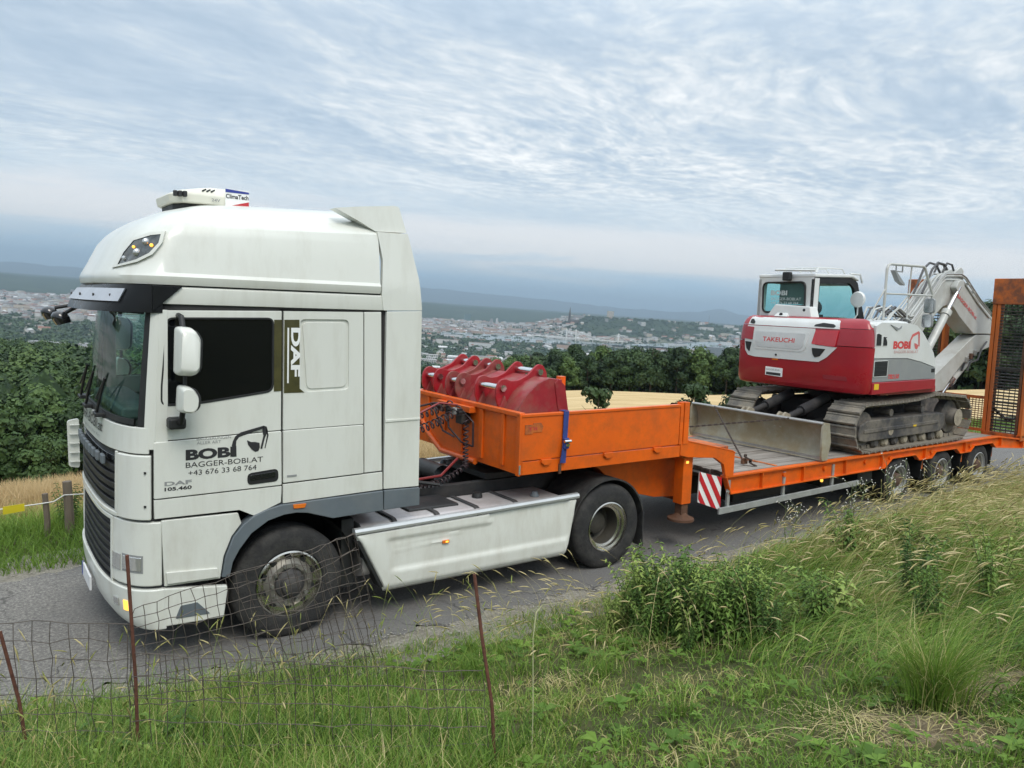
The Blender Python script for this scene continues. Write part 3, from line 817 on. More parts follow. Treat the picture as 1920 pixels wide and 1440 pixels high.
# the ordinary houses: the 260 nearest as things, the rest as one mass
spots = []
while len(spots) < 3900:
    a_ = random.uniform(-2, 60); r_ = 2300+6900*random.random()**.9
    if a_ < 15 and 9.5 < a_: continue
    left = a_ < 14
    p = (.03 if r_ < 4300 else 1.0) if left else ((.25 if r_ < 3000 else .10) if r_ < 4600 else 1.0)
    if 4650 < r_ < 5250 and 30 < a_ < 52: p = 0
    if a_ > 40 and r_ > 5600: p = .10
    if a_ > 47 and 4900 < r_ < 5900: p = .35
    if r_ > 8600: p *= .4
    if random.random() < p: spots.append((a_, r_))
spots.sort(key=lambda q: q[1])
g_all = G()
for i, (a_, r_) in enumerate(spots):
    big = random.random() < .22
    w, d, h = (random.uniform(45, 120), random.uniform(18, 40), random.uniform(12, 28)) if big else (random.uniform(20, 44), random.uniform(12, 20), random.uniform(8, 18))
    roof = 'flat' if big or random.random() < .3 else 'gable'
    wi = random.choices(range(5), [5, 3, 2, 1, 5])[0]; ri = random.choices(range(4), [3, 2, 3, 2])[0]
    rz = random.choice([0, PI/2])+math.radians(-30)+random.uniform(-.2, .2)
    x, y = pol(a_, r_); z = float(H(x, y))
    if i < 250:
        g = house_geo(w, d, h, roof)
        size_n = 'long' if big else 'small'
        o = single('town_house', g, [M_wallc[wi], M_roofc[ri]], (0, 0, 0), f'{size_n} {WALL_N[wi]} {"flat" if roof=="flat" else "gabled"} building with {ROOF_N[ri]} roof in the nearer part of the town', 'building', 'buildings of the nearer town', tilt=False)
        o.matrix_world = Matrix.Translation((x, y, z)) @ Matrix.Rotation(rz, 4, 'Z')
    else:
        house_geo(w, d, h, roof, g_all, (x, y, z), rz, (wi, 5+ri))
me = bpy.data.meshes.new('town'); me.from_pydata(g_all.v, [], g_all.f)
for m in M_wallc+M_roofc: me.materials.append(m)
me.polygons.foreach_set('material_index', g_all.m)
o = bpy.data.objects.new('town', me); col.objects.link(o); o['kind'] = 'stuff'; o['label'] = 'sprawl of pale houses filling the valley as far as the ridge'; o['category'] = 'town'
# ------------------------------------------------------------------ shared paints
M_white = material('truck_white', (.70, .715, .665), .34, var=.03, scale=1.2, dirt=(.44, .42, .35), dirt_amt=.30, dirt_scale=2.2, coat=.45, stretch=(2.2, 2.2, .45))
M_whitelow = material('truck_white_dusty', (.70, .715, .665), .38, var=.04, scale=1.5, dirt=(.44, .41, .34), dirt_amt=.38, dirt_scale=3, coat=.3, stretch=(1.8, 1.8, .6))
M_gap = material('panel_gap', (.03, .03, .03), .8)
M_greytrim = material('grey_plastic', (.125, .15, .17), .55, var=.15, scale=3, dirt=(.22, .22, .21), dirt_amt=.35)
M_black = material('black_plastic', (.018, .019, .020), .5, var=.3, scale=6)
M_gloss = material('gloss_black', (.012, .013, .015), .12, coat=.6)
M_rubber = material('rubber', (.022, .022, .023), .8, var=.3, scale=8, dirt=(.10, .095, .085), dirt_amt=.45, dirt_scale=5, bump=.3, bump_scale=60)
M_chassis = material('chassis_paint', (.03, .032, .036), .6, var=.3, dirt=(.10, .09, .08), dirt_amt=.6)
M_steel = material('brushed_steel', (.48, .47, .45), .38, metal=.85, var=.15, scale=5, dirt=(.25, .22, .18), dirt_amt=.35)
M_rim = material('rim_steel', (.72, .70, .65), .22, metal=1.0, var=.2, scale=3, dirt=(.22, .19, .14), dirt_amt=.5, dirt_scale=3)
M_rimdark = material('rim_dusty', (.07, .065, .055), .65, metal=.1, var=.3, scale=8, dirt=(.08, .07, .05), dirt_amt=.6)
M_galv = material('galvanised', (.42, .44, .43), .5, metal=.35, var=.2, scale=5, dirt=(.22, .21, .19), dirt_amt=.5)
M_alu = material('tank_aluminium', (.62, .60, .60), .42, metal=.45, var=.12, scale=3, dirt=(.36, .33, .31), dirt_amt=.6, dirt_scale=3)
M_wind = material('windscreen_tint', (.018, .040, .034), .04, var=.3, scale=2, spec=.9, coat=1.0)
M_windglass = glass('windscreen_glass', (.60, .78, .72), .05)
M_farwin = glass('far_window_glass', (.72, .86, .80), .02)
M_sidewin = material('side_window_tint', (.004, .005, .006), .05, spec=.4)
M_print = material('black_print', (.025, .025, .028), .5)
M_greyprint = material('grey_print', (.28, .29, .29), .5)
M_olive = material('olive_film', (.075, .07, .028), .18, var=.4, scale=6, coat=.6)
M_orangelens = material('orange_lens', (.75, .18, .02), .2, coat=.5)
M_amberlit = material('amber_lamp_lit', (.9, .35, .03), .2, emit=((1, .5, .08), 1.3))
M_lens = material('clear_lens', (.55, .56, .56), .08, metal=.6, spec=.8, coat=1)
M_chrome = material('chrome', (.75, .75, .76), .12, metal=1.0, var=.05)
M_redlens = material('red_lens', (.5, .02, .02), .18, coat=.6)

truck = Thing('lorry_tractor', (1.5, 1.25, 0), 'white high-roofed lorry tractor unit with black excavator lettering on its door', 'lorry')
HW = 1.25
def frontX(z):
    return float(np.interp(z, [.30, .36, .45, .7, 1.2, 1.75, 2.0, 2.3, 2.88, 3.0], [-1.28, -1.36, -1.41, -1.43, -1.42, -1.41, -1.385, -1.35, -1.27, -1.25]))
def se(theta, xf, xc, hw=HW, n=3.0):
    """superellipse of the cab front; theta 0 = centre, 90 = near side, -90 = far side (degrees)"""
    a = math.radians(theta)
    c, s_ = abs(math.cos(a)), abs(math.sin(a))
    return xc+(xf-xc)*c**(2/n), 1.25-math.copysign(hw*s_**(2/n), a)
def shell_ring(z, xf, xc, hw, xr, n=3.0, m=36):
    pts = [(xr, 1.25-hw, z)]
    for k in range(m+1):
        x, y = se(90-180*k/m, xf, xc, hw, n)
        pts.append((x, y, z))
    pts.append((xr, 1.25+hw, z))
    return pts
def fpatch(g, t0, t1, zs, off, thick, m=14, xc=-1.0, fx=frontX, n=3.0, hw=HW, taper=None):
    """panel that follows the cab front between two angles"""
    rings = []
    for z in zs:
        xf = fx(z)
        o_ = []; i_ = []
        for k in range(m+1):
            th = t0+(t1-t0)*k/m
            x, y = se(th, xf-off, xc, hw+off, n); o_.append((x, y, z))
            x, y = se(th, xf-off+thick, xc, hw+off-thick, n); i_.append((x, y, z))
        rings.append(o_+i_[::-1])
    return g.loft(rings)

# ---- cab shell (dark, seen only through the seams)
g = G()
g.loft([shell_ring(z, frontX(z)+.03, -.98, HW-.028, .84) for z in (1.245, 1.6, 1.98)]); g.loft([shell_ring(z, frontX(z)+.03, -.98, HW-.028, -.63) for z in (.70, 1.0, 1.24)])
shell = truck.part('cab_shell', g, M_gap, smooth=30)
g = G(); g.box(.80, 1.22, .06, 2.44, 1.3, 2.9); truck.part('cab_rear_wall', g, M_white, bevel=.03)
g = G(); g.box(.835, .885, .034, .058, 1.08, 2.96); truck.part('dark_seam_backing', g, M_gap)  # added dark backing strip that makes the fairing gap read as shade

g = G(); g.box(-.12, .84, .03, 2.47, 1.98, 2.93); truck.part('curtain', g, material('dark_curtain', (.012, .012, .013), .95))
g = G(); g.loft([shell_ring(2.90, -1.2, -.98, 1.21, .2), shell_ring(2.93, -1.2, -.98, 1.21, .2)]); truck.part('cab_ceiling', g, M_gap)
g = G(); g.box(-1.28, -.98, .45, 2.05, 1.98, 2.09); dsh = truck.part('dashboard', g, M_greytrim, bevel=.03)
g = G(); g.tube([(-.93+.10*math.sin(a_), .62+.23*math.cos(a_), 2.13+.18*math.sin(a_)) for a_ in [2*PI*k/24 for k in range(25)]], .014, 6, caps=False); g.tube([(-.95, .62, 2.13), (-1.05, .62, 2.0)], .03, 6); truck.part('steering_wheel', g, M_black, parent=dsh, smooth=60)
for yy in (.62, 1.88):
    g = G(); g.box(-.55, -.42, yy-.24, yy+.24, 1.98, 2.52); g.box(-.54, -.44, yy-.13, yy+.13, 2.54, 2.72); truck.part('seat', g, material('cab_seat', (.06, .065, .07), .9), bevel=.03)

def W(yn, yf): return (yn, yf)
SIDES = ((-1, 0.0), (1, 2.5))
def side_y(s, d): return d if s < 0 else 2.5-d      # d = depth inward from that side's face
def splate(s, outline, holes, d0, d1):
    g = G(); g.plate(outline, holes, side_y(s, d0), side_y(s, d1)); return g
def rounded(pts, r=.04, n=5):
    out = []
    L = len(pts)
    for i in range(L):
        p = Vector(pts[i]); a_ = Vector(pts[i-1]); b_ = Vector(pts[(i+1) % L])
        rr = min(r if not isinstance(r, (list, tuple)) else r[i], (a_-p).length*.45, (b_-p).length*.45)
        p0 = p+(a_-p).normalized()*rr; p1 = p+(b_-p).normalized()*rr
        for k in range(n+1):
            t = k/n; out.append(tuple((1-t)**2*p0+2*t*(1-t)*p+t*t*p1))
    return out
win = rounded([(-1.015, 2.835), (-.18, 2.85), (-.18, 2.235), (-.78, 2.155), (-1.06, 2.15), (-1.058, 2.3)], [.05, .05, .06, .1, .05, .02])
arch_out = [(-.605, .68), (-.575, .86), (-.51, 1.02), (-.43, 1.11), (-.34, 1.175), (-.22, 1.22), (-.098, 1.243)]
arch_in = [(-.54, .68), (-.515, .80), (-.46, .90), (-.36, 1.025), (-.22, 1.115), (-.08, 1.15), (.03, 1.155), (.13, 1.14), (.25, 1.10), (.37, 1.06)]
for s, y0 in SIDES:
    up = [(-1.075, 2.895), (-.106, 2.915), (-.106, 1.895), (-1.118, 1.865)]
    door = splate(s, up, [win], 0.004, .03)
    lo = rounded([(-1.118, 1.858), (-.106, 1.888), (-.100, 1.415), (-1.122, 1.405)], .012)
    g2 = splate(s, lo, [], -.006, .03); door.add(g2.v, g2.f)
    d_ = truck.part('door', door, M_white, bevel=.006)
    if s < 0: g = splate(s, win, [], .012, .02)
    else: g = G(); g.add([(x, side_y(s, .015), z) for x, z in win], [tuple(range(len(win)))])
    truck.part('window', g, M_sidewin if s < 0 else M_farwin, parent=d_)
    # rubber frame round the glass
    g = G(); wp = [(x, side_y(s, .008), z) for x, z in win]; g.tube(wp+[wp[0]], .011, 5, caps=False)
    truck.part('window_seal', g, M_black, parent=d_)
    # recessed grip with handle
    hp = rounded([(-.395, 1.545), (-.135, 1.565), (-.13, 1.455), (-.395, 1.445)], .04)
    g = splate(s, hp, [], -.010, .01); truck.part('handle_recess', g, M_black, parent=d_)
    g = splate(s, rounded([(-.375, 1.53), (-.16, 1.545), (-.16, 1.495), (-.375, 1.485)], .015), [], -.02, 0); truck.part('handle', g, M_gloss, parent=d_, bevel=.004)
    g = splate(s, rounded([(-1.122, 1.395), (-.100, 1.405), (-.106, 1.262)]+arch_out[::-1][1:3]+[(-.46, 1.238), (-1.12, 1.245)], .004), [], -.004, .03)
    truck.part('door_extension', g, M_white, bevel=.006)
    # panel with the step behind it
    g = splate(s, [(-1.07, 1.225), (-.47, 1.215), (-.44, 1.12)]+[(-.52, 1.02), (-.585, .86), (-.615, .67), (-1.05, .68)], [], -.002, .03)
    truck.part('step_panel', g, M_whitelow, bevel=.008)
    g = splate(s, rounded([(-1.04, .80), (-.64, .77), (-.63, .69), (-1.03, .70)], .01), [], -.02, .0); truck.part('sill', g, M_whitelow, bevel=.008)
    # rear quarter: outer panel, narrow strip, lower band
    pan = rounded([(-.090, 2.915), (.635, 2.925), (.655, 1.905), (-.090, 1.895)], .006)
    rec = rounded([(.05, 2.85), (.50, 2.855), (.51, 2.225), (.10, 2.215)], .05)
    g = splate(s, pan, [rec], 0.0, .03); q = truck.part('rear_panel', g, M_white, bevel=.005)
    g = splate(s, rounded([(.075, 2.825), (.475, 2.83), (.485, 2.25), (.12, 2.24)], .05), [], .006, .03); truck.part('blank_window', g, M_white, parent=q, bevel=.006)
    g = splate(s, rec, [], .016, .03); truck.part('recess', g, M_white, parent=q)
    g = splate(s, rounded([(-.090, 1.888), (.655, 1.898), (.665, 1.445), (-.088, 1.43)], .01), [], -.006, .03); truck.part('rear_panel', g, M_white, bevel=.006)
    g = splate(s, rounded([(.648, 2.925), (.815, 2.93), (.85, 1.45), (.675, 1.447)], .006), [], .002, .03); truck.part('corner_strip', g, M_white, bevel=.005)
    g = splate(s, rounded([(-.088, 1.418), (.855, 1.438), (.86, 1.272), (-.088, 1.25)], .006), [], -.004, .03); truck.part('lower_band', g, M_white, bevel=.006)
    # grey wheel arch and sill trim
    g = splate(s, arch_out+[(-.09, 1.243), (.86, 1.262), (.868, 1.072), (.40, 1.062)]+arch_in[::-1], [], -.018, .10); truck.part('wheel_arch_trim', g, M_greytrim, bevel=.008)
    g = splate(s, rounded([(-.005, 1.235), (.115, 1.232), (.10, 1.195), (.0, 1.198)], .008), [], -.030, -.01); truck.part('side_marker', g, M_orangelens, bevel=.003)
    # rear side fairing
    g = splate(s, rounded([(.868, 2.935), (1.235, 2.95), (1.245, 1.262), (.872, 1.272)], .008), [], -.002, .045); fa = truck.part('side_fairing', g, M_white, bevel=.008)
    g = splate(s, rounded([(.872, 1.262), (1.248, 1.252), (1.25, 1.078), (.872, 1.075)], .008), [], -.018, .03); truck.part('fairing_trim', g, M_greytrim, parent=fa, bevel=.006)
    g = splate(s, rounded([(.875, 1.93), (1.238, 1.93), (1.238, 1.915), (.875, 1.908)], .002), [], -.010, .0); truck.part('crease', g, M_white, parent=fa, bevel=.003)
    # olive film with the maker's letters beside the blank window
    g = splate(s, [(-.172, 2.84), (-.108, 2.842), (-.108, 2.235), (-.172, 2.232)], [], -.0005, .006); truck.part('film', g, M_olive)
    g = splate(s, [(-.086, 2.842), (.045, 2.845), (.052, 2.25), (.095, 2.215), (-.086, 2.215)], [], -.003, .006); truck.part('film', g, M_olive)
# lettering on the near side
def side_text(body, x, z, w, h, bold=0.0, shear=0, y=-.0085, mat=M_print, name='lettering', rise=0.0, vertical=False):
    if vertical: g = text_mesh(body, w, h, (x, y, z), (0, 0, -1), (1, 0, 0), 0.0, bold, shear)
    else: g = text_mesh(body, w, h, (x, y, z), (1, 0, rise), (-rise, 0, 1), 0.0, bold, shear)
    return truck.part(name, g, mat)
M_whiteprint = material('white_print', (.85, .86, .85), .4)
side_text('DAF', -.028, 2.775, .42, .082, .04, y=-.005, mat=M_whiteprint, vertical=True)
truck.part('lettering', G().box(-.060, -.046, -.0055, -.004, 2.30, 2.775), M_whiteprint)
side_text('BOBI', -.885, 1.698, .385, .088, .05, mat=M_print)
side_text('BAGGER-BOBI.AT', -.885, 1.637, .62, .044, .0)
side_text('+43 676 33 68 764', -.865, 1.572, .545, .043, .0)
side_text('BAGGERUNGEN', -.80, 1.855, .27, .024, 0, mat=M_greyprint, y=-.0088)
side_text('ALLER ART', -.80, 1.822, .19, .024, 0, mat=M_greyprint, y=-.0088)
side_text('DAF', -1.045, 1.505, .205, .034, .03, mat=M_greyprint)
side_text('105.460', -1.045, 1.463, .205, .030, .03, mat=M_print)
truck.part('badge', G().box(-.055, .03, -.010, -.005, 1.48, 1.497), M_greyprint)
g = G()       # digger arm drawn over the name
def flat(pts, y=-.0085): return g.add([(x, y-.0006, z) for x, z in pts], [tuple(range(len(pts)))])
flat([(-.525, 1.79), (-.49, 1.79), (-.487, 1.83), (-.465, 1.86), (-.43, 1.872), (-.25, 1.925), (-.262, 1.945), (-.45, 1.90), (-.495, 1.87), (-.515, 1.83)], -.0085)
flat([(-.52, 1.698), (-.485, 1.698), (-.487, 1.79), (-.522, 1.79)])
flat([(-.262, 1.945), (-.235, 1.935), (-.225, 1.90), (-.252, 1.83), (-.272, 1.745), (-.288, 1.75), (-.262, 1.86), (-.272, 1.91)])
flat([(-.245, 1.925), (-.232, 1.915), (-.218, 1.86), (-.245, 1.75), (-.252, 1.752), (-.232, 1.86)])
flat([(-.40, 1.83), (-.39, 1.79), (-.36, 1.748), (-.33, 1.725), (-.305, 1.73), (-.292, 1.762), (-.295, 1.80), (-.33, 1.81), (-.365, 1.812)])
truck.part('digger_emblem', g, M_print)

# ---- front
def zl(a_, b_, n=5): return [a_+(b_-a_)*k/n for k in range(n+1)]
g = G(); g.loft([[(*se(-66+132*k/30, frontX(z)+.012, -1.0), z) for k in range(31)] for z in zl(2.03, 2.86, 8)], closed=False, caps=False); g.f = [f for f in g.f]; ws = truck.part('windscreen', g, M_windglass, smooth=40)
for s in (-1, 1):
    g = G(); fpatch(g, s*64, s*72.5, zl(1.98, 2.90, 6), -.004, .03, 6); truck.part('windscreen_pillar', g, M_black, smooth=30)
    g = G(); fpatch(g, s*71.5, s*89.6, zl(1.80, 2.90, 6), .002, .03, 6); truck.part('door_pillar', g, M_white, smooth=30, bevel=.004)
g = G(); fpatch(g, -60, 60, [1.99, 2.035], .0, .03, 26); truck.part('windscreen_base', g, M_black, smooth=30)
g = G(); fpatch(g, -60, 60, [2.86, 2.91], .0, .03, 26); truck.part('windscreen_header', g, M_black, smooth=30)
g = G(); fpatch(g, -77, 77, zl(1.765, 1.975, 3), .004, .035, 30); fp = truck.part('front_panel', g, M_white, smooth=30, bevel=.008)
def front_text(body, ya, z, w, h, bold, mat, off=.012):
    g = text_mesh(body, w, h, (0, ya, z), (0, -1, 0), (0, 0, 1), 0.0, bold)
    def wrap(v):
        x, y, zz = v
        vv = min(.98, abs(y-1.25)/HW); xf = frontX(zz)-off
        return (-1.0+(xf+1.0)*(1-vv**3)**(1/3), y, zz)
    g.v = [wrap(v) for v in g.v]
    return truck.part('lettering', g, mat, parent=fp)
front_text('BAGGER-BOBI.at', 2.28, 1.862, 1.62, .085, .01, M_print)
front_text('Baggerungen aller Art', 1.72, 1.80, 1.0, .035, 0, M_greyprint)
front_text('DAF', 2.2, 1.66, .3, .07, .03, M_steel, .02)
# upper grille: dark with horizontal bars, white rim below
g = G(); fpatch(g, -40, 40, zl(1.26, 1.76, 4), -.03, .03, 26); gr = truck.part('grille', g, M_black, smooth=30)
for k in range(6):
    z = 1.30+.073*k; g = G(); fpatch(g, -39.5, 39.5, [z, z+.045], .002-.012*(k == 5), .03, 26); truck.part('slat', g, M_black if k < 5 else M_gloss, parent=gr, smooth=30, bevel=.004)
for k in range(9):
    yy = 1.9-k*.17; vv = abs(yy-1.25)/HW; xx = -1.0+(-1.44+1.0)*(1-vv**3)**(1/3)
    g = G(); g.box(xx-.012, xx+.02, yy-.055, yy+.055, 1.62, 1.70); truck.part('grille_badge', g, M_greytrim, parent=gr, bevel=.012)
g = G(); fpatch(g, -43, 43, [1.225, 1.262], .008, .04, 26); truck.part('grille_trim', g, M_white, smooth=30, bevel=.008)
for s in (-1, 1):
    g = G(); fpatch(g, s*39.5, s*43, zl(1.26, 1.76, 4), .008, .04, 3); truck.part('grille_trim', g, M_white, bevel=.008)
    # tall corner deflector with an air slot
    g = G(); fpatch(g, s*44, s*79, zl(1.235, 1.755, 5), .018, .05, 16); cd = truck.part('corner_deflector', g, M_white, smooth=35, bevel=.012)
    for z in (1.35, 1.62):
        x, y = se(s*74, frontX(z)-.02, -1.0, HW+.02); g = G(); g.box(x-.008, x+.008, y-.008, y+.008, z-.008, z+.008); truck.part('screw', g, M_black, parent=cd)
    # wedge under it and lamp housing
    g = G(); fpatch(g, s*36, s*86.5, zl(.69, 1.215, 6), .002, .05, 18); lh = truck.part('lamp_housing', g, M_whitelow, smooth=35, bevel=.014)
    g = G(); fpatch(g, s*50, s*70, [.815, .845, .90, .93], .010, .02, 8); truck.part('headlight', g, M_lens, parent=lh, smooth=35, bevel=.006)
    g = G(); fpatch(g, s*49, s*71.5, [.80, .945], .004, .02, 8); truck.part('headlight_bezel', g, M_greyprint, parent=lh, smooth=35)
    g = G(); fpatch(g, s*37, s*47, [.80, .93], .010, .02, 6); truck.part('headlight', g, M_lens, parent=lh, smooth=35)
    # bumper end running back to the wheel
    g = splate(s, rounded([(-1.06, .665), (-.55, .60), (-.585, .33), (-1.06, .345)], .02), [], -.006, .05)
    be = truck.part('bumper_end', g, M_whitelow, bevel=.014)
    g = splate(s, rounded([(-.93, .50), (-.80, .505), (-.70, .39), (-.97, .40)], .01), [], -.012, .0); truck.part('bumper_grid', g, M_greytrim, parent=be, bevel=.004)
g = G(); fpatch(g, -35, 35, zl(.45, 1.18, 4), -.04, .03, 22); lg = truck.part('lower_grille', g, M_black, smooth=30)
for k in range(9):
    z = .50+.072*k; g = G(); fpatch(g, -34, 34, [z, z+.034], -.012, .03, 22); truck.part('slat', g, M_black, parent=lg, smooth=30, bevel=.004)
for s in (-1, 1):
    g = G(); fpatch(g, s*33, s*36, zl(.45, 1.21, 4), .004, .04, 3); truck.part('grille_trim', g, M_white, bevel=.01)
g = G(); fpatch(g, -36, 36, [1.175, 1.215], .004, .04, 22); truck.part('grille_trim', g, M_white, smooth=30, bevel=.01)
g = G(); fpatch(g, -88, 88, [.325, .35, .42, .52, .60, .665], .012, .06, 40); bu = truck.part('bumper', g, M_whitelow, smooth=40, bevel=.012)
for s in (-1, 1):
    g = G(); fpatch(g, s*38, s*44, [.50, .56], .022, .02, 5); truck.part('fog_lamp', g, M_lens, parent=bu, smooth=35)
    g = G(); fpatch(g, s*50, s*55, [.48, .56], .018, .02, 4); truck.part('turn_signal', g, M_amberlit, parent=bu, smooth=35)
M_plate = material('number_plate', (.75, .76, .78), .4)
g = G(); g.box(-1.465, -1.45, 1.0, 1.52, .40, .52); npl = truck.part('number_plate', g, M_plate)
g = G(); g.box(-1.467, -1.45, 1.46, 1.52, .40, .52); truck.part('plate_band', g, material('plate_blue', (.03, .06, .3), .5), parent=npl)
# wipers and the ledge with steps below the windscreen
for k, yy in enumerate((2.05, 1.35, .75)):
    g = G(); vv = abs(yy-1.25)/HW; xx = -1.0+(-1.40+1.0)*(1-vv**3)**(1/3)
    g.box(xx-.05, xx+.03, yy-.09, yy+.09, 1.985, 2.02); wp_ = truck.part('wiper', g, M_black, bevel=.01)
    g = G(); g.tube([(xx-.03, yy, 2.0), (xx-.02, yy-.12, 2.15), (xx-.0, yy-.28, 2.33)], .012, 6); truck.part('wiper_arm', g, M_black, parent=wp_)
    g = G(); g.tube([(xx-.0, yy-.28, 2.33), (xx-.02, yy+.1, 2.12)], .009, 5); truck.part('wiper_blade', g, M_black, parent=wp_)
# wing with slots standing off the far corner
g = G(); g.xz(rounded([(-1.47, 1.70), (-1.36, 1.72), (-1.36, 1.20), (-1.46, 1.22)], .03), 2.50, 2.53)
for k in range(5): g.box(-1.45, -1.36, 2.46, 2.50, 1.27+.095*k, 1.283+.095*k)
truck.part('corner_wing', g, M_white, bevel=.005)

# ---- roof fairing
RL = [(3.095, .000, -1.425, -.95), (3.13, -.012, -1.435, -.95), (3.16, -.016, -1.432, -.95), (3.19, .006, -1.42, -.95), (3.35, .028, -1.36, -.93), (3.5, .055, -1.285, -.9), (3.585, .078, -1.21, -.86), (3.63, .115, -1.155, -.84), (3.70, .22, -1.04, -.78), (3.76, .36, -.90, -.66), (3.81, .55, -.70, -.5), (3.845, .80, -.42, -.25), (3.86, 1.02, -.1, .0)]
rings = []
for z, y0, xf, xc in RL:
    hw = 1.25-y0
    r_ = shell_ring(z, xf, xc, hw, .80, 2.6, 44)
    rings.append([(x, y, zz+(.045*(x+.2) if z > 3.3 else .045*(x+.2)*max(0, (z-3.2)*10)*.1)) for x, y, zz in r_])
g = G().loft(rings); roof = truck.part('roof_fairing', g, M_white, smooth=24)
g = G(); rr = []
for z, y0, xf in ((2.945, .012, -1.20), (3.0, .004, -1.24), (3.07, .006, -1.26), (3.083, .016, -1.26)):
    rr.append(shell_ring(z, xf, -.95, 1.25-y0, .842, 3.0, 36))
g.loft(rr); truck.part('roof_band', g, M_white, smooth=24, bevel=.004)
g = G().loft([shell_ring(z, -1.15, -.9, 1.22, .83) for z in (2.9, 3.12)]); truck.part('roof_joint', g, M_gap)
# dark sun visor and the pale lamp bar
def visx(z): return float(np.interp(z, [2.86, 2.95, 3.085], [-1.53, -1.50, -1.40]))
g = G(); fpatch(g, -87, 87, zl(2.875, 3.088, 4), .006, .03, 44, xc=-.97, fx=visx); vi = truck.part('sun_visor', g, material('visor_black', (.008, .009, .010), .28, spec=.25), smooth=40)
for s in (-1, 1):
    g = splate(s, [(-1.12, 2.885), (-.90, 3.085), (-1.12, 3.088)], [], -.012, .02); truck.part('visor_wing', g, MATS['visor_black'], parent=vi, bevel=.004)
g = G(); fpatch(g, -56, 56, [2.955, 2.97, 3.045, 3.055], .022, .03, 30, xc=-.97, fx=visx); lb = truck.part('lamp_bar', g, M_greyprint if False else material('lamp_bar_grey', (.42, .45, .50), .35), smooth=40)
for th in (-46, -20, 4, 26, 46):
    x, y = se(th, visx(3.0)-.05, -.97); truck.part('bar_hole', G().disc(.012, (x+.012, y, 3.0), 'x', 10, .012), M_black, parent=lb)
# roof headlights
def hood_pt(x, z, off):
    zs_ = [q[0] for q in RL]; y0 = np.interp(z, zs_, [q[1] for q in RL]); xf = np.interp(z, zs_, [q[2] for q in RL]); xc = np.interp(z, zs_, [q[3] for q in RL])
    u = max(0.0, (x-xc)/(xf-xc))
    v = (max(0, 1-u**2.6))**(1/2.6)
    return 1.25-(1.25-y0)*v
def on_hood(pts, off, s):
    out = []
    for x, z in pts:
        y = hood_pt(x, z, off); y = y-off
        out.append((x-off*.5, y if s < 0 else 2.5-y, z))
    return out
lampo = [(-1.335, 3.215), (-1.285, 3.325), (-1.215, 3.452), (-1.10, 3.497), (-1.005, 3.512), (-1.03, 3.42), (-1.10, 3.325), (-1.20, 3.262)]
lampi = [(-1.305, 3.24), (-1.262, 3.34), (-1.20, 3.432), (-1.10, 3.474), (-1.035, 3.485), (-1.055, 3.415), (-1.12, 3.335), (-1.205, 3.28)]
def fan(g, pts, c):
    n = len(pts); g.add(pts+[c], [(i, (i+1) % n, n) for i in range(n)]); return g
def dens(pts, k=4):
    out = []
    for i in range(len(pts)):
        a_ = pts[i]; b_ = pts[(i+1) % len(pts)]
        out += [(a_[0]+(b_[0]-a_[0])*t/k, a_[1]+(b_[1]-a_[1])*t/k) for t in range(k)]
    return out
for s in (-1, 1):
    o1 = on_hood(dens(lampo), .012, s); o0 = on_hood(dens(lampo), -.02, s); i1 = on_hood(dens(lampi), .014, s)
    g = G(); n_ = len(o1)
    g.add(o0+o1+i1, [(i, (i+1) % n_, n_+(i+1) % n_, n_+i) for i in range(n_)]+[(n_+i, n_+(i+1) % n_, 2*n_+(i+1) % n_, 2*n_+i) for i in range(n_)])
    rl = truck.part('roof_headlight', g, M_chrome if False else M_white, smooth=30)
    cx, cz = -1.16, 3.385
    g = G(); fan(g, on_hood(dens(lampi), .008, s), tuple(on_hood([(cx, cz)], .008, s)[0])); truck.part('lens', g, material('smoked_lens', (.10, .11, .11), .08, metal=.5, coat=1, var=.5, scale=22), parent=rl, smooth=40)
    for (bx_0, bz_0, br_, mt_) in ((-1.19, 3.335, .032, M_lens), (-1.13, 3.42, .030, M_lens), (-1.205, 3.38, .012, M_amberlit), (-1.10, 3.395, .014, M_amberlit), (-1.265, 3.29, .02, M_lens)):
        c_ = on_hood([(bx_0, bz_0)], .014, s)[0]; g = G(); g.lathe([(.0005, -.006), (br_*.7, -.003), (br_, .006)], c_, 'y', 12); truck.part('bulb', g, mt_, parent=rl, smooth=40)
# rear cap of the fairing and the small wings
for s in (-1, 1):
    pts = rounded([(.815, 3.085), (.835, 2.945), (1.235, 2.955), (1.20, 3.25), (1.10, 3.66), (.79, 3.655), (.835, 3.40)], .01)
    g = G()
    def tap(p, s=s):
        x, y, z = p
        t = max(0, (z-3.15))*.13
        return (x, y+(t if s < 0 else -t), z)
    g.plate(pts, [], side_y(s, -.002), side_y(s, .045), 'y', 2, tap); truck.part('roof_side_fairing', g, M_white, bevel=.006)
    pts = rounded([(.78, 3.66), (1.098, 3.672), (1.03, 3.905), (.98, 3.912), (.62, 3.868), (.40, 3.835), (.62, 3.74)], .012)
    g = G(); g.plate(pts, [], side_y(s, .02), side_y(s, .16), 'y', 2, tap); truck.part('roof_wing', g, M_white, bevel=.01)
g = G(); g.box(.78, .84, .30, 2.20, 2.95, 3.70); truck.part('roof_back', g, M_white, bevel=.01)
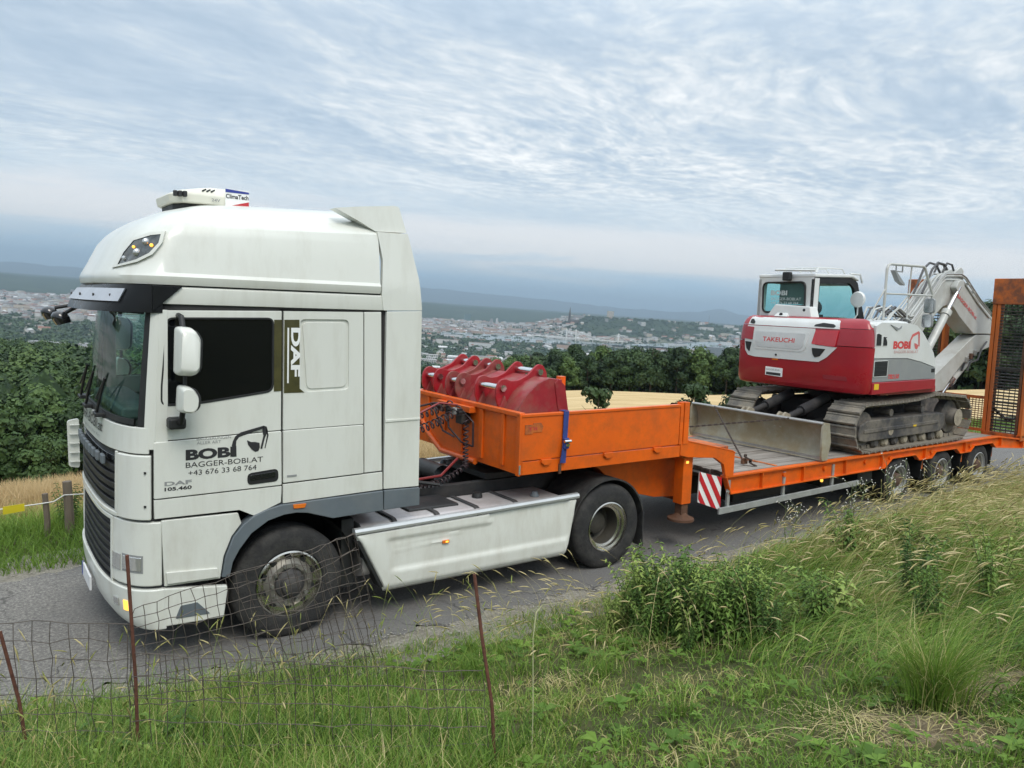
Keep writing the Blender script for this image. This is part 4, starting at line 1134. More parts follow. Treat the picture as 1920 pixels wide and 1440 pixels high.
# air conditioner on the roof
def ac_ring(z, x0, x1, hw): return [(x0, 1.25-hw*.62, z), (x0+.10, 1.25-hw, z), (x1-.1, 1.25-hw, z), (x1, 1.25-hw*.7, z), (x1, 1.25+hw*.7, z), (x1-.1, 1.25+hw, z), (x0+.10, 1.25+hw, z), (x0, 1.25+hw*.62, z)]
M_cream = material('cream_plastic', (.72, .71, .62), .45, var=.06)
g = G().loft([ac_ring(3.76, -.80, .02, .36), ac_ring(3.83, -.80, .02, .36)]); hatch_ = truck.part('roof_hatch', g, M_black, bevel=.01)
g = G().loft([ac_ring(3.83, -.84, .04, .42), ac_ring(3.91, -.86, .05, .43), ac_ring(3.955, -.72, .04, .40), ac_ring(3.99, -.50, .02, .34)]); acu = truck.part('air_conditioner', g, M_cream, smooth=28, bevel=.015)
for k in range(3):
    g = G(); g.box(-.845+.05*k, -.80+.05*k, .812-.012*k, .85, 3.875, 3.925); truck.part('intake', g, M_black, parent=acu, bevel=.008)
for k in range(3):
    g = G(); g.obox((-.52+.05*k, .835, 3.945), (-.47+.05*k, .86, 3.965), .012, .012); truck.part('vent_slot', g, M_black, parent=acu)
st = G(); st.box(-.26, .02, .816, .82, 3.835, 3.985); stk = truck.part('sticker', st, M_whiteprint, parent=acu)
def ac_text(b_, x, z, w, h, mat, bold=.02): return truck.part('lettering', text_mesh(b_, w, h, (x, .813, z), (1, 0, 0), (0, 0, 1), 0, bold), mat, parent=acu)
ac_text('ClimaTech', -.255, 3.902, .27, .04, M_print)
ac_text('24V', -.42, 3.86, .10, .026, M_greyprint)
M_bluefilm = material('blue_print', (.03, .05, .28), .5); M_redprint = material('red_print', (.5, .03, .04), .5)
g = G(); g.add([(-.26, .8135, 3.985), (-.26, .8135, 3.955), (.02, .8135, 3.955), (.02, .8135, 3.972)], [(0, 1, 2, 3)]); truck.part('sticker_stripe', g, M_bluefilm, parent=acu)
g = G(); g.add([(-.10, .8135, 3.86), (.02, .8135, 3.885), (.02, .8135, 3.838), (-.20, .8135, 3.838)], [(0, 1, 2, 3)]); truck.part('sticker_stripe', g, M_redprint, parent=acu)

for o_ in (acu, hatch_): o_.scale.x = .747; o_.location.x = -.537
# ---- mirrors
for s in (-1, 1):
    yy = lambda d: side_y(s, -d)
    for (z0, z1, x0, x1) in ((2.40, 2.785, -1.01, -.835), (2.115, 2.335, -.995, -.85)):
        g = G()
        pts = rounded([(x0, z0+.01), (x0+.01, z1), (x1-.05, z1-.01), (x1, z1-.09), (x1-.01, z0+.04), (x1-.05, z0)], .035)
        # the housing's broad white back faces forward and outward
        rings = []
        for d, k in ((.14, .90), (.17, .98), (.25, 1.0), (.33, .93), (.36, .78)):
            cx, cz = (x0+x1)/2, (z0+z1)/2
            rings.append([(cx+(x-cx)*k, yy(d), cz+(z-cz)*k) for x, z in pts])
        g.loft(rings); mr = truck.part('mirror', g, M_white, smooth=50)
        g = G(); g.xz([((x0+x1)/2+(x-(x0+x1)/2)*.86+.03, (z0+z1)/2+(z-(z0+z1)/2)*.9) for x, z in pts], yy(.15), yy(.30)); truck.part('mirror_back', g, M_black, parent=mr, bevel=.01)
    g = G(); g.tube([(-.93, yy(-.01), 2.86), (-.94, yy(.14), 2.85), (-.94, yy(.2), 2.74)], .022, 8); g.tube([(-.95, yy(-.01), 2.02), (-.95, yy(.16), 2.03), (-.94, yy(.22), 2.2)], .022, 8); g.tube([(-.93, yy(.2), 2.75), (-.93, yy(.2), 2.15)], .016, 8)
    truck.part('mirror_arm', g, M_black, smooth=50)
    g = G(); g.box(-1.03, -.90, yy(.0) if s < 0 else yy(.12), yy(.12) if s < 0 else yy(0), 1.97, 2.06); truck.part('mirror_foot', g, M_black, bevel=.02)
for (xx, yy_, zz) in ((-1.62, 2.3, 2.76), (-1.58, 1.75, 2.73)):
    g = G(); g.tube([(-1.44, yy_-.05, 2.88), (xx+.05, yy_, zz+.09)], .018, 6); mr = truck.part('front_mirror', g, M_black)
    g = G(); g.loft([[(xx+.07*math.cos(a_)*k+.03*d, yy_+.10*math.sin(a_)*k, zz+.05-.06*d+.05*math.cos(a_)*k*.4) for a_ in [2*PI*i/14 for i in range(14)]] for d, k in ((-.8, .5), (-.4, .9), (.3, 1), (1, .9))]); truck.part('mirror_head', g, M_gloss, parent=mr, smooth=60)

# ---- wheels
def wheel(th, x, yface, r, w, s, kind, rimr=None, name='wheel'):
    """s=-1: outer face towards -Y"""
    rimr = rimr or r*.575
    wo = th.group_part(name)
    def L(prof, n=48): 
        g = G(); g.lathe([(a_, -s*b_ if s > 0 else b_) for a_, b_ in prof], (x, yface, r-.008), 'y', n); return g
    tw = w
    prof = [(rimr, .02), (rimr+.015, .0), (rimr+.5*(r-rimr), -.008), (r-.05, .004), (r-.018, .022), (r, .05)]
    k = 5
    for i in range(k):
        a0 = .05+(tw-.10)*i/k; a1 = .05+(tw-.10)*(i+1)/k
        prof += [(r, a0+.012), (r, a1-.006), (r-.012, a1-.004), (r-.012, a1+.004)] if i < k-1 else [(r, a1)]
    prof += [(r-.018, tw-.022), (rimr+.015, tw), (rimr, tw-.02)]
    th.part('tyre', L(prof, 64), M_rubber, parent=wo, smooth=35)
    for rr_ in (rimr+.03, rimr+.5*(r-rimr), r-.045):
        pass
    if kind == 'steer':
        p = [(rimr+.002, .006), (rimr-.012, .0), (rimr-.02, .02), (rimr-.035, .055), (rimr*.80, .06), (rimr*.76, .045)]
        th.part('rim', L(p), M_rim, parent=wo, smooth=30)
        p = [(rimr*.76, .045), (rimr*.70, .03), (rimr*.62, .005), (rimr*.50, .0), (rimr*.46, .01)]
        th.part('wheel_disc', L(p), material('wheel_disc_steel', (.26, .25, .22), .42, metal=.5, var=.2, scale=4, dirt=(.12, .10, .08), dirt_amt=.5), parent=wo, smooth=30)
        p = [(rimr*.47, .02), (rimr*.44, -.005), (rimr*.34, -.02), (rimr*.30, -.07), (rimr*.20, -.085), (.0005, -.085)]
        th.part('hub', L(p, 24), M_chassis, parent=wo, smooth=40)
        bolt = []
        for i in range(10):
            a_ = 2*PI*i/10; g = G(); g.lathe([(.0005, -.035), (.016, -.035), (.018, .02)], (x+rimr*.56*math.cos(a_), yface, r+rimr*.56*math.sin(a_)), 'y', 6)
            th.part('wheel_nut', g, M_steel, parent=wo)
        for i in range(10):
            a_ = 2*PI*(i+.5)/10; g = G(); g.lathe([(.0005, .035), (.028, .035), (.028, .045)], (x+rimr*.755*math.cos(a_), yface+.002, r+rimr*.755*math.sin(a_)), 'y', 10)
            th.part('hand_hole', g, M_black, parent=wo)
    else:
        dp = .5*w if kind == 'drive' else .38*w
        p = [(rimr+.002, .006), (rimr-.012, .0), (rimr-.018, .03), (rimr-.045, .04), (rimr-.05, .075), (rimr-.075, .085)]
        th.part('rim_well', L([(rimr-.075, .085), (rimr-.085, dp-.02), (rimr-.11, dp)]), M_rimdark, parent=wo, smooth=30)
        th.part('rim', L(p), M_rim if kind == 'drive' else material('rim_silver', (.55, .55, .54), .35, metal=.6, var=.15, dirt=(.28, .25, .2), dirt_amt=.3), parent=wo, smooth=30)
        p = [(rimr-.108, dp), (rimr*.52, dp+.01), (rimr*.45, dp-.01), (rimr*.42, dp-.08), (rimr*.30, dp-.10), (.0005, dp-.10)]
        mt_ = M_rimdark if kind == 'drive' else material('hub_orange', (.13, .075, .05), .6, var=.3, dirt=(.08, .06, .05), dirt_amt=.7)
        th.part('hub', L(p, 28), mt_, parent=wo, smooth=35)
        if kind == 'drive':
            for i in range(8):
                a_ = 2*PI*i/8; yy = yface+s*-1*(dp-.01)*-1 if False else (yface+(dp-.005) if s < 0 else yface-(dp-.005))
                g = G(); g.lathe([(.0005, 0), (.028, 0), (.028, .006)], (x+rimr*.62*math.cos(a_), yy, r+rimr*.62*math.sin(a_)), 'y', 10); th.part('hand_hole', g, M_black, parent=wo)
    return wo
for s, yf in ((-1, .05), (1, 2.45)):
    wheel(truck, 0.0, yf, .505, .31, s, 'steer', .295)
    wheel(truck, 3.79, yf+(-.02 if s < 0 else .02), .505, .56, s, 'drive', .295)
# wheel housing and chassis
g = G()
g.lathe([(.60, .03), (.60, .60)], (0, .0, .55), 'y', 24, (math.radians(-5), math.radians(185))); truck.part('wheel_housing', g, material('housing_dark', (.006, .006, .006), .9, var=.1), smooth=40)
g = G(); g.lathe([(.60, .03), (.60, .60)], (0, 1.85, .55), 'y', 24, (math.radians(-5), math.radians(185))); truck.part('wheel_housing', g, material('housing_dark', (.006, .006, .006), .9, var=.1), smooth=40)
g = G(); g.box(-.9, .84, .62, 1.88, .62, 1.3); truck.part('engine_block', g, MATS['housing_dark'])
for y in (.80, 1.62):
    g = G(); g.box(-1.1, 4.55, y, y+.08, .74, 1.02); truck.part('frame_rail', g, M_chassis, bevel=.01)
for x in (.9, 2.0, 2.9, 4.5):
    g = G(); g.box(x, x+.1, .86, 1.64, .78, .96); truck.part('cross_member', g, M_chassis)
g = G(); g.tube([(0, .3, .5), (0, 2.2, .5)], .06, 8); g.tube([(3.79, .3, .5), (3.79, 2.2, .5)], .09, 10); g.lathe([(.05, -.22), (.2, -.1), (.24, 0), (.2, .1), (.05, .22)], (3.79, 1.25, .5), 'y', 16); truck.part('axle', g, M_chassis, smooth=40)
# tank with straps under a tread plate, steps, skirt
def tank_ring(x, s):
    pr = rounded([(.06, .45), (.07, .86), (.13, .925), (.66, .925), (.72, .86), (.72, .45), (.62, .40), (.18, .40)], .05, 3)
    return [(x, y if s < 0 else 2.5-y, z) for y, z in pr]
for s in (-1, 1):
    g = G().loft([tank_ring(.70, s), tank_ring(3.12, s)]); tk = truck.part('fuel_tank', g, M_alu, smooth=35)
    for x in (1.02, 1.50, 1.98, 2.48):
        pr = rounded([(.05, .45), (.06, .865), (.125, .935), (.665, .935), (.73, .865), (.73, .45)], .05, 3)
        rings = [[(xx, y if s < 0 else 2.5-y, z) for y, z in pr] for xx in (x, x+.055)]
        g = G().loft(rings, closed=False, caps=False); st_ = truck.part('strap', g, M_chassis, parent=tk, smooth=35)
        md = st_.modifiers.new('thick', 'SOLIDIFY'); md.thickness = .008; md.offset = 0
    g = G(); g.lathe([(.0005, .04), (.05, .04), (.06, 0), (.06, -.03)], (2.25, side_y(s, .50), .94), 'z', 14); truck.part('filler_cap', g, M_black, parent=tk)
    g = G(); g.lathe([(.0005, .05), (.03, .05), (.055, 0)], (2.85, side_y(s, .25), .93), 'z', 12); truck.part('cap', g, M_greytrim, parent=tk)
    sk = rounded([(.60, .86), (3.245, .90), (3.15, .315), (3.10, .30), (.95, .265), (.89, .30)], [.01, .02, .04, .02, .04, .05])
    rec = rounded([(.92, .785), (2.2, .80), (3.12, .45), (3.12, .40), (1.0, .42)], [.05, .3, .02, .02, .08])
    def swell(p, s=s):
        x, y, z = p
        t = -.018*smooth01((.5-z)/.12)+.012*smooth01((x-.86)/.12)*smooth01((z-.42)/.06)*smooth01((.80-z)/.05+.2*0)
        return (x, y+(t if s < 0 else -t), z)
    def grid_plate(x0, x1, nx, zb, zt, nz, inside):
        pass
    # skirt as a fine sheet so that its pressed-in field shows
    nx, nz = 90, 30; vs = []; fs = []
    for i in range(nx+1):
        x = .60+2.645*i/nx
        zt = .86+.04*(x-.6)/2.645; zb = .30-.03*min(1, (x-.6)/.35) if x > .89 else .30+(.89-x)/.29*.55
        if x > 3.15: zb = .315+(x-3.15)/.095*.52
        for j in range(nz+1):
            z = zb+(zt-zb)*j/nz
            dxl = (x-.90-(.80-z)*.16); dxr = 3.16-x; dzb = z-.445; dzt = .795-z
            t = smooth01(dxl/.05)*smooth01(dzb/.05)*smooth01(dzt/.04 if dxl < 1.2 else 1.0)*smooth01(dxr/.02+.0)
            ridge = .010*math.exp(-((z-(.715+.02*(x-1)))/.008)**2)*(1.0 < x < 1.75)+.010*math.exp(-((z-(.655+.03*(x-1)))/.008)**2)*(1.0 < x < 1.6)
            d = .012*math.sin(PI*j/nz)*-1+.022*t-ridge+.03*smooth01((zb+.06-z)/.06)
            vs.append((x, side_y(s, d-.006), z))
    for i in range(nx):
        for j in range(nz):
            a_ = i*(nz+1)+j; fs.append((a_, a_+nz+1, a_+nz+2, a_+1))
    g = G(); g.add(vs, fs); sko = truck.part('side_skirt', g, M_whitelow, smooth=40)
    md = sko.modifiers.new('thick', 'SOLIDIFY'); md.thickness = .02; md.offset = -1 if s < 0 else 1
    g = G(); rr_ = [(side_y(s, d), z) for d, z in ((-.02, -.012), (-.026, .012), (-.012, .036), (.02, .042), (.05, .034), (.05, -.01))]
    g.loft([[(x, y, z+zz) for y, z in rr_] for x, zz in ((.585, .885), (3.28, .928))]); truck.part('skirt_rail', g, M_galv if False else material('rail_silver', (.62, .64, .64), .35, metal=.5, var=.1), parent=sko, smooth=35)
    g = G(); g.box(1.525, 1.60, side_y(s, -.02), side_y(s, .01), .652, .682) if s < 0 else g.box(1.525, 1.60, side_y(s, .01), side_y(s, -.02), .652, .682)
    mk = truck.part('side_marker', g, M_orangelens, parent=sko, bevel=.004)
    g = G(); g.box(1.555, 1.585, side_y(s, -.024), side_y(s, -.02), .66, .676) if s < 0 else g.box(1.555, 1.585, side_y(s, -.02), side_y(s, -.024), .66, .676)
    truck.part('marker_lamp', g, M_amberlit, parent=sko)
    g = G(); g.disc(.014, (.68, side_y(s, -.008), .83), 'y', 12, .004); truck.part('screw', g, M_black, parent=sko)
    # mudguard and flap over the drive wheel
    g = G(); yy0, yy1 = (.03, .66) if s < 0 else (1.84, 2.47)
    n_ = 24; a0, a1 = math.radians(12), math.radians(168)
    ring = lambda R_: [(3.79+R_*math.cos(a0+(a1-a0)*k/n_), .50+R_*math.sin(a0+(a1-a0)*k/n_)) for k in range(n_+1)]
    g.xz(ring(.575)+ring(.555)[::-1], yy0, yy1); truck.part('mudguard', g, M_rubber, smooth=30)
    g = G(); g.poly([(4.34, yy0, .64), (4.36, yy0, .18), (4.375, yy0, .18), (4.355, yy0, .64)], (0, yy1-yy0, 0)); truck.part('mud_flap', g, M_rubber)
g = G(); g.box(2.55, 3.9, .80, 1.70, 1.03, 1.10); g.lathe([(.0005, .09), (.42, .09), (.45, .06), (.45, 0)], (3.25, 1.25, 1.09), 'z', 28); truck.part('fifth_wheel', g, M_chassis, smooth=30, bevel=.005)
g = G(); g.box(1.3, 1.9, .30, .75, .55, .95); g.box(1.32, 1.62, .9, 1.55, 1.0, 1.14); g.lathe([(.12, 0), (.12, .5)], (2.1, 1.0, 1.08), 'y', 14); truck.part('air_tank', g, M_black, bevel=.02)
g = G(); g.box(.9, 1.0, .5, 2.0, 1.02, 1.25); g.tube([(1.3, .5, 1.1), (1.5, .6, 1.16), (1.8, .55, 1.1)], .02, 6); truck.part('rear_cab_mount', g, M_black)
# rusty step plate behind the front wheel
g = G(); g.obox((.62, .05, .80), (.86, .05, .33), .03, .16, (0, 1, 0)); g.box(.5, .62, .1, .5, .35, 1.0); truck.part('splash_guard', g, M_black)
# coiled supply lines between cab and trailer
def coil(p0, p1, r, turns, sag=.0, n=12):
    p0 = Vector(p0); p1 = Vector(p1); pts = []
    d = (p1-p0); sx = d.cross(Vector((0, 0, 1))).normalized() if abs(d.normalized().z) < .95 else Vector((1, 0, 0)); sy = d.cross(sx).normalized()
    for i in range(turns*n+1):
        t = i/(turns*n); a_ = 2*PI*i/n; c = p0+d*t+Vector((0, 0, -sag*4*t*(1-t)))
        pts.append(c+sx*math.cos(a_)*r+sy*math.sin(a_)*r)
    return pts
M_hose = material('supply_hose', (.04, .025, .03), .5)
for (p0, p1, r_, t_) in (((1.26, .9, 1.62), (2.36, 1.1, 1.82), .045, 16), ((2.36, .95, 1.72), (2.28, .80, 1.2), .028, 12), ((2.28, .80, 1.22), (1.5, .62, 1.12), .028, 14), ((1.26, 1.1, 1.8), (2.36, 1.3, 1.86), .04, 15)):
    g = G(); g.tube(coil(p0, p1, r_, t_, .08), .009, 5); truck.part('coiled_hose', g, M_hose, smooth=60)
M_redhose = material('red_hose', (.25, .03, .03), .5)
g = G(); g.tube([(1.26, 1.2, 1.75), (1.7, 1.15, 1.72), (2.1, 1.12, 1.9), (2.38, 1.15, 1.86)], .012, 6); g.tube([(2.2, .85, 1.3), (1.9, .7, 1.16), (1.5, .7, 1.14)], .015, 6); truck.part('supply_hose', g, M_redhose, smooth=60)
# ------------------------------------------------------------------ low-bed trailer
M_or = material('orange_paint', (.78, .125, .005), .40, var=.12, scale=2.0, dirt=(.36, .085, .018), dirt_amt=.5, dirt_scale=5, coat=.15)
M_orust = material('orange_paint_rusty', (.62, .145, .018), .6, var=.2, scale=3, dirt=(.14, .055, .03), dirt_amt=.9, dirt_scale=4)
M_orust2 = material('orange_post_worn', (.60, .14, .016), .6, var=.2, scale=3, dirt=(.25, .10, .05), dirt_amt=.7, dirt_scale=2.5, stretch=(1, 1, .25))
M_rust = material('rusty_steel', (.10, .05, .03), .85, var=.4, scale=8, dirt=(.18, .08, .04), dirt_amt=.7, bump=.4)
M_wood = material('grey_planks', (.30, .27, .24), .9, var=.35, scale=3, dirt=(.14, .12, .10), dirt_amt=.7, dirt_scale=3, stretch=(.25, 3, 3), bump=.5, bump_scale=20)
M_darksteel = material('dark_steel', (.05, .048, .045), .6, metal=.3, var=.4, scale=6, dirt=(.12, .10, .08), dirt_amt=.6)
tr = Thing('low_bed_trailer', (8.5, 1.25, 0), 'orange low-bed trailer with a stepped deck, carrying a white and red excavator', 'trailer')
# front box over the fifth wheel
g = G(); g.box(2.50, 4.92, .04, 2.46, 1.26, 1.40); tr.part('neck_floor', g, M_or, bevel=.01)
fr_pts = [(.0, 1.245), (1.62, 1.245), (1.97, 1.42), (2.13, 1.60), (2.5, 1.62), (2.5, 1.905), (.0, 1.895)]
g = G(); g.yz(fr_pts, 2.455, 2.49); fpn = tr.part('front_wall', g, M_or, bevel=.005)
g = G(); g.yz([(.0, 1.865), (2.5, 1.875), (2.5, 1.925), (.0, 1.915)], 2.425, 2.50); tr.part('top_rail', g, M_or, parent=fpn, bevel=.008)
for y0_, y1_ in ((.30, .36), (.72, .80), (1.16, 1.24), (1.55, 1.60), (1.95, 2.0)):
    g = G(); g.box(2.435, 2.457, y0_, y1_, 1.30 if y0_ < 1.5 else 1.5, 1.865); tr.part('rib', g, M_or, parent=fpn, bevel=.008)
g = G(); g.tube([(2.44, .85, 1.24), (2.44, 1.62, 1.24), (2.44, 2.0, 1.43), (2.44, 2.16, 1.61)], .035, 8); tr.part('bottom_tube', g, M_or, parent=fpn, smooth=50)
g = G(); g.box(2.36, 2.455, .88, 1.62, 1.80, 1.87); bk = tr.part('hose_bracket', g, M_or, parent=fpn, bevel=.006)
for k, y_ in enumerate((1.0, 1.12, 1.26, 1.4, 1.5)):
    g = G(); g.lathe([(.0005, -.10), (.024, -.10), (.028, -.06), (.018, -.05), (.018, 0)], (2.38, y_, 1.80+.012*(k % 2)), 'x', 10); g.box(2.28, 2.33, y_-.02, y_+.02, 1.76, 1.84)
    tr.part('coupling', g, [M_black, M_galv][k % 2] if k != 3 else M_rust, parent=fpn)
g = G(); g.box(2.32, 2.44, .98, 1.12, 1.66, 1.78); tr.part('valve_block', g, M_darksteel, parent=fpn, bevel=.01)
for pts in ([(2.32, 1.3, 1.82), (2.28, 1.2, 1.6), (2.34, 1.0, 1.45), (2.4, .85, 1.42), (2.4, .86, 1.7), (2.36, 1.0, 1.8)], [(2.32, 1.45, 1.82), (2.2, 1.5, 1.84), (2.18, 1.35, 1.78), (2.25, 1.28, 1.55), (2.3, 1.1, 1.5)], [(2.3, 1.12, 1.8), (2.22, 1.2, 1.88), (2.2, 1.42, 1.86), (2.1, 1.6, 1.8)]):
    g = G()
    P_2 = [Vector(p) for p in pts]; q_ = []
    for i in range(len(P_2)-1):
        for k in range(5): q_.append(P_2[i].lerp(P_2[i+1], smooth01(k/5)))
    q_.append(P_2[-1]); g.tube(q_, .012, 6); tr.part('hose', g, M_hose, smooth=60)
# hinged side boards, lower rail, tabs, corner posts
for s in (-1, 1):
    sy = lambda d: side_y(s, d)
    g = G(); g.xz([(2.455, 1.40), (4.86, 1.405), (4.86, 1.895), (2.455, 1.895)], sy(-.005), sy(.035)); sb = tr.part('side_board', g, M_or, bevel=.004)
    g = G(); g.xz([(2.45, 1.868), (4.865, 1.872), (4.865, 1.905), (2.45, 1.90)], sy(-.016), sy(.045)); tr.part('board_rim', g, M_or, parent=sb, bevel=.006)
    g = G(); g.xz([(2.43, 1.245), (4.90, 1.245), (4.90, 1.388), (2.43, 1.388)], sy(0), sy(.045)); tr.part('lower_rail', g, M_or, bevel=.005)
    g = G(); g.xz([(2.425, 1.24), (2.452, 1.24), (2.452, 1.90), (2.425, 1.90)], sy(-.012), sy(.05)); tr.part('corner_post', g, M_or, bevel=.005)
    for x in (2.72, 3.62, 4.42):
        g = G(); g.xz([(x, 1.40), (x+.14, 1.40), (x+.14, 1.37), (x+.10, 1.335), (x+.04, 1.335), (x, 1.365)], sy(-.03), sy(.01)); tr.part('hinge', g, M_or, bevel=.005)
    for x0_, x1_ in ((4.87, 4.925), (4.935, 5.02)):
        g = G(); g.xz([(x0_, 1.40), (x1_, 1.40), (x1_, 1.925), (x0_, 1.93)], sy(-.008 if x0_ < 4.9 else -.016), sy(.06)); tr.part('stake', g, M_or, bevel=.005)
# the far stake pokes up above its board
g = G(); g.box(4.90, 5.0, 2.40, 2.50, 1.4, 2.02); tr.part('stake', g, M_or, bevel=.005)
g = G(); g.xz([(2.495, 1.685), (2.60, 1.685), (2.60, 1.70), (2.72, 1.70), (2.735, 1.76), (2.70, 1.80), (2.60, 1.80), (2.60, 1.785), (2.495, 1.785)], -.012, -.004); lg_ = tr.part('maker_plate', g, M_orust)
g = text_mesh('TII', .12, .032, (2.53, -.0135, 1.725), (1, 0, 0), (0, 0, 1), 0, .02); tr.part('lettering', g, M_redprint, parent=lg_)
g = G(); g.box(2.427, 2.446, -.02, -.012, 1.26, 1.36); tr.part('marker_lamp', g, M_lens)
# blue ratchet strap over the near side board
ss = Thing('ratchet_strap', (3.03, -.02, 1.3), 'blue ratchet strap pulled over the near orange side board', 'strap')
M_blue = material('blue_webbing', (.03, .055, .24), .7, var=.3, scale=20)
g = G(); g.poly([(3.00, .06, 1.908), (3.075, .06, 1.908), (3.07, -.022, 1.912), (3.0, -.022, 1.912)], (0, 0, .006)); g.poly([(3.0, -.022, 1.91), (3.07, -.022, 1.91), (3.045, -.03, 1.34), (2.99, -.03, 1.34)], (0, -.006, 0)); g.poly([(2.985, -.05, 1.58), (3.03, -.05, 1.60), (2.99, -.04, 1.36), (2.96, -.04, 1.34)], (0, -.006, 0))
ss.part('webbing', g, M_blue)
g = G(); g.box(2.99, 3.06, -.07, -.035, 1.50, 1.62); rt = ss.part('ratchet', g, M_blue, bevel=.01)
g = G(); g.box(3.005, 3.055, -.085, -.07, 1.53, 1.56); g.lathe([(.0005, -.045), (.016, -.045), (.016, .045), (.0005, .045)], (3.03, -.075, 1.585), 'x', 10); ss.part('buckle', g, M_chrome, parent=rt)
g = G(); g.box(2.97, 3.0, -.02, .0, 1.22, 1.33); ss.part('hook', g, M_rust)
# gooseneck under the box and step in the deck
g = G(); g.xz([(3.55, 1.26), (3.95, 1.10), (4.3, .80), (4.92, .64), (5.35, .60), (5.35, 1.26)], .42, .62); tr.part('gooseneck', g, M_or, bevel=.01)
g = G(); g.xz([(3.55, 1.26), (3.95, 1.10), (4.3, .80), (4.92, .64), (5.35, .60), (5.35, 1.26)], 1.88, 2.08); tr.part('gooseneck', g, M_or, bevel=.01)
g = G(); g.box(5.02, 5.9, .06, 2.44, 1.20, 1.30); g.box(5.32, 5.40, .35, 2.15, .55, 1.2); tr.part('neck_step', g, M_orust, bevel=.01)
g = G(); g.box(4.35, 5.0, .62, 1.88, .66, 1.25); tr.part('neck_web', g, M_or, bevel=.01)
for s in (-1, 1):
    sy = lambda d: side_y(s, d)
    prof = [(4.905, 1.43), (5.04, 1.435), (5.90, 1.245), (5.955, 1.215), (5.955, .905), (5.80, .905), (5.745, 1.07), (5.56, 1.175), (5.05, 1.225), (4.905, 1.262)]
    g = G(); g.xz(prof, sy(-.006), sy(.05)); ck = tr.part('step_cheek', g, M_or, bevel=.006)
    g = G(); g.xz([(5.04, 1.442), (5.90, 1.252), (5.96, 1.222), (5.96, 1.205), (5.90, 1.235), (5.04, 1.425)], sy(-.012), sy(.16)); tr.part('cheek_rim', g, M_or, parent=ck, bevel=.004)
    # landing leg
    g = G(); g.box(5.06, 5.23, min(sy(.065), sy(.22)), max(sy(.065), sy(.22)), .60, 1.22); ll = tr.part('landing_leg', g, M_or, bevel=.01)
    g = G(); g.box(5.085, 5.205, min(sy(.085), sy(.20)), max(sy(.085), sy(.20)), .44, .61); tr.part('inner_leg', g, M_rust, parent=ll, bevel=.006)
    g = G(); g.lathe([(.0005, .07), (.06, .07), (.11, .02), (.17, .0), (.17, -.03), (.0005, -.03)], (5.145, sy(.145), .41), 'z', 20); tr.part('foot', g, M_rust, parent=ll, smooth=35)
    g = G(); g.box(5.10, 5.14, min(sy(.055), sy(.065)), max(sy(.055), sy(.065)), 1.13, 1.16); tr.part('marker_lamp', g, M_amberlit, parent=ll)
# warning board, slanted stripes
g = G(); bp_ = [(5.36, 1.0), (5.80, .885), (5.80, .445), (5.36, .60)]
g.xz(bp_, .06, .075); wb = tr.part('warning_board', g, M_whiteprint)
def bilerp(u, v):
    a_ = Vector(bp_[0]).lerp(Vector(bp_[1]), u); b_ = Vector(bp_[3]).lerp(Vector(bp_[2]), u); return a_.lerp(b_, v)
def clip_band(c0, c1):
    # region where c0 < v - 1.25 u < c1 inside the unit square
    sq = [(0, 0), (1, 0), (1, 1), (0, 1)]
    def clip(poly, f):
        out = []
        for i in range(len(poly)):
            a_, b_ = poly[i], poly[(i+1) % len(poly)]; fa, fb = f(a_), f(b_)
            if fa >= 0: out.append(a_)
            if fa*fb < 0: t = fa/(fa-fb); out.append((a_[0]+(b_[0]-a_[0])*t, a_[1]+(b_[1]-a_[1])*t))
        return out
    p = clip(sq, lambda q: q[1]-1.25*q[0]-c0); return clip(p, lambda q: c1-(q[1]-1.25*q[0]))
for c0 in (-1.25, -.64, -.03, .58):
    pl = clip_band(c0+.0, c0+.30)
    if len(pl) < 3: continue
    g = G(); g.poly([(bilerp(*p)[0], .058, bilerp(*p)[1]) for p in pl], (0, -.003, 0)); tr.part('red_stripe', g, material('sign_red', (.55, .02, .03), .35), parent=wb)
g = G(); g.disc(.022, (5.865, -.012, .70), 'y', 12, .02); tr.part('position_lamp', g, M_lens)
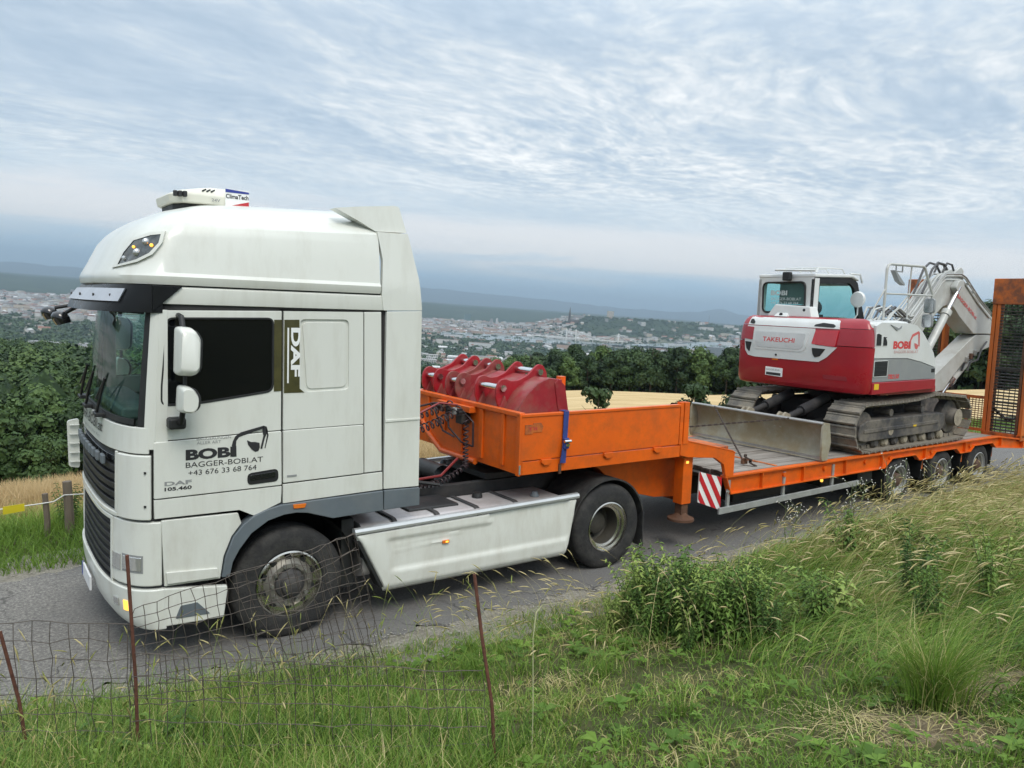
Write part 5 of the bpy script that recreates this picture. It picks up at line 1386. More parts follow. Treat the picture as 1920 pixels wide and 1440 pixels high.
# bed: channel sides with notched skirts over the wheels
WX = (10.30, 11.72, 13.12)
low = [(5.93, .66), (9.72, .66)]
for k, x in enumerate(WX):
    a_ = x-.52; b_ = x+.52
    low += [(x-.36, .80), (x+.36, .80)]
    if k < 2: low += [(x+.50, .70), (WX[k+1]-.50, .70)]
low += [(13.62, .70), (14.78, .60)]
top = [(14.78, .775), (13.7, .905), (5.82, .905)]
for s in (-1, 1):
    sy = lambda d: side_y(s, d)
    g = G(); g.xz(low+top, sy(.05), sy(.075)); ch = tr.part('side_channel', g, M_or)
    g = G(); g.xz([(5.80, .885), (13.7, .885), (14.80, .755), (14.80, .78), (13.7, .912), (5.80, .912)], sy(-.004), sy(.09)); tr.part('upper_flange', g, M_or, parent=ch, bevel=.003)
    g = G()
    for (xa, za), (xb, zb) in zip(low[:-1], low[1:]): g.obox((xa, sy(.035), za), (xb, sy(.035), zb), .075, .014, (0, 1, 0)) if False else g.poly([(xa, sy(-.0), za-.007), (xb, sy(-.0), zb-.007), (xb, sy(-.0), zb+.007), (xa, sy(-.0), za+.007)], (0, sy(.075)-sy(0), 0))
    tr.part('lower_flange', g, M_or, parent=ch)
    for x in (6.6, 7.55, 8.62, 9.65, 11.0, 12.42, 13.85):
        g = G(); g.box(x-.008, x+.008, min(sy(.004), sy(.055)), max(sy(.004), sy(.055)), .675 if x < 9.8 else .71, .89); tr.part('stiffener', g, M_or, parent=ch)
    for x in (7.12, 8.1, 9.2, 9.92, 11.25, 12.65):
        g = G(); g.lathe([(.035, 0), (.035, .03), (.0005, .03)], (x, sy(.05), .80), 'y', 12) if s > 0 else g.lathe([(.0005, -.03), (.035, -.03), (.035, 0)], (x, sy(.05), .80), 'y', 12); tr.part('lashing_eye', g, M_or, parent=ch)
    g = G(); g.poly([(5.815, sy(-.002), .91), (5.93, sy(-.002), .655), (5.945, sy(-.002), .655), (5.83, sy(-.002), .91)], (0, sy(.08)-sy(0), 0)); tr.part('end_plate', g, M_or, parent=ch)
for i in range(15):
    y0_ = .10+i*.154
    g = G(); g.box(5.97+.02*(i % 2), 13.62, y0_+.004, y0_+.148, .86, .915+.004*math.sin(i*2.3)); tr.part('plank', g, M_wood, bevel=.004)
g = G(); g.box(5.85, 13.7, .09, 2.41, .80, .855); tr.part('bed_floor', g, M_darksteel)
g = G(); g.poly([(13.63, .1, .90), (14.80, .1, .77), (14.80, .1, .72), (13.63, .1, .84)], (0, 2.3, 0)); tr.part('tail_plate', g, M_orust)
for x in (7.0, 8.2, 9.4):
    g = G(); g.box(x, x+.06, .12, 2.38, .912, .925); tr.part('cross_bar', g, M_orust)
g = G(); g.box(5.9, 9.7, .85, 1.0, .45, .84); g.box(5.9, 9.7, 1.5, 1.65, .45, .84); g.box(9.7, 14.3, .85, 1.0, .58, .84); g.box(9.7, 14.3, 1.5, 1.65, .58, .84); tr.part('main_beams', g, M_darksteel)
for x0_, x1_ in ((6.4, 7.6), (8.5, 9.3)): g = G(); g.box(x0_, x1_, .33, .8, .41, .79); tr.part('tool_box', g, M_black, bevel=.02)
for x in WX:
    for s, yf in ((-1, .055), (1, 2.445)):
        wheel(tr, x, yf, .40, .25 if True else .5, s, 'trailer', .245)
        wheel(tr, x, yf+.27*(1 if s < 0 else -1), .40, .25, s, 'trailer', .245)
    g = G(); g.tube([(x, .3, .4), (x, 2.2, .4)], .06, 8); tr.part('axle', g, M_darksteel)
for x in (9.88, 11.02, 12.42, 13.62):
    g = G(); yy = .06
    g.poly([(x, yy, .80), (x-.05, yy, .55), (x-.04, yy, .36), (x-.02, yy, .36), (x-.03, yy, .55), (x+.02, yy, .80)], (0, .55, 0)); tr.part('mudguard', g, M_black)
    g = G(); g.box(x+.04, x+.10, .10, .16, .50, .80); tr.part('bracket', g, M_orust)
# galvanised side guard
g = G(); g.poly([(5.72, -.0, .405), (9.0, .0, .455), (9.0, .0, .535), (5.72, .0, .49)], (0, .03, 0)); sg = tr.part('side_guard', g, M_galv, bevel=.004)
for x in (5.9, 7.1, 8.3):
    g = G(); g.box(x, x+.05, .03, .06, .42, .84); tr.part('guard_post', g, M_galv, parent=sg)
g = G(); g.poly([(5.72, 2.47, .405), (9.0, 2.47, .455), (9.0, 2.47, .535), (5.72, 2.47, .49)], (0, .03, 0)); tr.part('side_guard', g, M_galv)
g = G(); g.box(9.15, 9.55, .10, .45, .42, .72); tr.part('valve_box', g, M_black, bevel=.03)
g = G(); g.disc(.025, (8.05, .03, .62), 'y', 12, .02); tr.part('side_lamp', g, M_amberlit)
# standing ramps at the tail
for (ya, yb) in ((-.02, .72), (1.60, 2.46)):
    rp = tr.group_part('ramp', label='upright loading ramp with rusty head plate and dark bar mesh')
    x0_, x1_ = 14.62, 14.80
    zt_ = 3.93
    n_near = ya < 1
    for (p, q, m_) in ((ya, ya+.07, M_orust2), (ya+.08, ya+.13, M_rust), (yb-.07, yb, M_orust2), (yb-.15, yb-.085, M_orust2)):
        g = G(); g.box(x0_, x1_, p, q, .80, 3.42); tr.part('post', g, m_, parent=rp, bevel=.008)
    g = G(); g.box(x0_-.02, x1_, ya-.01, yb+.01, 3.42, zt_); tr.part('head_plate', g, M_orust, parent=rp, bevel=.015)
    g = G(); g.box(x0_, x1_, ya, yb, .74, .86); tr.part('foot_plate', g, M_orust, parent=rp, bevel=.01)
    g = G(); g.box(x0_+.01, x1_-.01, ya+.13, yb-.15, 2.12, 2.16); g.box(x0_+.01, x1_-.01, ya+.13, yb-.15, 1.45, 1.48); tr.part('rung', g, M_darksteel, parent=rp)
    for k in range(40):
        z = .90+k*.0625; g = G(); g.box(x0_+.02, x1_-.02, ya+.12, yb-.14, z, z+.020); tr.part('slat', g, M_darksteel, parent=rp)
    g = G()
    for k in range(4): yy = ya+.2+k*.1; g.box(x0_+.05, x0_+.06, yy, yy+.012, .86, 3.42)
    tr.part('mesh_wire', g, M_darksteel, parent=rp)
    g = G(); g.tube([(14.75, ya+.1, 1.2), (14.86, (ya+yb)/2, 1.1), (14.75, yb-.1, 1.35)], .03, 6); tr.part('brace', g, M_darksteel, parent=rp)
g = G(); g.box(14.60, 14.64, .72, 1.60, 1.50, 1.56); g.box(14.60, 14.64, .72, 1.60, .84, .90); g.box(14.60, 14.64, 1.00, 1.05, .84, 1.5); lw = tr.part('tail_guard', g, M_orust, bevel=.004)
for k in range(13):
    g = G(); g.box(14.615, 14.625, .72, 1.60, .93+k*.044, .945+k*.044); tr.part('guard_bar', g, M_rust, parent=lw)
for k in range(14):
    g = G(); g.box(14.612, 14.628, .74+k*.062, .748+k*.062, .9, 1.5); tr.part('guard_bar', g, M_rust, parent=lw)
g = G(); g.poly([(14.78, -.01, .60), (15.25, -.01, .55), (15.25, -.01, .68), (14.78, -.01, .77)], (0, 2.5, 0)); tr.part('rear_beam', g, M_or)
g = G(); g.disc(.03, (15.15, -.012, .63), 'y', 10, .02); tr.part('rear_lamp', g, M_lens)

# ------------------------------------------------------------------ three digging buckets in the front box
M_redb = material('bucket_red', (.30, .014, .024), .48, var=.25, scale=4, dirt=(.26, .10, .075), dirt_amt=.75, dirt_scale=3.5, coat=.1)
M_redb2 = material('bucket_red_scuffed', (.28, .025, .03), .6, var=.3, scale=4, dirt=(.24, .12, .09), dirt_amt=.75, dirt_scale=3)
M_redb3 = material('bucket_red_bright', (.36, .012, .022), .42, var=.2, scale=4, dirt=(.30, .09, .08), dirt_amt=.55, dirt_scale=4)
M_worn = material('worn_lip', (.22, .12, .09), .7, var=.4, scale=9)
def bucket(y0, w, dx, dz, sc, mat, label, matear=None):
    th = Thing('digging_bucket', (3.3+dx, y0+w/2, 1.42), label, 'bucket', 'digging buckets in the front box')
    def X(p): return (3.25+dx+(p[0]-3.25)*sc, 1.42+dz+(p[1]-1.42)*sc)
    back = [(2.98, 1.42), (3.0, 1.62), (3.07, 1.82), (3.18, 1.98), (3.33, 2.10), (3.48, 2.155), (3.60, 2.14)]
    mouth = [(3.68, 2.06), (3.76, 1.80), (3.82, 1.42)]
    out = [X(p) for p in back+mouth]
    # shell: rolled back plate
    inn = [X((p[0]+.035*(1 if p[0] < 3.5 else 0), p[1]-.03)) for p in back]
    g = G(); g.xz([X(p) for p in back]+inn[::-1], y0, y0+w); th.part('shell', g, mat, smooth=28)
    for yy in (y0, y0+w-.03):
        g = G(); g.xz(out, yy-.001, yy+.03); sp_ = th.part('side_plate', g, mat, bevel=.008)
        g = G(); g.xz([X(p) for p in [(3.60, 2.15), (3.70, 2.07), (3.84, 1.42), (3.72, 1.42), (3.60, 1.85), (3.55, 2.10)]], yy-.012, yy+.042); th.part('side_cutter', g, M_worn if mat is M_redb2 else mat, parent=sp_, bevel=.006)
    g = G(); g.obox((X((3.60, 2.12))[0], y0+.0, X((3.6, 2.12))[1]), (X((3.60, 2.12))[0], y0+w, X((3.6, 2.12))[1]), .12, .035, (0, 0, 1)); th.part('lip', g, mat, bevel=.005)
    # hanging ears with two pins
    yc = y0+w*.5; e = w*.18+.03
    ear = [(3.02, 1.78), (2.96, 1.92), (2.965, 2.04), (3.01, 2.12), (3.08, 2.135), (3.16, 2.105), (3.26, 2.11), (3.38, 2.16), (3.46, 2.235), (3.53, 2.29), (3.60, 2.28), (3.66, 2.19), (3.67, 2.08), (3.40, 2.08), (3.2, 1.98), (3.10, 1.86)]
    for yy in (yc-e, yc+e):
        g = G(); g.xz([X(p) for p in rounded(ear, .03, 3)], yy-.016, yy+.016); er = th.part('ear', g, matear or mat, bevel=.006)
        g = G(); g.xz([X(p) for p in [(2.99, 1.80), (3.06, 1.95), (3.10, 1.84), (3.12, 1.90), (3.17, 1.86), (3.02, 1.64)]], yy-.05, yy+.05); th.part('wear_plate', g, mat, parent=er, bevel=.006)
    for (px0, pz0) in ((3.04, 2.03), (3.545, 2.20)):
        q = X((px0, pz0)); g = G(); g.lathe([(.0005, -e-.05), (.036, -e-.05), (.036, e+.05), (.0005, e+.05)], (q[0], yc, q[1]), 'y', 16); th.part('pin', g, M_chrome, smooth=40)
    return th
bucket(.24, 1.02, -.49, .09, 1.0, M_redb, 'wide red digging bucket nearest the viewer in the orange front box', M_redb3)
bucket(1.30, .48, -.47, .08, 1.0, M_redb2, 'narrow scuffed red bucket with muddy lip between the other two')
bucket(1.81, .64, -.45, .07, 1.02, M_redb, 'red digging bucket at the far end of the front box, next to the cab', M_redb3)
# ------------------------------------------------------------------ excavator
M_dred = material('digger_red', (.35, .010, .022), .30, var=.12, scale=3, dirt=(.25, .03, .035), dirt_amt=.25, coat=.4)
M_dwhite = material('digger_white', (.66, .68, .67), .32, var=.05, scale=3, dirt=(.42, .40, .36), dirt_amt=.25, coat=.3)
M_dgrey = material('digger_grey', (.25, .265, .27), .4, var=.08, scale=3, dirt=(.32, .30, .27), dirt_amt=.25, coat=.2)
M_darm = material('boom_grey', (.50, .51, .49), .38, var=.08, scale=3, dirt=(.30, .27, .22), dirt_amt=.45, dirt_scale=3, coat=.2)
M_vent = material('vent_black', (.012, .013, .014), .55)
M_track = material('track_shoe', (.135, .125, .11), .78, var=.35, scale=6, dirt=(.30, .26, .20), dirt_amt=.75, dirt_scale=4, bump=.4)
M_mud = material('dry_mud', (.34, .30, .23), .95, var=.3, scale=8, bump=.6)
M_uc = material('undercarriage_dusty', (.045, .045, .05), .7, var=.3, scale=4, dirt=(.21, .185, .15), dirt_amt=.75, dirt_scale=2.5)
M_ucdark = material('undercarriage_black', (.018, .018, .02), .7, var=.3, scale=4, dirt=(.08, .07, .06), dirt_amt=.4, dirt_scale=3)
M_blade = material('blade_steel', (.36, .335, .26), .6, metal=.1, var=.35, scale=2.5, dirt=(.24, .185, .10), dirt_amt=.9, dirt_scale=2, stretch=(1, 1, 1))
M_cabglass = glass('cab_glass_teal', (.70, .93, .89), .02)
M_seat = material('seat_fabric', (.02, .02, .022), .9)
M_yel = material('yellow_sticker', (.75, .5, .02), .5)
ex = Thing('excavator', (10.6, 1.25, .92), 'white and red crawler excavator with folded grey boom, chained down on the orange trailer', 'excavator')
# ---- tracks
ZB = .925
def track_path():
    """closed path: list of (x, z, tangent) along the chain outer surface"""
    xi, xs_ = 9.20, 12.16       # idler and sprocket
    ri, rs_ = .36, .36
    zi, zs = ZB+.06+ri-.02, ZB+.06+rs_
    pts = []
    for k in range(17):
        a_ = math.radians(270-180*k/16); pts.append((xi+ri*math.cos(a_), zi+ri*math.sin(a_)))
    pts += [(9.9, zi+ri+.005), (10.6, ZB+.78), (11.2, ZB+.85), (11.5, ZB+.835)]
    for k in range(17):
        a_ = math.radians(90-180*k/16); pts.append((xs_+rs_*math.cos(a_), zs+rs_*math.sin(a_)))
    pts += [(11.6, ZB+.045), (9.6, ZB+.045)]
    return pts
TP = track_path()
def resample(pts, n):
    P_2 = [Vector(p) for p in pts]+[Vector(pts[0])]; L = [0]
    for a_, b_ in zip(P_2[:-1], P_2[1:]): L.append(L[-1]+(b_-a_).length)
    out = []
    for k in range(n):
        d = L[-1]*k/n
        i = max(j for j in range(len(L)) if L[j] <= d+1e-9); i = min(i, len(P_2)-2)
        t = (d-L[i])/(L[i+1]-L[i]); p = P_2[i].lerp(P_2[i+1], t); out.append((p, (P_2[i+1]-P_2[i]).normalized()))
    return out
NSH = 46
SH = resample(TP, NSH)
for s in (-1, 1):
    y0, y1 = (.02, .56) if s < 0 else (1.94, 2.48)
    yc = (y0+y1)/2
    tr_ = ex.group_part('track')
    # one shoe, shared by all
    g = G(); pit = .187
    prof = [(-.092, .0), (-.090, .030), (-.078, .050), (-.062, .050), (-.052, .030), (.040, .026), (.048, .036), (.066, .036), (.080, .012), (.080, .0)]
    g.xz(prof, -.27, .27); g.box(-.075, .075, -.10, -.045, -.06, .0); g.box(-.075, .075, .045, .10, -.06, .0)
    me = g.mesh('shoe', [M_track], (0, 0, 0))
    for k, (p, t_) in enumerate(SH):
        o = bpy.data.objects.new('shoe', me); col.objects.link(o); o.parent = tr_
        # outward normal is left of the travelling direction (idler bottom -> up -> over the top)
        n_ = Vector((-t_[1], t_[0])); 
        if n_.dot(Vector(p)-Vector((10.7, ZB+.4))) < 0: n_ = -n_
        M3 = Matrix([[t_[0], 0, n_[0]], [0, 1, 0], [t_[1], 0, n_[1]]]).to_4x4()
        if M3.determinant() < 0: M3 = Matrix([[-t_[0], 0, n_[0]], [0, 1, 0], [-t_[1], 0, n_[1]]]).to_4x4()
        o.matrix_parent_inverse = Matrix.Identity(4)
        o.matrix_basis = Matrix.Translation(Vector((p[0], yc, p[1]))-ex.base) @ M3
    yf = y0 if s < 0 else y1
    yo = lambda d: yf+d if s < 0 else yf-d
    g = G(); g.xz([(9.02, 1.20), (9.05, 1.37), (9.25, 1.44), (11.55, 1.46), (11.66, 1.43), (11.72, 1.26), (11.60, 1.13), (9.2, 1.10), (9.05, 1.13)], yo(.06), yo(.40)); tf = ex.part('track_frame', g, M_uc, bevel=.02)
    g = G(); g.xz([(9.15, 1.30), (11.45, 1.335), (11.5, 1.28), (9.15, 1.24)], yo(.045), yo(.07)); ex.part('frame_ridge', g, M_uc, parent=tf, bevel=.008)
    g = G(); g.disc(.075, (9.95, yo(.055), 1.24), 'y', 16, .01); ex.part('bolt_cover', g, M_mud, parent=tf)
    g = G(); g.box(10.62, 10.72, yo(.043) if s < 0 else yo(.05), yo(.05) if s < 0 else yo(.043), 1.27, 1.30); ex.part('sticker', g, M_yel, parent=tf)
    g = G(); g.lathe([(.0005, .05), (.12, .05), (.15, .08), (.17, .18), (.29, .20), (.29, .34), (.0005, .34)], (12.14, yf, ZB+.42), 'y', 26) if s < 0 else g.lathe([(.0005, -.05), (.12, -.05), (.15, -.08), (.17, -.18), (.29, -.20), (.29, -.34), (.0005, -.34)], (12.14, yf, ZB+.42), 'y', 26)
    ex.part('sprocket', g, M_uc, smooth=35)
    g = G(); g.lathe([(.15, .035 if s < 0 else -.035), (.0005, .035 if s < 0 else -.035)], (12.14, yf, ZB+.42), 'y', 22); ex.part('hub_cover', g, M_mud, parent=tf)
    g = G(); g.lathe([(.0005, .12*-s), (.27, .12*-s), (.27, .42*-s), (.0005, .42*-s)], (9.22, yf, ZB+.38), 'y', 24); ex.part('idler', g, M_uc, smooth=35)
    for k in range(8):
        x = 9.62+.30*k; g = G(); g.lathe([(.0005, .10*-s), (.055, .10*-s), (.09, .14*-s), (.09, .24*-s), (.07, .26*-s), (.07, .40*-s)], (x, yf, ZB+.135), 'y', 16); ex.part('roller', g, M_mud if k % 2 else M_uc, parent=tf, smooth=35)
    for x in (10.0, 11.0):
        g = G(); g.lathe([(.0005, .10*-s), (.06, .10*-s), (.06, .40*-s)], (x, yf, 1.53), 'y', 14); ex.part('carrier_roller', g, M_uc, parent=tf)
g = G(); g.box(9.7, 11.7, .5, 2.0, 1.22, 1.62); g.lathe([(.0005, 0), (.62, 0), (.62, .2), (.0005, .2)], (10.5, 1.25, 1.62), 'z', 32); ex.part('car_body', g, M_ucdark, bevel=.03)
# ---- dozer blade
def bl_x(z, y): t = (z-.93)/.58; return 7.96+.10*(1-(2*t-1)**2)*1.0+.0*y
zz = [.935, .98, 1.06, 1.16, 1.28, 1.40, 1.48]
rings = []
for z in zz: rings.append([(bl_x(z, 0)-(.03 if z > 1.44 else 0)-(.02 if z < .96 else 0), y, z) for y in (.0, 2.5)]+[(bl_x(z, 0)+.05, y, z) for y in (2.5, .0)])
g = G().loft(rings); bl = ex.part('dozer_blade', g, M_blade, smooth=30)
g = G(); g.tube([(7.925, .0, 1.485), (7.925, 2.5, 1.485)], .022, 8); ex.part('blade_rim', g, M_steel, parent=bl)
for y0_ in (-.022, 2.485):
    g = G(); g.xz([(7.93, .93), (7.90, 1.0), (7.89, 1.42), (7.93, 1.50), (8.06, 1.48), (8.12, 1.2), (8.06, .93)], y0_, y0_+.035); ex.part('blade_end', g, M_blade, parent=bl, bevel=.006)
g = G(); g.box(7.955, 7.975, .0, 2.5, .918, .985); ex.part('cutting_edge', g, M_steel, parent=bl)
for y in (.86, 1.54):
    g = G(); g.obox((8.08, y, 1.12), (9.8, y, 1.35), .14, .20); ex.part('blade_arm', g, M_ucdark, bevel=.01)
    g = G(); g.tube([(8.20, y, 1.42), (9.1, y, 1.66)], .05, 12); cyl_ = ex.part('blade_cylinder', g, M_ucdark, smooth=50)
    g = G(); g.tube([(8.62, y, 1.53), (9.3, y, 1.71)], .085, 14); ex.part('cylinder_barrel', g, M_ucdark, parent=cyl_, smooth=50)
    g = G(); g.xz([(8.04, 1.30), (8.05, 1.46), (8.14, 1.54), (8.26, 1.50), (8.28, 1.38), (8.2, 1.28)], y-.07, y-.03); g.xz([(8.04, 1.30), (8.05, 1.46), (8.14, 1.54), (8.26, 1.50), (8.28, 1.38), (8.2, 1.28)], y+.03, y+.07); ex.part('clevis', g, M_mud, parent=bl, bevel=.008)
# ---- upper structure: rounded counterweight
XR, XC, HWD = 8.92, 9.14, 1.235
def cw_ring(z, inset, x1, xr=XR): return shell_ring(z, xr+inset, XC, HWD-inset, x1, 3.2, 40)
g = G().loft([cw_ring(1.845, .12, 9.15), cw_ring(1.87, .03, 9.15), cw_ring(1.95, 0, 9.15), cw_ring(2.30, -.005, 9.15), cw_ring(2.585, -.01, 9.15)]); cw = ex.part('counterweight', g, M_dred, smooth=35)
g = G().loft([cw_ring(2.597, .0, 9.15), cw_ring(2.78, .015, 9.15), cw_ring(2.865, .03, 9.15)]); hd = ex.part('rear_shoulder', g, M_dred, smooth=35)
g = G().loft([cw_ring(2.872, .032, 9.15), cw_ring(2.95, .07, 9.15), cw_ring(3.0, .12, 9.15), cw_ring(3.03, .19, 9.15)]); ex.part('rear_shoulder', g, M_dred, smooth=35)
g = G().loft([cw_ring(2.585, .03, 9.14), cw_ring(2.6, .03, 9.14)]); ex.part('seam', g, M_gap)
def on_rear(p):
    x, y, z = p
    ins = float(np.interp(z, [1.845, 1.87, 1.95, 2.59, 2.78, 2.87, 2.95, 3.0, 3.03, 3.05], [.12, .03, 0, -.005, .015, .03, .07, .13, .22, .30]))
    v = min(.999, abs(y-1.25)/(HWD-ins))
    return (XC+(XR+ins-XC)*(1-v**3.2)**(1/3.2)+x, y, z)
def rear_plate(pts, off, mat, name='panel', parent=None, bevel=0, rr=.0, thick=.03, sub=6):
    g = G(); g.plate(rounded(pts, rr, 4) if rr else pts, [], -off, -off+thick, 'x', sub, on_rear); return ex.part(name, g, mat, parent=parent, smooth=35)
wp_ = rear_plate([(.50, 2.855), (2.265, 2.865), (2.245, 3.00), (2.20, 3.028), (.62, 3.028), (.535, 2.98)], .012, M_dwhite, 'hood_panel', sub=5)
lp = rear_plate([(.92, 2.845), (2.27, 2.852), (2.30, 2.60), (2.275, 2.42), (2.20, 2.335), (2.05, 2.315), (.80, 2.315), (.66, 2.40), (.50, 2.565), (.87, 2.585)], .014, M_dwhite, 'tail_panel', sub=6)
rear_plate([(1.00, 2.775), (2.11, 2.775), (2.09, 2.52), (2.03, 2.455), (1.12, 2.455), (1.05, 2.50)], .020, M_dwhite, 'pressed_frame', parent=lp, rr=.03)
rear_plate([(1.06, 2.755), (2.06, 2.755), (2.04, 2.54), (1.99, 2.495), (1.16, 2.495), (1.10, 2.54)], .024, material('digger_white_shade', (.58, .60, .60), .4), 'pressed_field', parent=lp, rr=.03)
rear_plate([(.50, 2.835), (.90, 2.822), (.945, 2.60), (.53, 2.572)], .020, M_redlens if False else material('tail_reflector', (.50, .010, .02), .10, coat=1.0), 'tail_light', rr=.02, sub=3)
rear_plate([(2.11, 2.825), (2.30, 2.835), (2.315, 2.62), (2.115, 2.605)], .022, M_dred, 'tail_light', rr=.015, sub=3)
for pts, o_ in (([(.62, 2.93), (.57, 2.90), (.60, 2.875), (.95, 2.885), (.93, 2.915), (.80, 2.945)], .016), ([(2.23, 2.965), (2.18, 2.965), (2.12, 2.915), (2.13, 2.88), (2.23, 2.895)], .016),
            ([(.69, 2.53), (.93, 2.535), (.91, 2.44), (.87, 2.385), (.78, 2.41)], .022), ([(2.13, 2.565), (2.28, 2.57), (2.24, 2.45), (2.17, 2.395)], .022)):
    rear_plate(pts, o_, M_vent, 'vent', parent=lp if o_ > .02 else wp_, rr=.012, sub=2)
for (y, z, o_) in ((1.60, 2.375, .024),):
    q = on_rear((-o_, y, z)); g = G(); g.disc(.018, q, 'x', 10, .01); ex.part('lock', g, M_vent, parent=lp)
def rear_text(body, ya, z, w, h, mat, bold, off, parent):
    g = text_mesh(body, w, h, (0, ya, z), (0, -1, 0), (0, 0, 1), 0, bold); g.v = [on_rear((-off, v[1], v[2])) for v in g.v]; return ex.part('lettering', g, mat, parent=parent)
M_redtext = material('red_lettering', (.62, .05, .05), .45)
rear_text('TAKEUCHI', 1.885, 2.595, .63, .075, M_redtext, .015, .0265, lp)
sp = rear_plate([(1.46, 2.155), (1.80, 2.165), (1.80, 2.02), (1.46, 2.01)], .008, M_whiteprint, 'registration_sign', rr=.01, sub=2)
rear_plate([(1.49, 2.07), (1.78, 2.075), (1.78, 2.03), (1.49, 2.025)], .010, M_print, 'black_band', parent=sp, sub=1)
rear_text('BAGGER-BOBI', 1.775, 2.105, .26, .028, M_greyprint, 0, .0105, sp)
rear_plate([(1.56, 2.315), (1.68, 2.315), (1.68, 2.285), (1.56, 2.285)], .010, M_orangelens, 'reflector', sub=1)
rear_plate([(.32, 2.12), (.72, 2.12), (.70, 2.055), (.30, 2.05)], .004, material('digger_red_deep', (.25, .012, .02), .5), 'hand_slot', rr=.02, sub=2)
rear_plate([(.36, 1.93), (2.30, 1.93), (2.20, 1.90), (.40, 1.90)], .010, M_dred, 'lower_ridge', sub=3)
g = G(); g.poly([(9.06, 1.82, 3.02), (9.06, 1.55, 3.02), (9.16, 1.60, 3.12), (9.16, 1.78, 3.12)], (.14, 0, 0)); ex.part('camera_hood', g, M_dwhite, bevel=.01)
g = G(); g.disc(.03, (9.08, 1.69, 3.055), 'x', 12, .02); ex.part('camera', g, M_vent)
g = G(); g.loft([[(9.12, 1.12, 3.02), (9.12, 2.0, 3.02), (9.35, 2.0, 3.02), (9.35, 1.12, 3.02)], [(9.14, 1.18, 3.20), (9.14, 1.86, 3.23), (9.35, 1.86, 3.23), (9.35, 1.18, 3.20)]]); ex.part('engine_cowl', g, M_dwhite, bevel=.02)
g = G(); g.disc(.025, (9.13, 1.28, 3.14), 'x', 10, .02); ex.part('cowl_lock', g, M_vent)
# near flank: engine doors, white over grey, red sill
SP_top = [(9.36, 3.02), (9.85, 3.045), (10.15, 3.03), (10.40, 2.965), (10.58, 2.85), (10.80, 2.67), (10.98, 2.50), (11.08, 2.34)]
g = G(); g.xz([(9.10, 1.93), (9.10, 2.98), (9.85, 3.025), (10.15, 3.01), (10.40, 2.945), (10.58, 2.83), (10.80, 2.65), (10.98, 2.48), (11.07, 2.30), (11.10, 1.93)], .055, 1.12); ex.part('engine_housing', g, M_dwhite, bevel=.05, seg=3)
wpoly = [(9.155, 2.43), (9.75, 2.43), (10.15, 2.425), (10.6, 2.36), (11.075, 2.262)]+[(11.07, 2.34), (10.97, 2.51), (10.79, 2.67), (10.56, 2.85), (10.36, 2.955), (10.12, 2.985), (9.30, 2.985), (9.155, 2.93)]
va = rounded([(9.17, 2.81), (9.17, 2.62), (9.325, 2.62), (9.32, 2.79), (9.24, 2.815)], .02); vb = rounded([(9.365, 2.775), (9.365, 2.62), (9.50, 2.62), (9.49, 2.69), (9.43, 2.76)], .02)
g = G(); g.xz(wpoly, .012, .05); wf = ex.part('side_door', g, M_dwhite)
gpoly = [(9.155, 2.06), (11.085, 2.075), (11.08, 2.25), (10.6, 2.348), (10.15, 2.413), (9.75, 2.418), (9.155, 2.418)]
vc = rounded([(9.175, 2.385), (9.175, 2.14), (9.56, 2.145), (9.56, 2.39)], .015)
g = G(); g.xz(gpoly, .014, .05); ex.part('side_door', g, M_dgrey, label='grey lower engine door with a dark vent')
for v in (va, vb, vc):
    g = G(); g.xz(v, .0085, .013); vt = ex.part('vent', g, M_vent)
    g = G(); q = [(x, .010, z) for x, z in v]; g.tube(q+[q[0]], .006, 5, caps=False); ex.part('vent_frame', g, M_dwhite, parent=vt)
    z0_ = min(p[1] for p in v); z1_ = max(p[1] for p in v); x0_ = min(p[0] for p in v); x1_ = max(p[0] for p in v)
    for k in range(4): g = G(); z = z0_+(z1_-z0_)*(k+.5)/4; g.box(x0_+.015, x1_-.03, .004, .0085, z-.006, z+.006); ex.part('louvre', g, M_black, parent=vt)
g = G(); g.xz([(9.155, 1.86), (11.10, 1.90), (11.10, 2.066), (9.155, 2.052)], .0, .06); ex.part('sill', g, M_dred, bevel=.012)
g = G(); g.box(9.20, 9.33, -.004, .004, 1.94, 2.03); ex.part('sticker', g, M_yel)
g = G(); g.box(9.5, 11.25, .06, 2.42, 1.83, 1.95); ex.part('slew_platform', g, M_dred, bevel=.02)
def ex_text(b_, x, z, w, h, mat, bold=.03, y=.009, shear=0): return ex.part('lettering', text_mesh(b_, w, h, (x, y, z), (1, 0, 0), (0, 0, 1), 0, bold, shear), mat, parent=wf)
ex_text('BOBI', 9.68, 2.575, .50, .125, M_redtext, .05)
ex_text('BAGGER-BOBI.AT', 9.72, 2.505, .74, .045, material('faded_red', (.62, .35, .33), .5), 0)
ex_text('TB2150', 9.60, 2.10, .33, .07, M_redtext, .03, .011, .25)
g = G()
def fl(pts): g.add([(x, .009, z) for x, z in pts], [tuple(range(len(pts)))])
fl([(10.160, 2.575), (10.210, 2.575), (10.210, 2.710), (10.170, 2.720)]); fl([(10.170, 2.720), (10.210, 2.710), (10.260, 2.770), (10.440, 2.830), (10.420, 2.865), (10.230, 2.810)]); fl([(10.420, 2.865), (10.460, 2.840), (10.490, 2.610), (10.450, 2.630), (10.415, 2.810)]); fl([(10.310, 2.670), (10.350, 2.580), (10.420, 2.565), (10.450, 2.630), (10.380, 2.660)])
ex.part('digger_emblem', g, material('emblem_red', (.60, .13, .12), .5), parent=wf)
g = G(); g.poly([(9.55, -.0, 2.955), (9.80, -.0, 2.90), (9.88, -.0, 2.945), (9.86, 0, 2.90), (9.74, 0, 2.865)], (0, .012, 0)); ex.part('handle', g, M_dgrey, parent=wf)
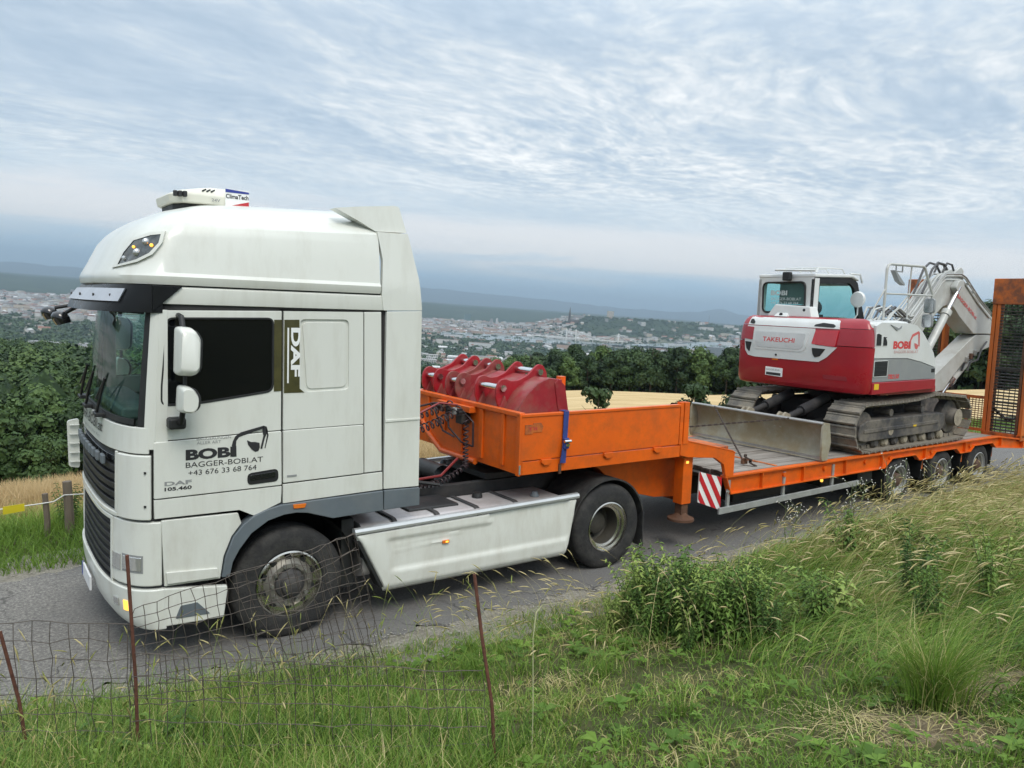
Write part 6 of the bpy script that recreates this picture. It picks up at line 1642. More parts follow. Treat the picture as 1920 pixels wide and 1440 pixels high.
# boss below the front edge, fuel cap plate
g = G(); g.box(10.95, 11.05, .008, .014, 2.18, 2.24); ex.part('lock_plate', g, M_vent)
# ---- cab on the far side
cx0, cx1, cy0, cy1, cz0, cz1 = 9.28, 10.95, 1.22, 2.31, 2.2, 3.74
def cpost(name, g, **k): return ex.part(name, g, M_dwhite, parent=None, bevel=.015, **k)
cabp = ex.group_part('cab')
rearo = rounded([(1.22, 2.3), (2.33, 2.3), (2.32, 3.66), (2.26, 3.73), (1.22, 3.70)], [.01, .01, .06, .05, .04])
rearw = rounded([(1.36, 3.12), (2.20, 3.09), (2.22, 3.60), (1.38, 3.61)], .09)
g = G(); g.plate(rearo, [rearw], 9.27, 9.33, 'x'); ex.part('rear_frame', g, M_dwhite, parent=cabp, bevel=.008)
g = G(); q = [(9.262, y, z) for y, z in rearw]; g.tube(q+[q[0]], .018, 5, caps=False); ex.part('window_seal', g, M_vent, parent=cabp)
g = G(); g.add([(9.298, y, z) for y, z in rearw], [tuple(range(len(rearw)))]); ex.part('rear_window', g, M_cabglass, parent=cabp)
sideo = rounded([(9.27, 2.3), (9.27, 3.69), (10.35, 3.73), (10.55, 3.66), (10.86, 3.0), (10.93, 2.3)], .03)
sidew = rounded([(9.41, 3.0), (9.43, 3.60), (10.30, 3.64), (10.45, 3.56), (10.70, 2.95)], .05)
for y0_, y1_ in ((1.215, 1.27), (2.26, 2.315)):
    g = G(); g.plate(sideo, [sidew], y0_, y1_, 'y'); ex.part('side_frame', g, M_vent if y0_ < 2 else M_dwhite, parent=cabp, bevel=.006)
    g = G(); g.add([(x, (y0_+y1_)/2, z) for x, z in sidew], [tuple(range(len(sidew)))]); ex.part('side_window', g, M_cabglass, parent=cabp)
g = G(); g.box(9.275, 9.40, 1.208, 1.214, 2.5, 3.68); ex.part('pillar_cover', g, M_dwhite, parent=cabp)
g = G(); g.xz([(9.26, 3.69), (9.27, 3.75), (10.35, 3.79), (10.55, 3.72), (10.55, 3.68), (10.35, 3.735)], 1.19, 2.33); ex.part('roof', g, M_dwhite, parent=cabp, bevel=.02)
ex.part('front_window', G().add([(10.56, 1.27, 3.64), (10.90, 1.27, 2.5), (10.90, 2.26, 2.5), (10.56, 2.26, 3.64)], [(0, 1, 2, 3)]), M_cabglass, parent=cabp)
g = G(); g.box(9.33, 10.9, 1.27, 2.26, 2.28, 2.32); ex.part('cab_floor', g, M_vent, parent=cabp)
g = G(); g.box(9.60, 10.05, 1.55, 2.0, 2.6, 2.75); g.poly([(9.62, 1.56, 2.72), (9.50, 1.58, 3.22), (9.60, 1.58, 3.24), (9.74, 1.56, 2.74)], (0, .42, 0)); st_ = ex.part('seat', g, M_seat, parent=cabp, bevel=.03)
g = G(); g.lathe([(.0005, -.05), (.12, -.045), (.14, 0), (.12, .045), (.0005, .05)], (9.75, 1.50, 3.19), 'x', 16); g.box(9.6, 9.9, 1.42, 1.54, 2.8, 3.08); ex.part('armrest', g, M_seat, parent=cabp, smooth=40)
g = G(); g.box(10.3, 10.55, 1.35, 2.2, 2.6, 3.05); ex.part('console', g, M_dgrey, parent=cabp, bevel=.03)
g = G(); 
g.box(9.45, 10.5, 1.30, 2.24, 3.60, 3.655); ex.part('headlining', g, M_vent, parent=cabp)
M_film = material('window_film', (.10, .11, .11), .5)
g = G(); g.yz([(1.39, 3.24), (1.90, 3.24), (1.90, 3.59), (1.40, 3.59)], 9.303, 9.306); ex.part('sunshade', g, M_film, parent=cabp)
def cab_text(b_, ya, z, w, h, bold=.02): return ex.part('lettering', text_mesh(b_, w, h, (9.291, ya, z), (0, -1, 0), (0, 0, 1), 0, bold), material('faded_white', (.50, .56, .55), .5), parent=cabp)
cab_text('BOBI', 2.07, 3.385, .33, .085, .04); cab_text('BAGGER-BOBI.AT', 2.06, 3.30, .60, .048, 0); cab_text('+43 676 33 68 764', 2.06, 3.235, .55, .042, 0)
# roof rails, work lamp, mirror
g = G()
for y in (1.32, 1.62, 1.95): g.tube([(9.45, y, 3.78), (9.5, y, 3.86), (10.2, y, 3.88), (10.3, y, 3.80)], .014, 6)
g.tube([(9.5, 1.32, 3.86), (9.5, 1.95, 3.86)], .014, 6); g.tube([(10.3, 1.22, 3.80), (10.58, 1.2, 3.80), (10.66, 1.2, 3.66)], .018, 6); ex.part('roof_rail', g, M_dwhite, smooth=50)
g = G(); g.tube([(9.25, 1.2, 3.80), (9.25, 1.98, 3.82)], .02, 8); ex.part('lamp_rail', g, M_dwhite, smooth=50)
g = G(); g.box(9.14, 9.24, 1.62, 1.76, 3.63, 3.78); wl = ex.part('work_lamp', g, M_vent, bevel=.02)
g = G(); g.lathe([(.0005, -.02), (.12, -.015), (.14, .02), (.11, .05), (.0005, .06)], (10.25, 1.02, 3.36), 'x', 20); mm = ex.part('mirror', g, M_dwhite, smooth=40)
g = G(); g.tube([(10.28, 1.02, 3.32), (10.30, 1.03, 3.1), (10.3, 1.1, 3.0)], .014, 6); ex.part('mirror_arm', g, M_dwhite, parent=mm)
# ---- guard rail over the engine deck
g = G()
g.tube([(9.83, .3, 3.03), (9.83, .3, 3.84), (9.86, .3, 3.90), (9.92, .3, 3.925), (10.95, .3, 3.945), (11.02, .3, 3.92), (11.06, .3, 3.86), (11.33, .3, 3.50), (11.34, .3, 3.06)], .022, 8)
g.tube([(9.84, .3, 3.45), (11.32, .3, 3.47)], .018, 6); g.tube([(9.82, .3, 3.52), (9.48, .32, 3.10), (9.45, .35, 3.03)], .014, 6); ex.part('guard_rail', g, M_darm, smooth=50)
g = G(); g.tube([(10.62, .32, 3.93), (10.60, .32, 3.45), (10.2, .34, 3.14), (10.12, .36, 3.03)], .014, 6); g.tube([(10.61, .32, 3.6), (10.60, .32, 3.05)], .014, 6)
for x in (9.45, 9.85, 10.15, 10.6): g.tube([(x, .3, 3.06), (x+.1, .3, 3.02), (x+.2, .3, 3.06)], .012, 6)
ex.part('guard_rail', g, M_darm, smooth=50)
g = G(); g.tube([(10.1, .3, 3.93), (10.1, .3, 3.82), (10.3, .3, 3.82), (10.3, .3, 3.93)], .012, 6); g.poly([(10.0, .26, 3.83), (10.08, .26, 3.80), (10.34, .26, 3.62), (10.33, .26, 3.60), (10.16, .26, 3.66)], (0, .08, 0)); ex.part('mirror', g, M_dgrey)
for (z0_, z1_, x0_) in ((3.17, 3.42, 11.30), (2.92, 3.15, 11.27)):
    g = G(); pts = rounded([(.22, z0_), (.40, z0_), (.40, z1_), (.22, z1_)], .05)
    g.yz(pts, x0_-.03, x0_+.03); mm = ex.part('mirror', g, M_dgrey, bevel=.01)
    g = G(); g.yz([(.31+(y-.31)*.88, (z0_+z1_)/2+(z-(z0_+z1_)/2)*.9) for y, z in pts], x0_-.036, x0_-.032); ex.part('mirror_glass', g, M_chrome, parent=mm)
# ---- boom
boom_o = [(11.10, 1.95), (11.10, 2.1), (11.5, 2.42), (12.1, 2.92), (12.53, 3.30), (13.05, 3.78), (13.22, 3.86), (13.40, 3.89), (13.80, 3.89), (13.95, 3.85), (14.59, 3.46), (15.19, 3.16), (15.52, 2.98), (15.56, 2.86), (15.45, 2.80), (15.20, 2.81), (14.58, 2.81), (13.95, 3.13), (13.66, 3.32), (13.46, 3.37), (13.22, 3.32), (12.75, 3.02), (12.2, 2.50), (11.7, 2.0), (11.4, 1.9)]
g = G(); g.plate(boom_o, [], 1.02, 1.40, 'y'); bm_ = ex.part('boom', g, M_darm, bevel=.015)
bt_ = text_mesh('BAGGER-BOBI.at', .98, .075, (13.74, 1.012, 3.53), (.85, 0, -.42), (.42, 0, .85), 0, .015); ex.part('lettering', bt_, M_redtext, parent=bm_)
g = G(); g.xz(rounded([(13.42, 3.70), (13.54, 3.84), (13.70, 3.86), (13.78, 3.76), (13.70, 3.62), (13.55, 3.58)], .05), .90, 1.02); g.xz(rounded([(13.42, 3.70), (13.54, 3.84), (13.70, 3.86), (13.78, 3.76), (13.70, 3.62), (13.55, 3.58)], .05), 1.40, 1.52); ex.part('cylinder_boss', g, M_darm, parent=bm_, bevel=.01)
for y in (.93, 1.49):
    g = G(); g.tube([(13.62, y, 3.72), (13.10, y, 3.10)], .038, 12); cy_ = ex.part('boom_cylinder', g, M_chrome, smooth=50)
    g = G(); g.tube([(13.22, y, 3.24), (13.14, y, 3.15)], .095, 14); g.tube([(13.20, y, 3.22), (12.2, y, 2.02)], .075, 14); ex.part('cylinder_barrel', g, M_darm, parent=cy_, smooth=50)
# pipes and hoses along the boom top
def offp(pts, d):
    out = []
    for i, p in enumerate(pts):
        a_ = Vector(pts[max(0, i-1)]); b_ = Vector(pts[min(len(pts)-1, i+1)]); t_ = (b_-a_).normalized(); n_ = Vector((-t_[1], t_[0])); out.append(Vector(p)+n_*d)
    return out
topl = [(11.75, 2.66), (12.53, 3.33), (13.03, 3.80), (13.2, 3.89), (13.80, 3.92), (13.98, 3.87), (14.61, 3.49), (15.21, 3.19)]
for k, (y, d) in enumerate(((1.0, .06), (1.07, .08), (1.14, .06), (1.21, .09), (1.28, .06), (1.35, .08))):
    pp = offp(topl[:4] if k % 2 else topl, d); g = G(); g.tube([(p[0], y, p[1]) for p in pp], .017, 6); ex.part('pipe', g, M_darm if k % 3 else M_steel, parent=bm_, smooth=50)
for k, (d, y) in enumerate(((-.05, 1.008), (.02, 1.0))):
    pp = offp(topl, d); g = G(); g.tube([(p[0], y, p[1]) for p in pp], .015, 6); ex.part('pipe', g, M_darm, parent=bm_, smooth=50)
for k in range(6):
    p = Vector(topl[0]).lerp(Vector(topl[1]), .15+.15*k) if k < 4 else Vector(topl[5]).lerp(Vector(topl[6]), .3+.4*(k-4)); g = G(); g.box(p[0]-.03, p[0]+.03, .99, 1.41, p[1]+.02, p[1]+.07); ex.part('pipe_clamp', g, M_darm, parent=bm_, bevel=.006)
M_bhose = material('hydraulic_hose', (.07, .07, .075), .5)
for k in range(7):
    y = .72+.09*k; x0_ = 11.0+.03*k
    g = G(); g.tube([(x0_-.35, y, 2.98), (x0_-.2, y, 3.12+.02*k), (x0_+.1, y+.02, 3.24+.02*(k % 3)), (x0_+.55, y+.06, 3.10), (x0_+1.1, 1.0+.05*k, 3.12)], .02, 6); ex.part('hose', g, M_bhose if k % 2 else M_darm, smooth=60)
for k in range(5):
    g = G(); y = .55+.12*k; g.tube([(10.75, y, 2.80), (10.9, y, 3.05), (11.05, y+.05, 3.0), (11.25, y+.1, 2.75), (11.3, y+.2, 2.5)], .022, 6); ex.part('hose', g, M_bhose, smooth=60)
for k in range(2):
    g = G(); y = 1.10+.16*k; g.tube([(12.55, y, 3.55), (12.85, y, 4.02+.02*k), (13.05, y, 4.16), (13.3, y, 4.14), (13.5, y, 3.98)], .022, 8); ex.part('hose', g, M_bhose, smooth=60)
    g = G(); g.tube([(13.25, y, 3.98), (13.4, y, 4.17), (13.6, y, 4.15), (13.72, y, 4.0)], .020, 8); ex.part('hose', g, M_bhose, smooth=60)
g = G(); g.xz([(13.1, 3.84), (13.25, 3.98), (13.45, 4.05), (13.65, 3.98), (13.65, 3.86)], 1.05, 1.12); g.xz([(13.45, 3.86), (13.65, 4.02), (13.85, 4.12), (13.97, 4.06), (13.99, 3.82)], 1.30, 1.38); g.xz([(13.45, 3.86), (13.65, 4.02), (13.85, 4.12), (13.97, 4.06), (13.99, 3.82)], 1.04, 1.10); ex.part('arm_cylinder_bracket', g, M_darm, parent=bm_, bevel=.01)
g = G(); g.tube([(13.87, 1.21, 4.02), (15.0, 1.21, 3.46)], .075, 14); g.tube([(15.0, 1.21, 3.46), (15.75, 1.21, 3.10)], .045, 10); ex.part('arm_cylinder', g, M_darm, smooth=50)
# ---- dipper arm folded back under the boom
arm_o = [(15.7, 3.1), (15.5, 2.80), (14.75, 2.79), (14.58, 2.72), (13.05, 1.92), (12.95, 1.83), (12.97, 1.70), (13.15, 1.63), (13.60, 1.68), (13.92, 1.95), (14.48, 2.33), (15.37, 2.53), (15.85, 2.7), (15.95, 3.0)]
g = G(); g.plate(arm_o, [], 1.04, 1.36, 'y'); ar_ = ex.part('dipper_arm', g, M_darm, bevel=.015)
g = G(); g.tube([(14.95, 1.2, 2.32), (14.15, 1.2, 1.80)], .07, 14); bc_ = ex.part('bucket_cylinder', g, M_darm, smooth=50)
g = G(); g.tube([(14.25, 1.2, 1.86), (14.12, 1.2, 1.78)], .085, 14); g.tube([(14.15, 1.2, 1.80), (13.75, 1.2, 1.50)], .04, 10); ex.part('piston_rod', g, M_chrome, parent=bc_, smooth=50)
for k in range(4):
    g = G(); y = 1.02+.1*k; g.tube([(15.2, y, 2.65), (14.9, y-.04, 2.5), (14.75, y-.05, 2.28), (14.55, y, 2.22), (14.45, y, 2.05)], .02, 6); ex.part('hose', g, M_bhose, smooth=60)
for k in range(3):
    g = G(); g.box(14.35+.17*k, 14.45+.17*k, 1.0, 1.12, 2.22+.07*k, 2.34+.07*k); ex.part('coupler', g, [M_steel, M_rust, M_steel][k], bevel=.015)
g = G(); g.obox((13.55, 1.2, 1.85), (13.80, 1.2, 1.45), .26, .05, (0, 1, 0)); g.obox((13.2, 1.2, 1.72), (13.75, 1.2, 1.42), .06, .05, (0, 1, 0)); ex.part('bucket_link', g, M_rust)
g = G(); g.xz([(12.9, 1.75), (13.2, 1.68), (13.8, 1.50), (14.1, 1.2), (13.9, .95), (13.2, .93), (12.8, 1.2)], .98, 1.42); ex.part('quick_coupler', g, M_uc, bevel=.03)
# tie-down chains
M_chain = material('chain_steel', (.08, .06, .05), .7, metal=.4)
def chain(pts, label):
    th = Thing('tie_down_chain', pts[0], label, 'chain')
    g = G()
    for a_, b_ in zip(pts[:-1], pts[1:]):
        a_ = Vector(a_); b_ = Vector(b_); n_ = max(2, int((b_-a_).length/.045))
        for k in range(n_):
            p = a_.lerp(b_, k/n_); q = a_.lerp(b_, (k+1.25)/n_); g.obox(p, q, .026 if k % 2 else .010, .010 if k % 2 else .026)
    th.part('links', g, M_chain, kind='stuff')
    g = G(); p = Vector(pts[-1]); g.box(p.x-.05, p.x+.05, p.y-.02, p.y+.02, p.z-.02, p.z+.06); th.part('hook', g, M_rust)
    return th
chain([(7.93, .55, 1.49), (6.05, 2.30, 1.12), (5.6, 2.42, 1.05)], 'long thin chain running from the blade rim to the far front corner of the deck')
chain([(7.90, 2.0, 1.49), (6.9, .75, 1.12), (6.62, .35, .96)], 'chain running down across the grey blade to the near deck eye')
g = G()
for k in range(14): a_ = k*.9; g.obox((6.58+.02*k*.5+.02*math.cos(a_), .32-.005*k+.02*math.sin(a_), 1.08-.012*k), (6.60+.02*k*.5+.02*math.cos(a_+1), .31-.005*k+.02*math.sin(a_+1), 1.065-.012*k), .04, .02)
single('load_binder', g, M_chain, (6.6, .3, .93), 'rusty load binder with loose chain lying on the near edge of the planks', 'load binder')
# ------------------------------------------------------------------ grasses and plants
def grass_material(name, stops, rough=.55):
    m = bpy.data.materials.new(name); m.use_nodes = True
    t = m.node_tree; t.nodes.clear()
    at = N(t, 'ShaderNodeAttribute'); at.attribute_name = 'tone'
    cc = ramp(t, at.outputs['Fac'], stops)
    df = N(t, 'ShaderNodeBsdfPrincipled'); t.links.new(cc, df.inputs['Base Color']); df.inputs['Roughness'].default_value = rough; df.inputs['Specular IOR Level'].default_value = .3
    tl = N(t, 'ShaderNodeBsdfTranslucent'); t.links.new(cc, tl.inputs[0])
    mx = N(t, 'ShaderNodeMixShader'); mx.inputs[0].default_value = .3
    t.links.new(df.outputs[0], mx.inputs[1]); t.links.new(tl.outputs[0], mx.inputs[2])
    o = N(t, 'ShaderNodeOutputMaterial'); t.links.new(mx.outputs[0], o.inputs[0])
    return m
TONES = [(0.0, (.045, .10, .016)), (.25, (.12, .22, .032)), (.45, (.205, .33, .052)), (.60, (.29, .34, .085)), (.78, (.46, .40, .17)), (1.0, (.70, .60, .33))]
M_grass = grass_material('grass_blades', TONES)
MWT = Matrix(S.tolist())
def project(P):
    d = (P-CAM_T) @ M_TRUCK.T
    return 960+1456.8*d[:, 0]/d[:, 2], 720-1456.8*d[:, 1]/d[:, 2], d[:, 2]
def visible(X, Y, Z, mx=260, my=200):
    u, v, w = project(np.stack([X, Y, Z], -1))
    return (w > .3) & (u > -mx) & (u < 1920+mx) & (v < 1440+my) & (v > 200)
def blades(name, X, Y, h, width, lean, leandir, tone, seg=3, curl=.5, Z=None, rg=rng, mat=None, droop=0.0):
    """ribbons that taper; lean = sideways reach as a share of the height"""
    n = len(X)
    Z = bank(X, Y)-.01 if Z is None else Z
    a_ = rg.uniform(0, 2*PI, n)
    wx, wy = np.cos(a_)*width*.5, np.sin(a_)*width*.5
    lx, ly = np.cos(leandir)*lean*h, np.sin(leandir)*lean*h
    vs = np.zeros((n, (seg+1)*2, 3)); tn = np.zeros((n, (seg+1)*2))
    for k in range(seg+1):
        t = k/seg
        bend = t**(1+curl*1.6)
        cx = X+lx*bend; cy = Y+ly*bend; cz = Z+h*(t-(lean*.35+droop)*t**3)
        tp = (1-t**1.6*.93)
        vs[:, 2*k] = np.stack([cx-wx*tp, cy-wy*tp, cz], -1); vs[:, 2*k+1] = np.stack([cx+wx*tp, cy+wy*tp, cz], -1)
        tn[:, 2*k] = tn[:, 2*k+1] = np.clip(tone, 0, 1)
    idx = np.arange(n)[:, None]*((seg+1)*2)
    fs = np.concatenate([idx+np.array([[2*k, 2*k+1, 2*k+3, 2*k+2]]) for k in range(seg)], 0)
    V = (vs.reshape(-1, 3)) @ S.T
    me = bpy.data.meshes.new(name)
    me.vertices.add(len(V)); me.vertices.foreach_set('co', V.ravel())
    nf = len(fs); me.loops.add(nf*4); me.loops.foreach_set('vertex_index', fs.ravel().astype(np.int32))
    me.polygons.add(nf); me.polygons.foreach_set('loop_start', np.arange(0, nf*4, 4, dtype=np.int32))
    me.update(calc_edges=True)
    at = me.attributes.new('tone', 'FLOAT', 'POINT'); at.data.foreach_set('value', tn.ravel())
    me.materials.append(mat or M_grass)
    o = bpy.data.objects.new(name, me); col.objects.link(o)
    return o
def patchy(X, Y, f, seed=0.0):
    return (np.sin(X*f*1.3+seed)*np.cos(Y*f*1.7-seed*.7)+np.sin((X+Y)*f*2.9+seed*2)*.6+np.sin((X-Y*1.4)*f*5.3+seed*3)*.35)/1.95
def scatter(n, x0, x1, y0, y1, keep):
    X = rng.uniform(x0, x1, n); Y = rng.uniform(y0, y1, n)
    e = near_edge(X); m = (Y < e-.12-.10*np.abs(patchy(X, Y, 2.1, 3))) & visible(X, Y, bank(X, Y)+.2)
    X, Y = X[m], Y[m]
    k = rng.random(len(X)) < keep(X, Y)
    return X[k], Y[k]
def ll(v, a, b): return np.clip((v-a)/(b-a), 0, 1)
# how tall and how dry the grass is over the bank
def wild(X, Y):
    """0 where mown, 1 in the tall stand on the right"""
    d = near_edge(X)-Y
    w1 = ll(X+.25*(Y+2.8)*-1, 2.35, 3.1)          # beyond the nettles
    w1 = np.where(Y < -3.2, ll(X+(.9+Y*.0), 2.7+.0*Y, 3.6), w1)
    return np.clip(w1, 0, 1)*np.clip(d/.5, .25, 1)
def bare(X, Y):
    return np.exp(-((X-1.62)/.30)**2-((Y+4.72)/.36)**2)+.8*np.exp(-((X-2.5)/.4)**2-((Y+4.6)/.18)**2)
# short turf
X, Y = scatter(230000, -3.6, 6, -6.6, .4, lambda X, Y: (1-.75*wild(X, Y))*np.where(bare(X, Y) > .4, .28, 1)*np.clip(1.25-.18*np.hypot(X+2.3, Y+6.5), .3, 1))
n = len(X); pt = patchy(X, Y, 1.15, 1.0); pt2 = patchy(X, Y, 3.1, 5.0)
h = (.042+.038*np.clip(pt2+.4, 0, 1.4))*rng.uniform(.6, 1.5, n)+.035*(pt > .3)
tone_shift = 0
left = ll(-X, .1, 1.0)*ll(near_edge(X)-Y, .2, .8); h = h*(1+1.1*left)
tone = .38+.20*pt+.12*pt2+rng.normal(0, .13, n); tone = np.where((patchy(X, Y, 2.3, 9) > .36) & (rng.random(n) < .75), tone+.38, tone)
tone = np.where(rng.random(n) < .07, rng.uniform(.7, 1, n), tone)
o = blades('turf', X, Y, h, rng.uniform(.004, .010, n), rng.uniform(.3, 1.5, n), rng.uniform(0, 2*PI, n), tone, 2); o['kind'] = 'stuff'; o['label'] = 'short green turf with tan patches in the foreground'; o['category'] = 'grass'
print('turf', n)
# taller clumps within the turf
cx = rng.uniform(-3.2, 3.4, 260); cy_ = rng.uniform(-5.8, -.6, 260); X = []; Y = []; hh = []
for a_, b_ in zip(cx, cy_):
    k = rng.integers(25, 80); r_ = rng.uniform(.04, .13); X.append(a_+rng.normal(0, r_, k)); Y.append(b_+rng.normal(0, r_, k)); hh.append(rng.uniform(.10, .22)*rng.uniform(.6, 1.3, k))
X = np.concatenate(X); Y = np.concatenate(Y); hh = np.concatenate(hh); m = (Y < near_edge(X)-.2) & visible(X, Y, bank(X, Y)) & (bare(X, Y) < .3); X, Y, hh = X[m], Y[m], hh[m]; n = len(X)
o = blades('grass_clumps', X, Y, hh, rng.uniform(.004, .008, n), rng.uniform(.3, 1.0, n), rng.uniform(0, 2*PI, n), .30+.12*patchy(X, Y, 1.5, 2)+rng.normal(0, .10, n), 3); o['kind'] = 'stuff'; o['label'] = 'darker longer clumps standing in the short turf'; o['category'] = 'grass'
# long grass along the fence on the left
X, Y = scatter(52000, -3.4, .9, -3.6, .3, lambda X, Y: ll(-X+.35, .0, .9)*.9*np.clip((near_edge(X)-Y)/.45, 0, 1))
n = len(X); o = blades('fence_grass', X, Y, rng.uniform(.12, .34, n), rng.uniform(.004, .009, n), rng.uniform(.25, .9, n), rng.normal(1.0, 1.6, n), .28+.18*patchy(X, Y, 1.7, 4)+rng.normal(0, .17, n)+(rng.random(n) < .13)*.42, 4)
o['kind'] = 'stuff'; o['label'] = 'knee-high grass growing through the wire fence'; o['category'] = 'grass'
print('fence grass', n)
# tall stand on the right, combed over by the wind
X, Y = scatter(120000, 1.6, 19, -6.5, .4, lambda X, Y: wild(X, Y)*np.clip(1.15-.055*(X-2), .25, 1)*np.where(bare(X, Y) > .4, .1, 1))
n = len(X); d = near_edge(X)-Y
dry = .05+ll(X, 3.4, 7.5)*.34+.14*patchy(X, Y, .9, 6)+.10*patchy(X, Y, 2.6, 8)
h = (.24+.20*ll(X, 3, 6))*rng.uniform(.5, 1.4, n)*(1+.45*patchy(X, Y, 1.3, 2))*np.clip(d/.9, .35, 1)
o = blades('tall_grass', X, Y, h, rng.uniform(.0045, .0095, n)*(1+.06*X), rng.uniform(.5, 1.5, n), math.radians(-58)+1.1*patchy(X, Y, .8, 12)+rng.normal(0, .6, n), .26+dry+.17*patchy(X, Y, 1.6, 21)+rng.normal(0, .19, n), 5, .7)
o['kind'] = 'stuff'; o['label'] = 'tall grass bent over by the wind on the right of the bank'; o['category'] = 'grass'
print('tall', n)
# dead brown thatch under it, straw and hay
X, Y = scatter(26000, 1.2, 12, -5.6, .2, lambda X, Y: np.clip(wild(X, Y)*.8+.0, 0, 1))
n = len(X); o = blades('dead_grass', X, Y, rng.uniform(.05, .16, n), rng.uniform(.004, .008, n), rng.uniform(1.2, 3.0, n), rng.uniform(0, 2*PI, n), rng.uniform(.68, .95, n), 3)
o['kind'] = 'stuff'; o['label'] = 'flattened brown dead grass under the tall stand'; o['category'] = 'grass'
def stalks(name, X, Y, h, lean, ldir, tone, head, label, kind='stuff', wst=.003, hw=.006):
    """thin stems with a seed head"""
    n = len(X); Z = bank(X, Y)-.01
    seg = 5; P_2 = []
    for k in range(seg+1):
        t = k/seg; P_2.append(np.stack([X+np.cos(ldir)*lean*h*t**2, Y+np.sin(ldir)*lean*h*t**2, Z+h*(t-.30*lean*t**3)], -1))
    vs = []; fs = []; tn = []; off = 0
    wv_ = np.stack([np.cos(rng.uniform(0, 6.28, n)), np.sin(rng.uniform(0, 6.28, n)), np.zeros(n)], -1)
    for k in range(seg+1):
        w_ = wst*(1-.5*k/seg); vs += [P_2[k]-wv_*w_/2, P_2[k]+wv_*w_/2]
    nv = 2*(seg+1)
    A = np.stack(vs, 1)
    dirv = P_2[-1]-P_2[-2]; dirv /= np.linalg.norm(dirv, axis=1)[:, None]
    c = np.cross(dirv, wv_); c /= np.linalg.norm(c, axis=1)[:, None]+1e-9; b_ = np.cross(dirv, c)
    hl = head*h
    H_ = []
    for fr, ww in ((0, .2), (.3, 1.0), (.65, .85), (1.0, .1)):
        ctr = P_2[-1]+dirv*(hl*fr)[:, None]+np.stack([0*hl, 0*hl, -.25*hl*fr**2], -1)
        for q in range(3):
            a_ = 2*PI*q/3; H_.append(ctr+(c*math.cos(a_)+b_*math.sin(a_))*hw*ww)
    B = np.stack(H_, 1)
    V = np.concatenate([A, B], 1); tot = nv+12
    F = [[2*k, 2*k+1, 2*k+3, 2*k+2] for k in range(seg)]+[[nv+3*i+q, nv+3*i+(q+1) % 3, nv+3*i+3+(q+1) % 3, nv+3*i+3+q] for i in range(3) for q in range(3)]
    F = (np.arange(n)[:, None, None]*tot+np.array(F)[None]).reshape(-1, 4)
    T = np.concatenate([np.repeat(tone[:, None], nv, 1), np.repeat(np.clip(tone+.10, 0, 1)[:, None], 12, 1)], 1)
    V = V.reshape(-1, 3) @ S.T
    me = bpy.data.meshes.new(name); me.vertices.add(len(V)); me.vertices.foreach_set('co', V.ravel())
    nf = len(F); me.loops.add(nf*4); me.loops.foreach_set('vertex_index', F.ravel().astype(np.int32)); me.polygons.add(nf); me.polygons.foreach_set('loop_start', np.arange(0, nf*4, 4, dtype=np.int32)); me.update(calc_edges=True)
    at = me.attributes.new('tone', 'FLOAT', 'POINT'); at.data.foreach_set('value', T.ravel()); me.materials.append(M_grass)
    o = bpy.data.objects.new(name, me); col.objects.link(o); o['kind'] = kind; o['label'] = label; o['category'] = 'grass'; return o
X, Y = scatter(13000, 2.4, 19, -5.0, .3, lambda X, Y: wild(X, Y)*(.2+.8*ll(X, 4, 8)))
n = len(X); stalks('seed_stalks', X, Y, rng.uniform(.45, .82, n), rng.uniform(.3, 1.0, n), rng.normal(math.radians(-75), .8, n), rng.uniform(.62, .95, n), .22, 'straw-coloured grass stalks with seed heads on the right bank', wst=.0035, hw=.007)
X, Y = scatter(560, -3.2, 1.2, -3.0, .1, lambda X, Y: ll(near_edge(X)-Y, .1, .4)*.8)
n = len(X); stalks('seed_stalks', X, Y, rng.uniform(.35, .75, n), rng.uniform(.1, .6, n), rng.uniform(0, 6.28, n), rng.uniform(.45, .8, n), .16, 'slim seeding stalks standing up through the wire fence', wst=.003, hw=.005)
X, Y = scatter(170, 1.2, 3.4, -3.1, -.6, lambda X, Y: 1+0*X)
n = len(X); stalks('seed_stalks', X, Y, rng.uniform(.4, .7, n), rng.uniform(.4, 1.1, n), rng.normal(math.radians(160), .9, n), rng.uniform(.62, .95, n), .2, 'pale dry stalks leaning out of the nettles towards the road', wst=.003, hw=.006)
# heaps of cut straw
def hay(cx, cy, sx, sy, n, ln, label, hmax=.10):
    a_ = rng.uniform(0, 2*PI, n); X = cx+rng.normal(0, sx, n); Y = cy+rng.normal(0, sy, n)
    Z = bank(X, Y)+rng.uniform(.0, hmax, n)*np.exp(-((X-cx)/sx/1.5)**2-((Y-cy)/sy/1.5)**2)
    o = blades('straw', X, Y, np.full(n, .03)+rng.uniform(0, .05, n), rng.uniform(.003, .006, n), rng.uniform(2.0, 6.0, n)*ln/.2, a_, rng.uniform(.75, 1.0, n), 3, .1, Z=Z); o['kind'] = 'stuff'; o['label'] = label; o['category'] = 'straw'
hay(1.40, -4.45, .17, .15, 200, .26, 'loose heap of cut yellow straw at the bottom of the bank', .08)
hay(2.45, -2.35, .35, .22, 700, .2, 'tangled brown straw at the foot of the nettles', .12)
hay(-.5, -2.75, .16, .12, 200, .14, 'small tuft of pale straw beside the rusty fence rod')
hay(1.75, -4.75, .25, .22, 260, .12, 'short straw strewn over the bare earth patch', .03)
hay(4.4, -4.0, .6, .3, 500, .2, 'brown matted straw on the right edge of the bank')
hay(.95, -2.6, .20, .12, 160, .08, 'dry cut grass lying in the short turf')
X, Y = scatter(30000, -4, 14, -1.2, .4, lambda X, Y: np.exp(-((near_edge(X)-Y-.30)/.16)**2)*.9)
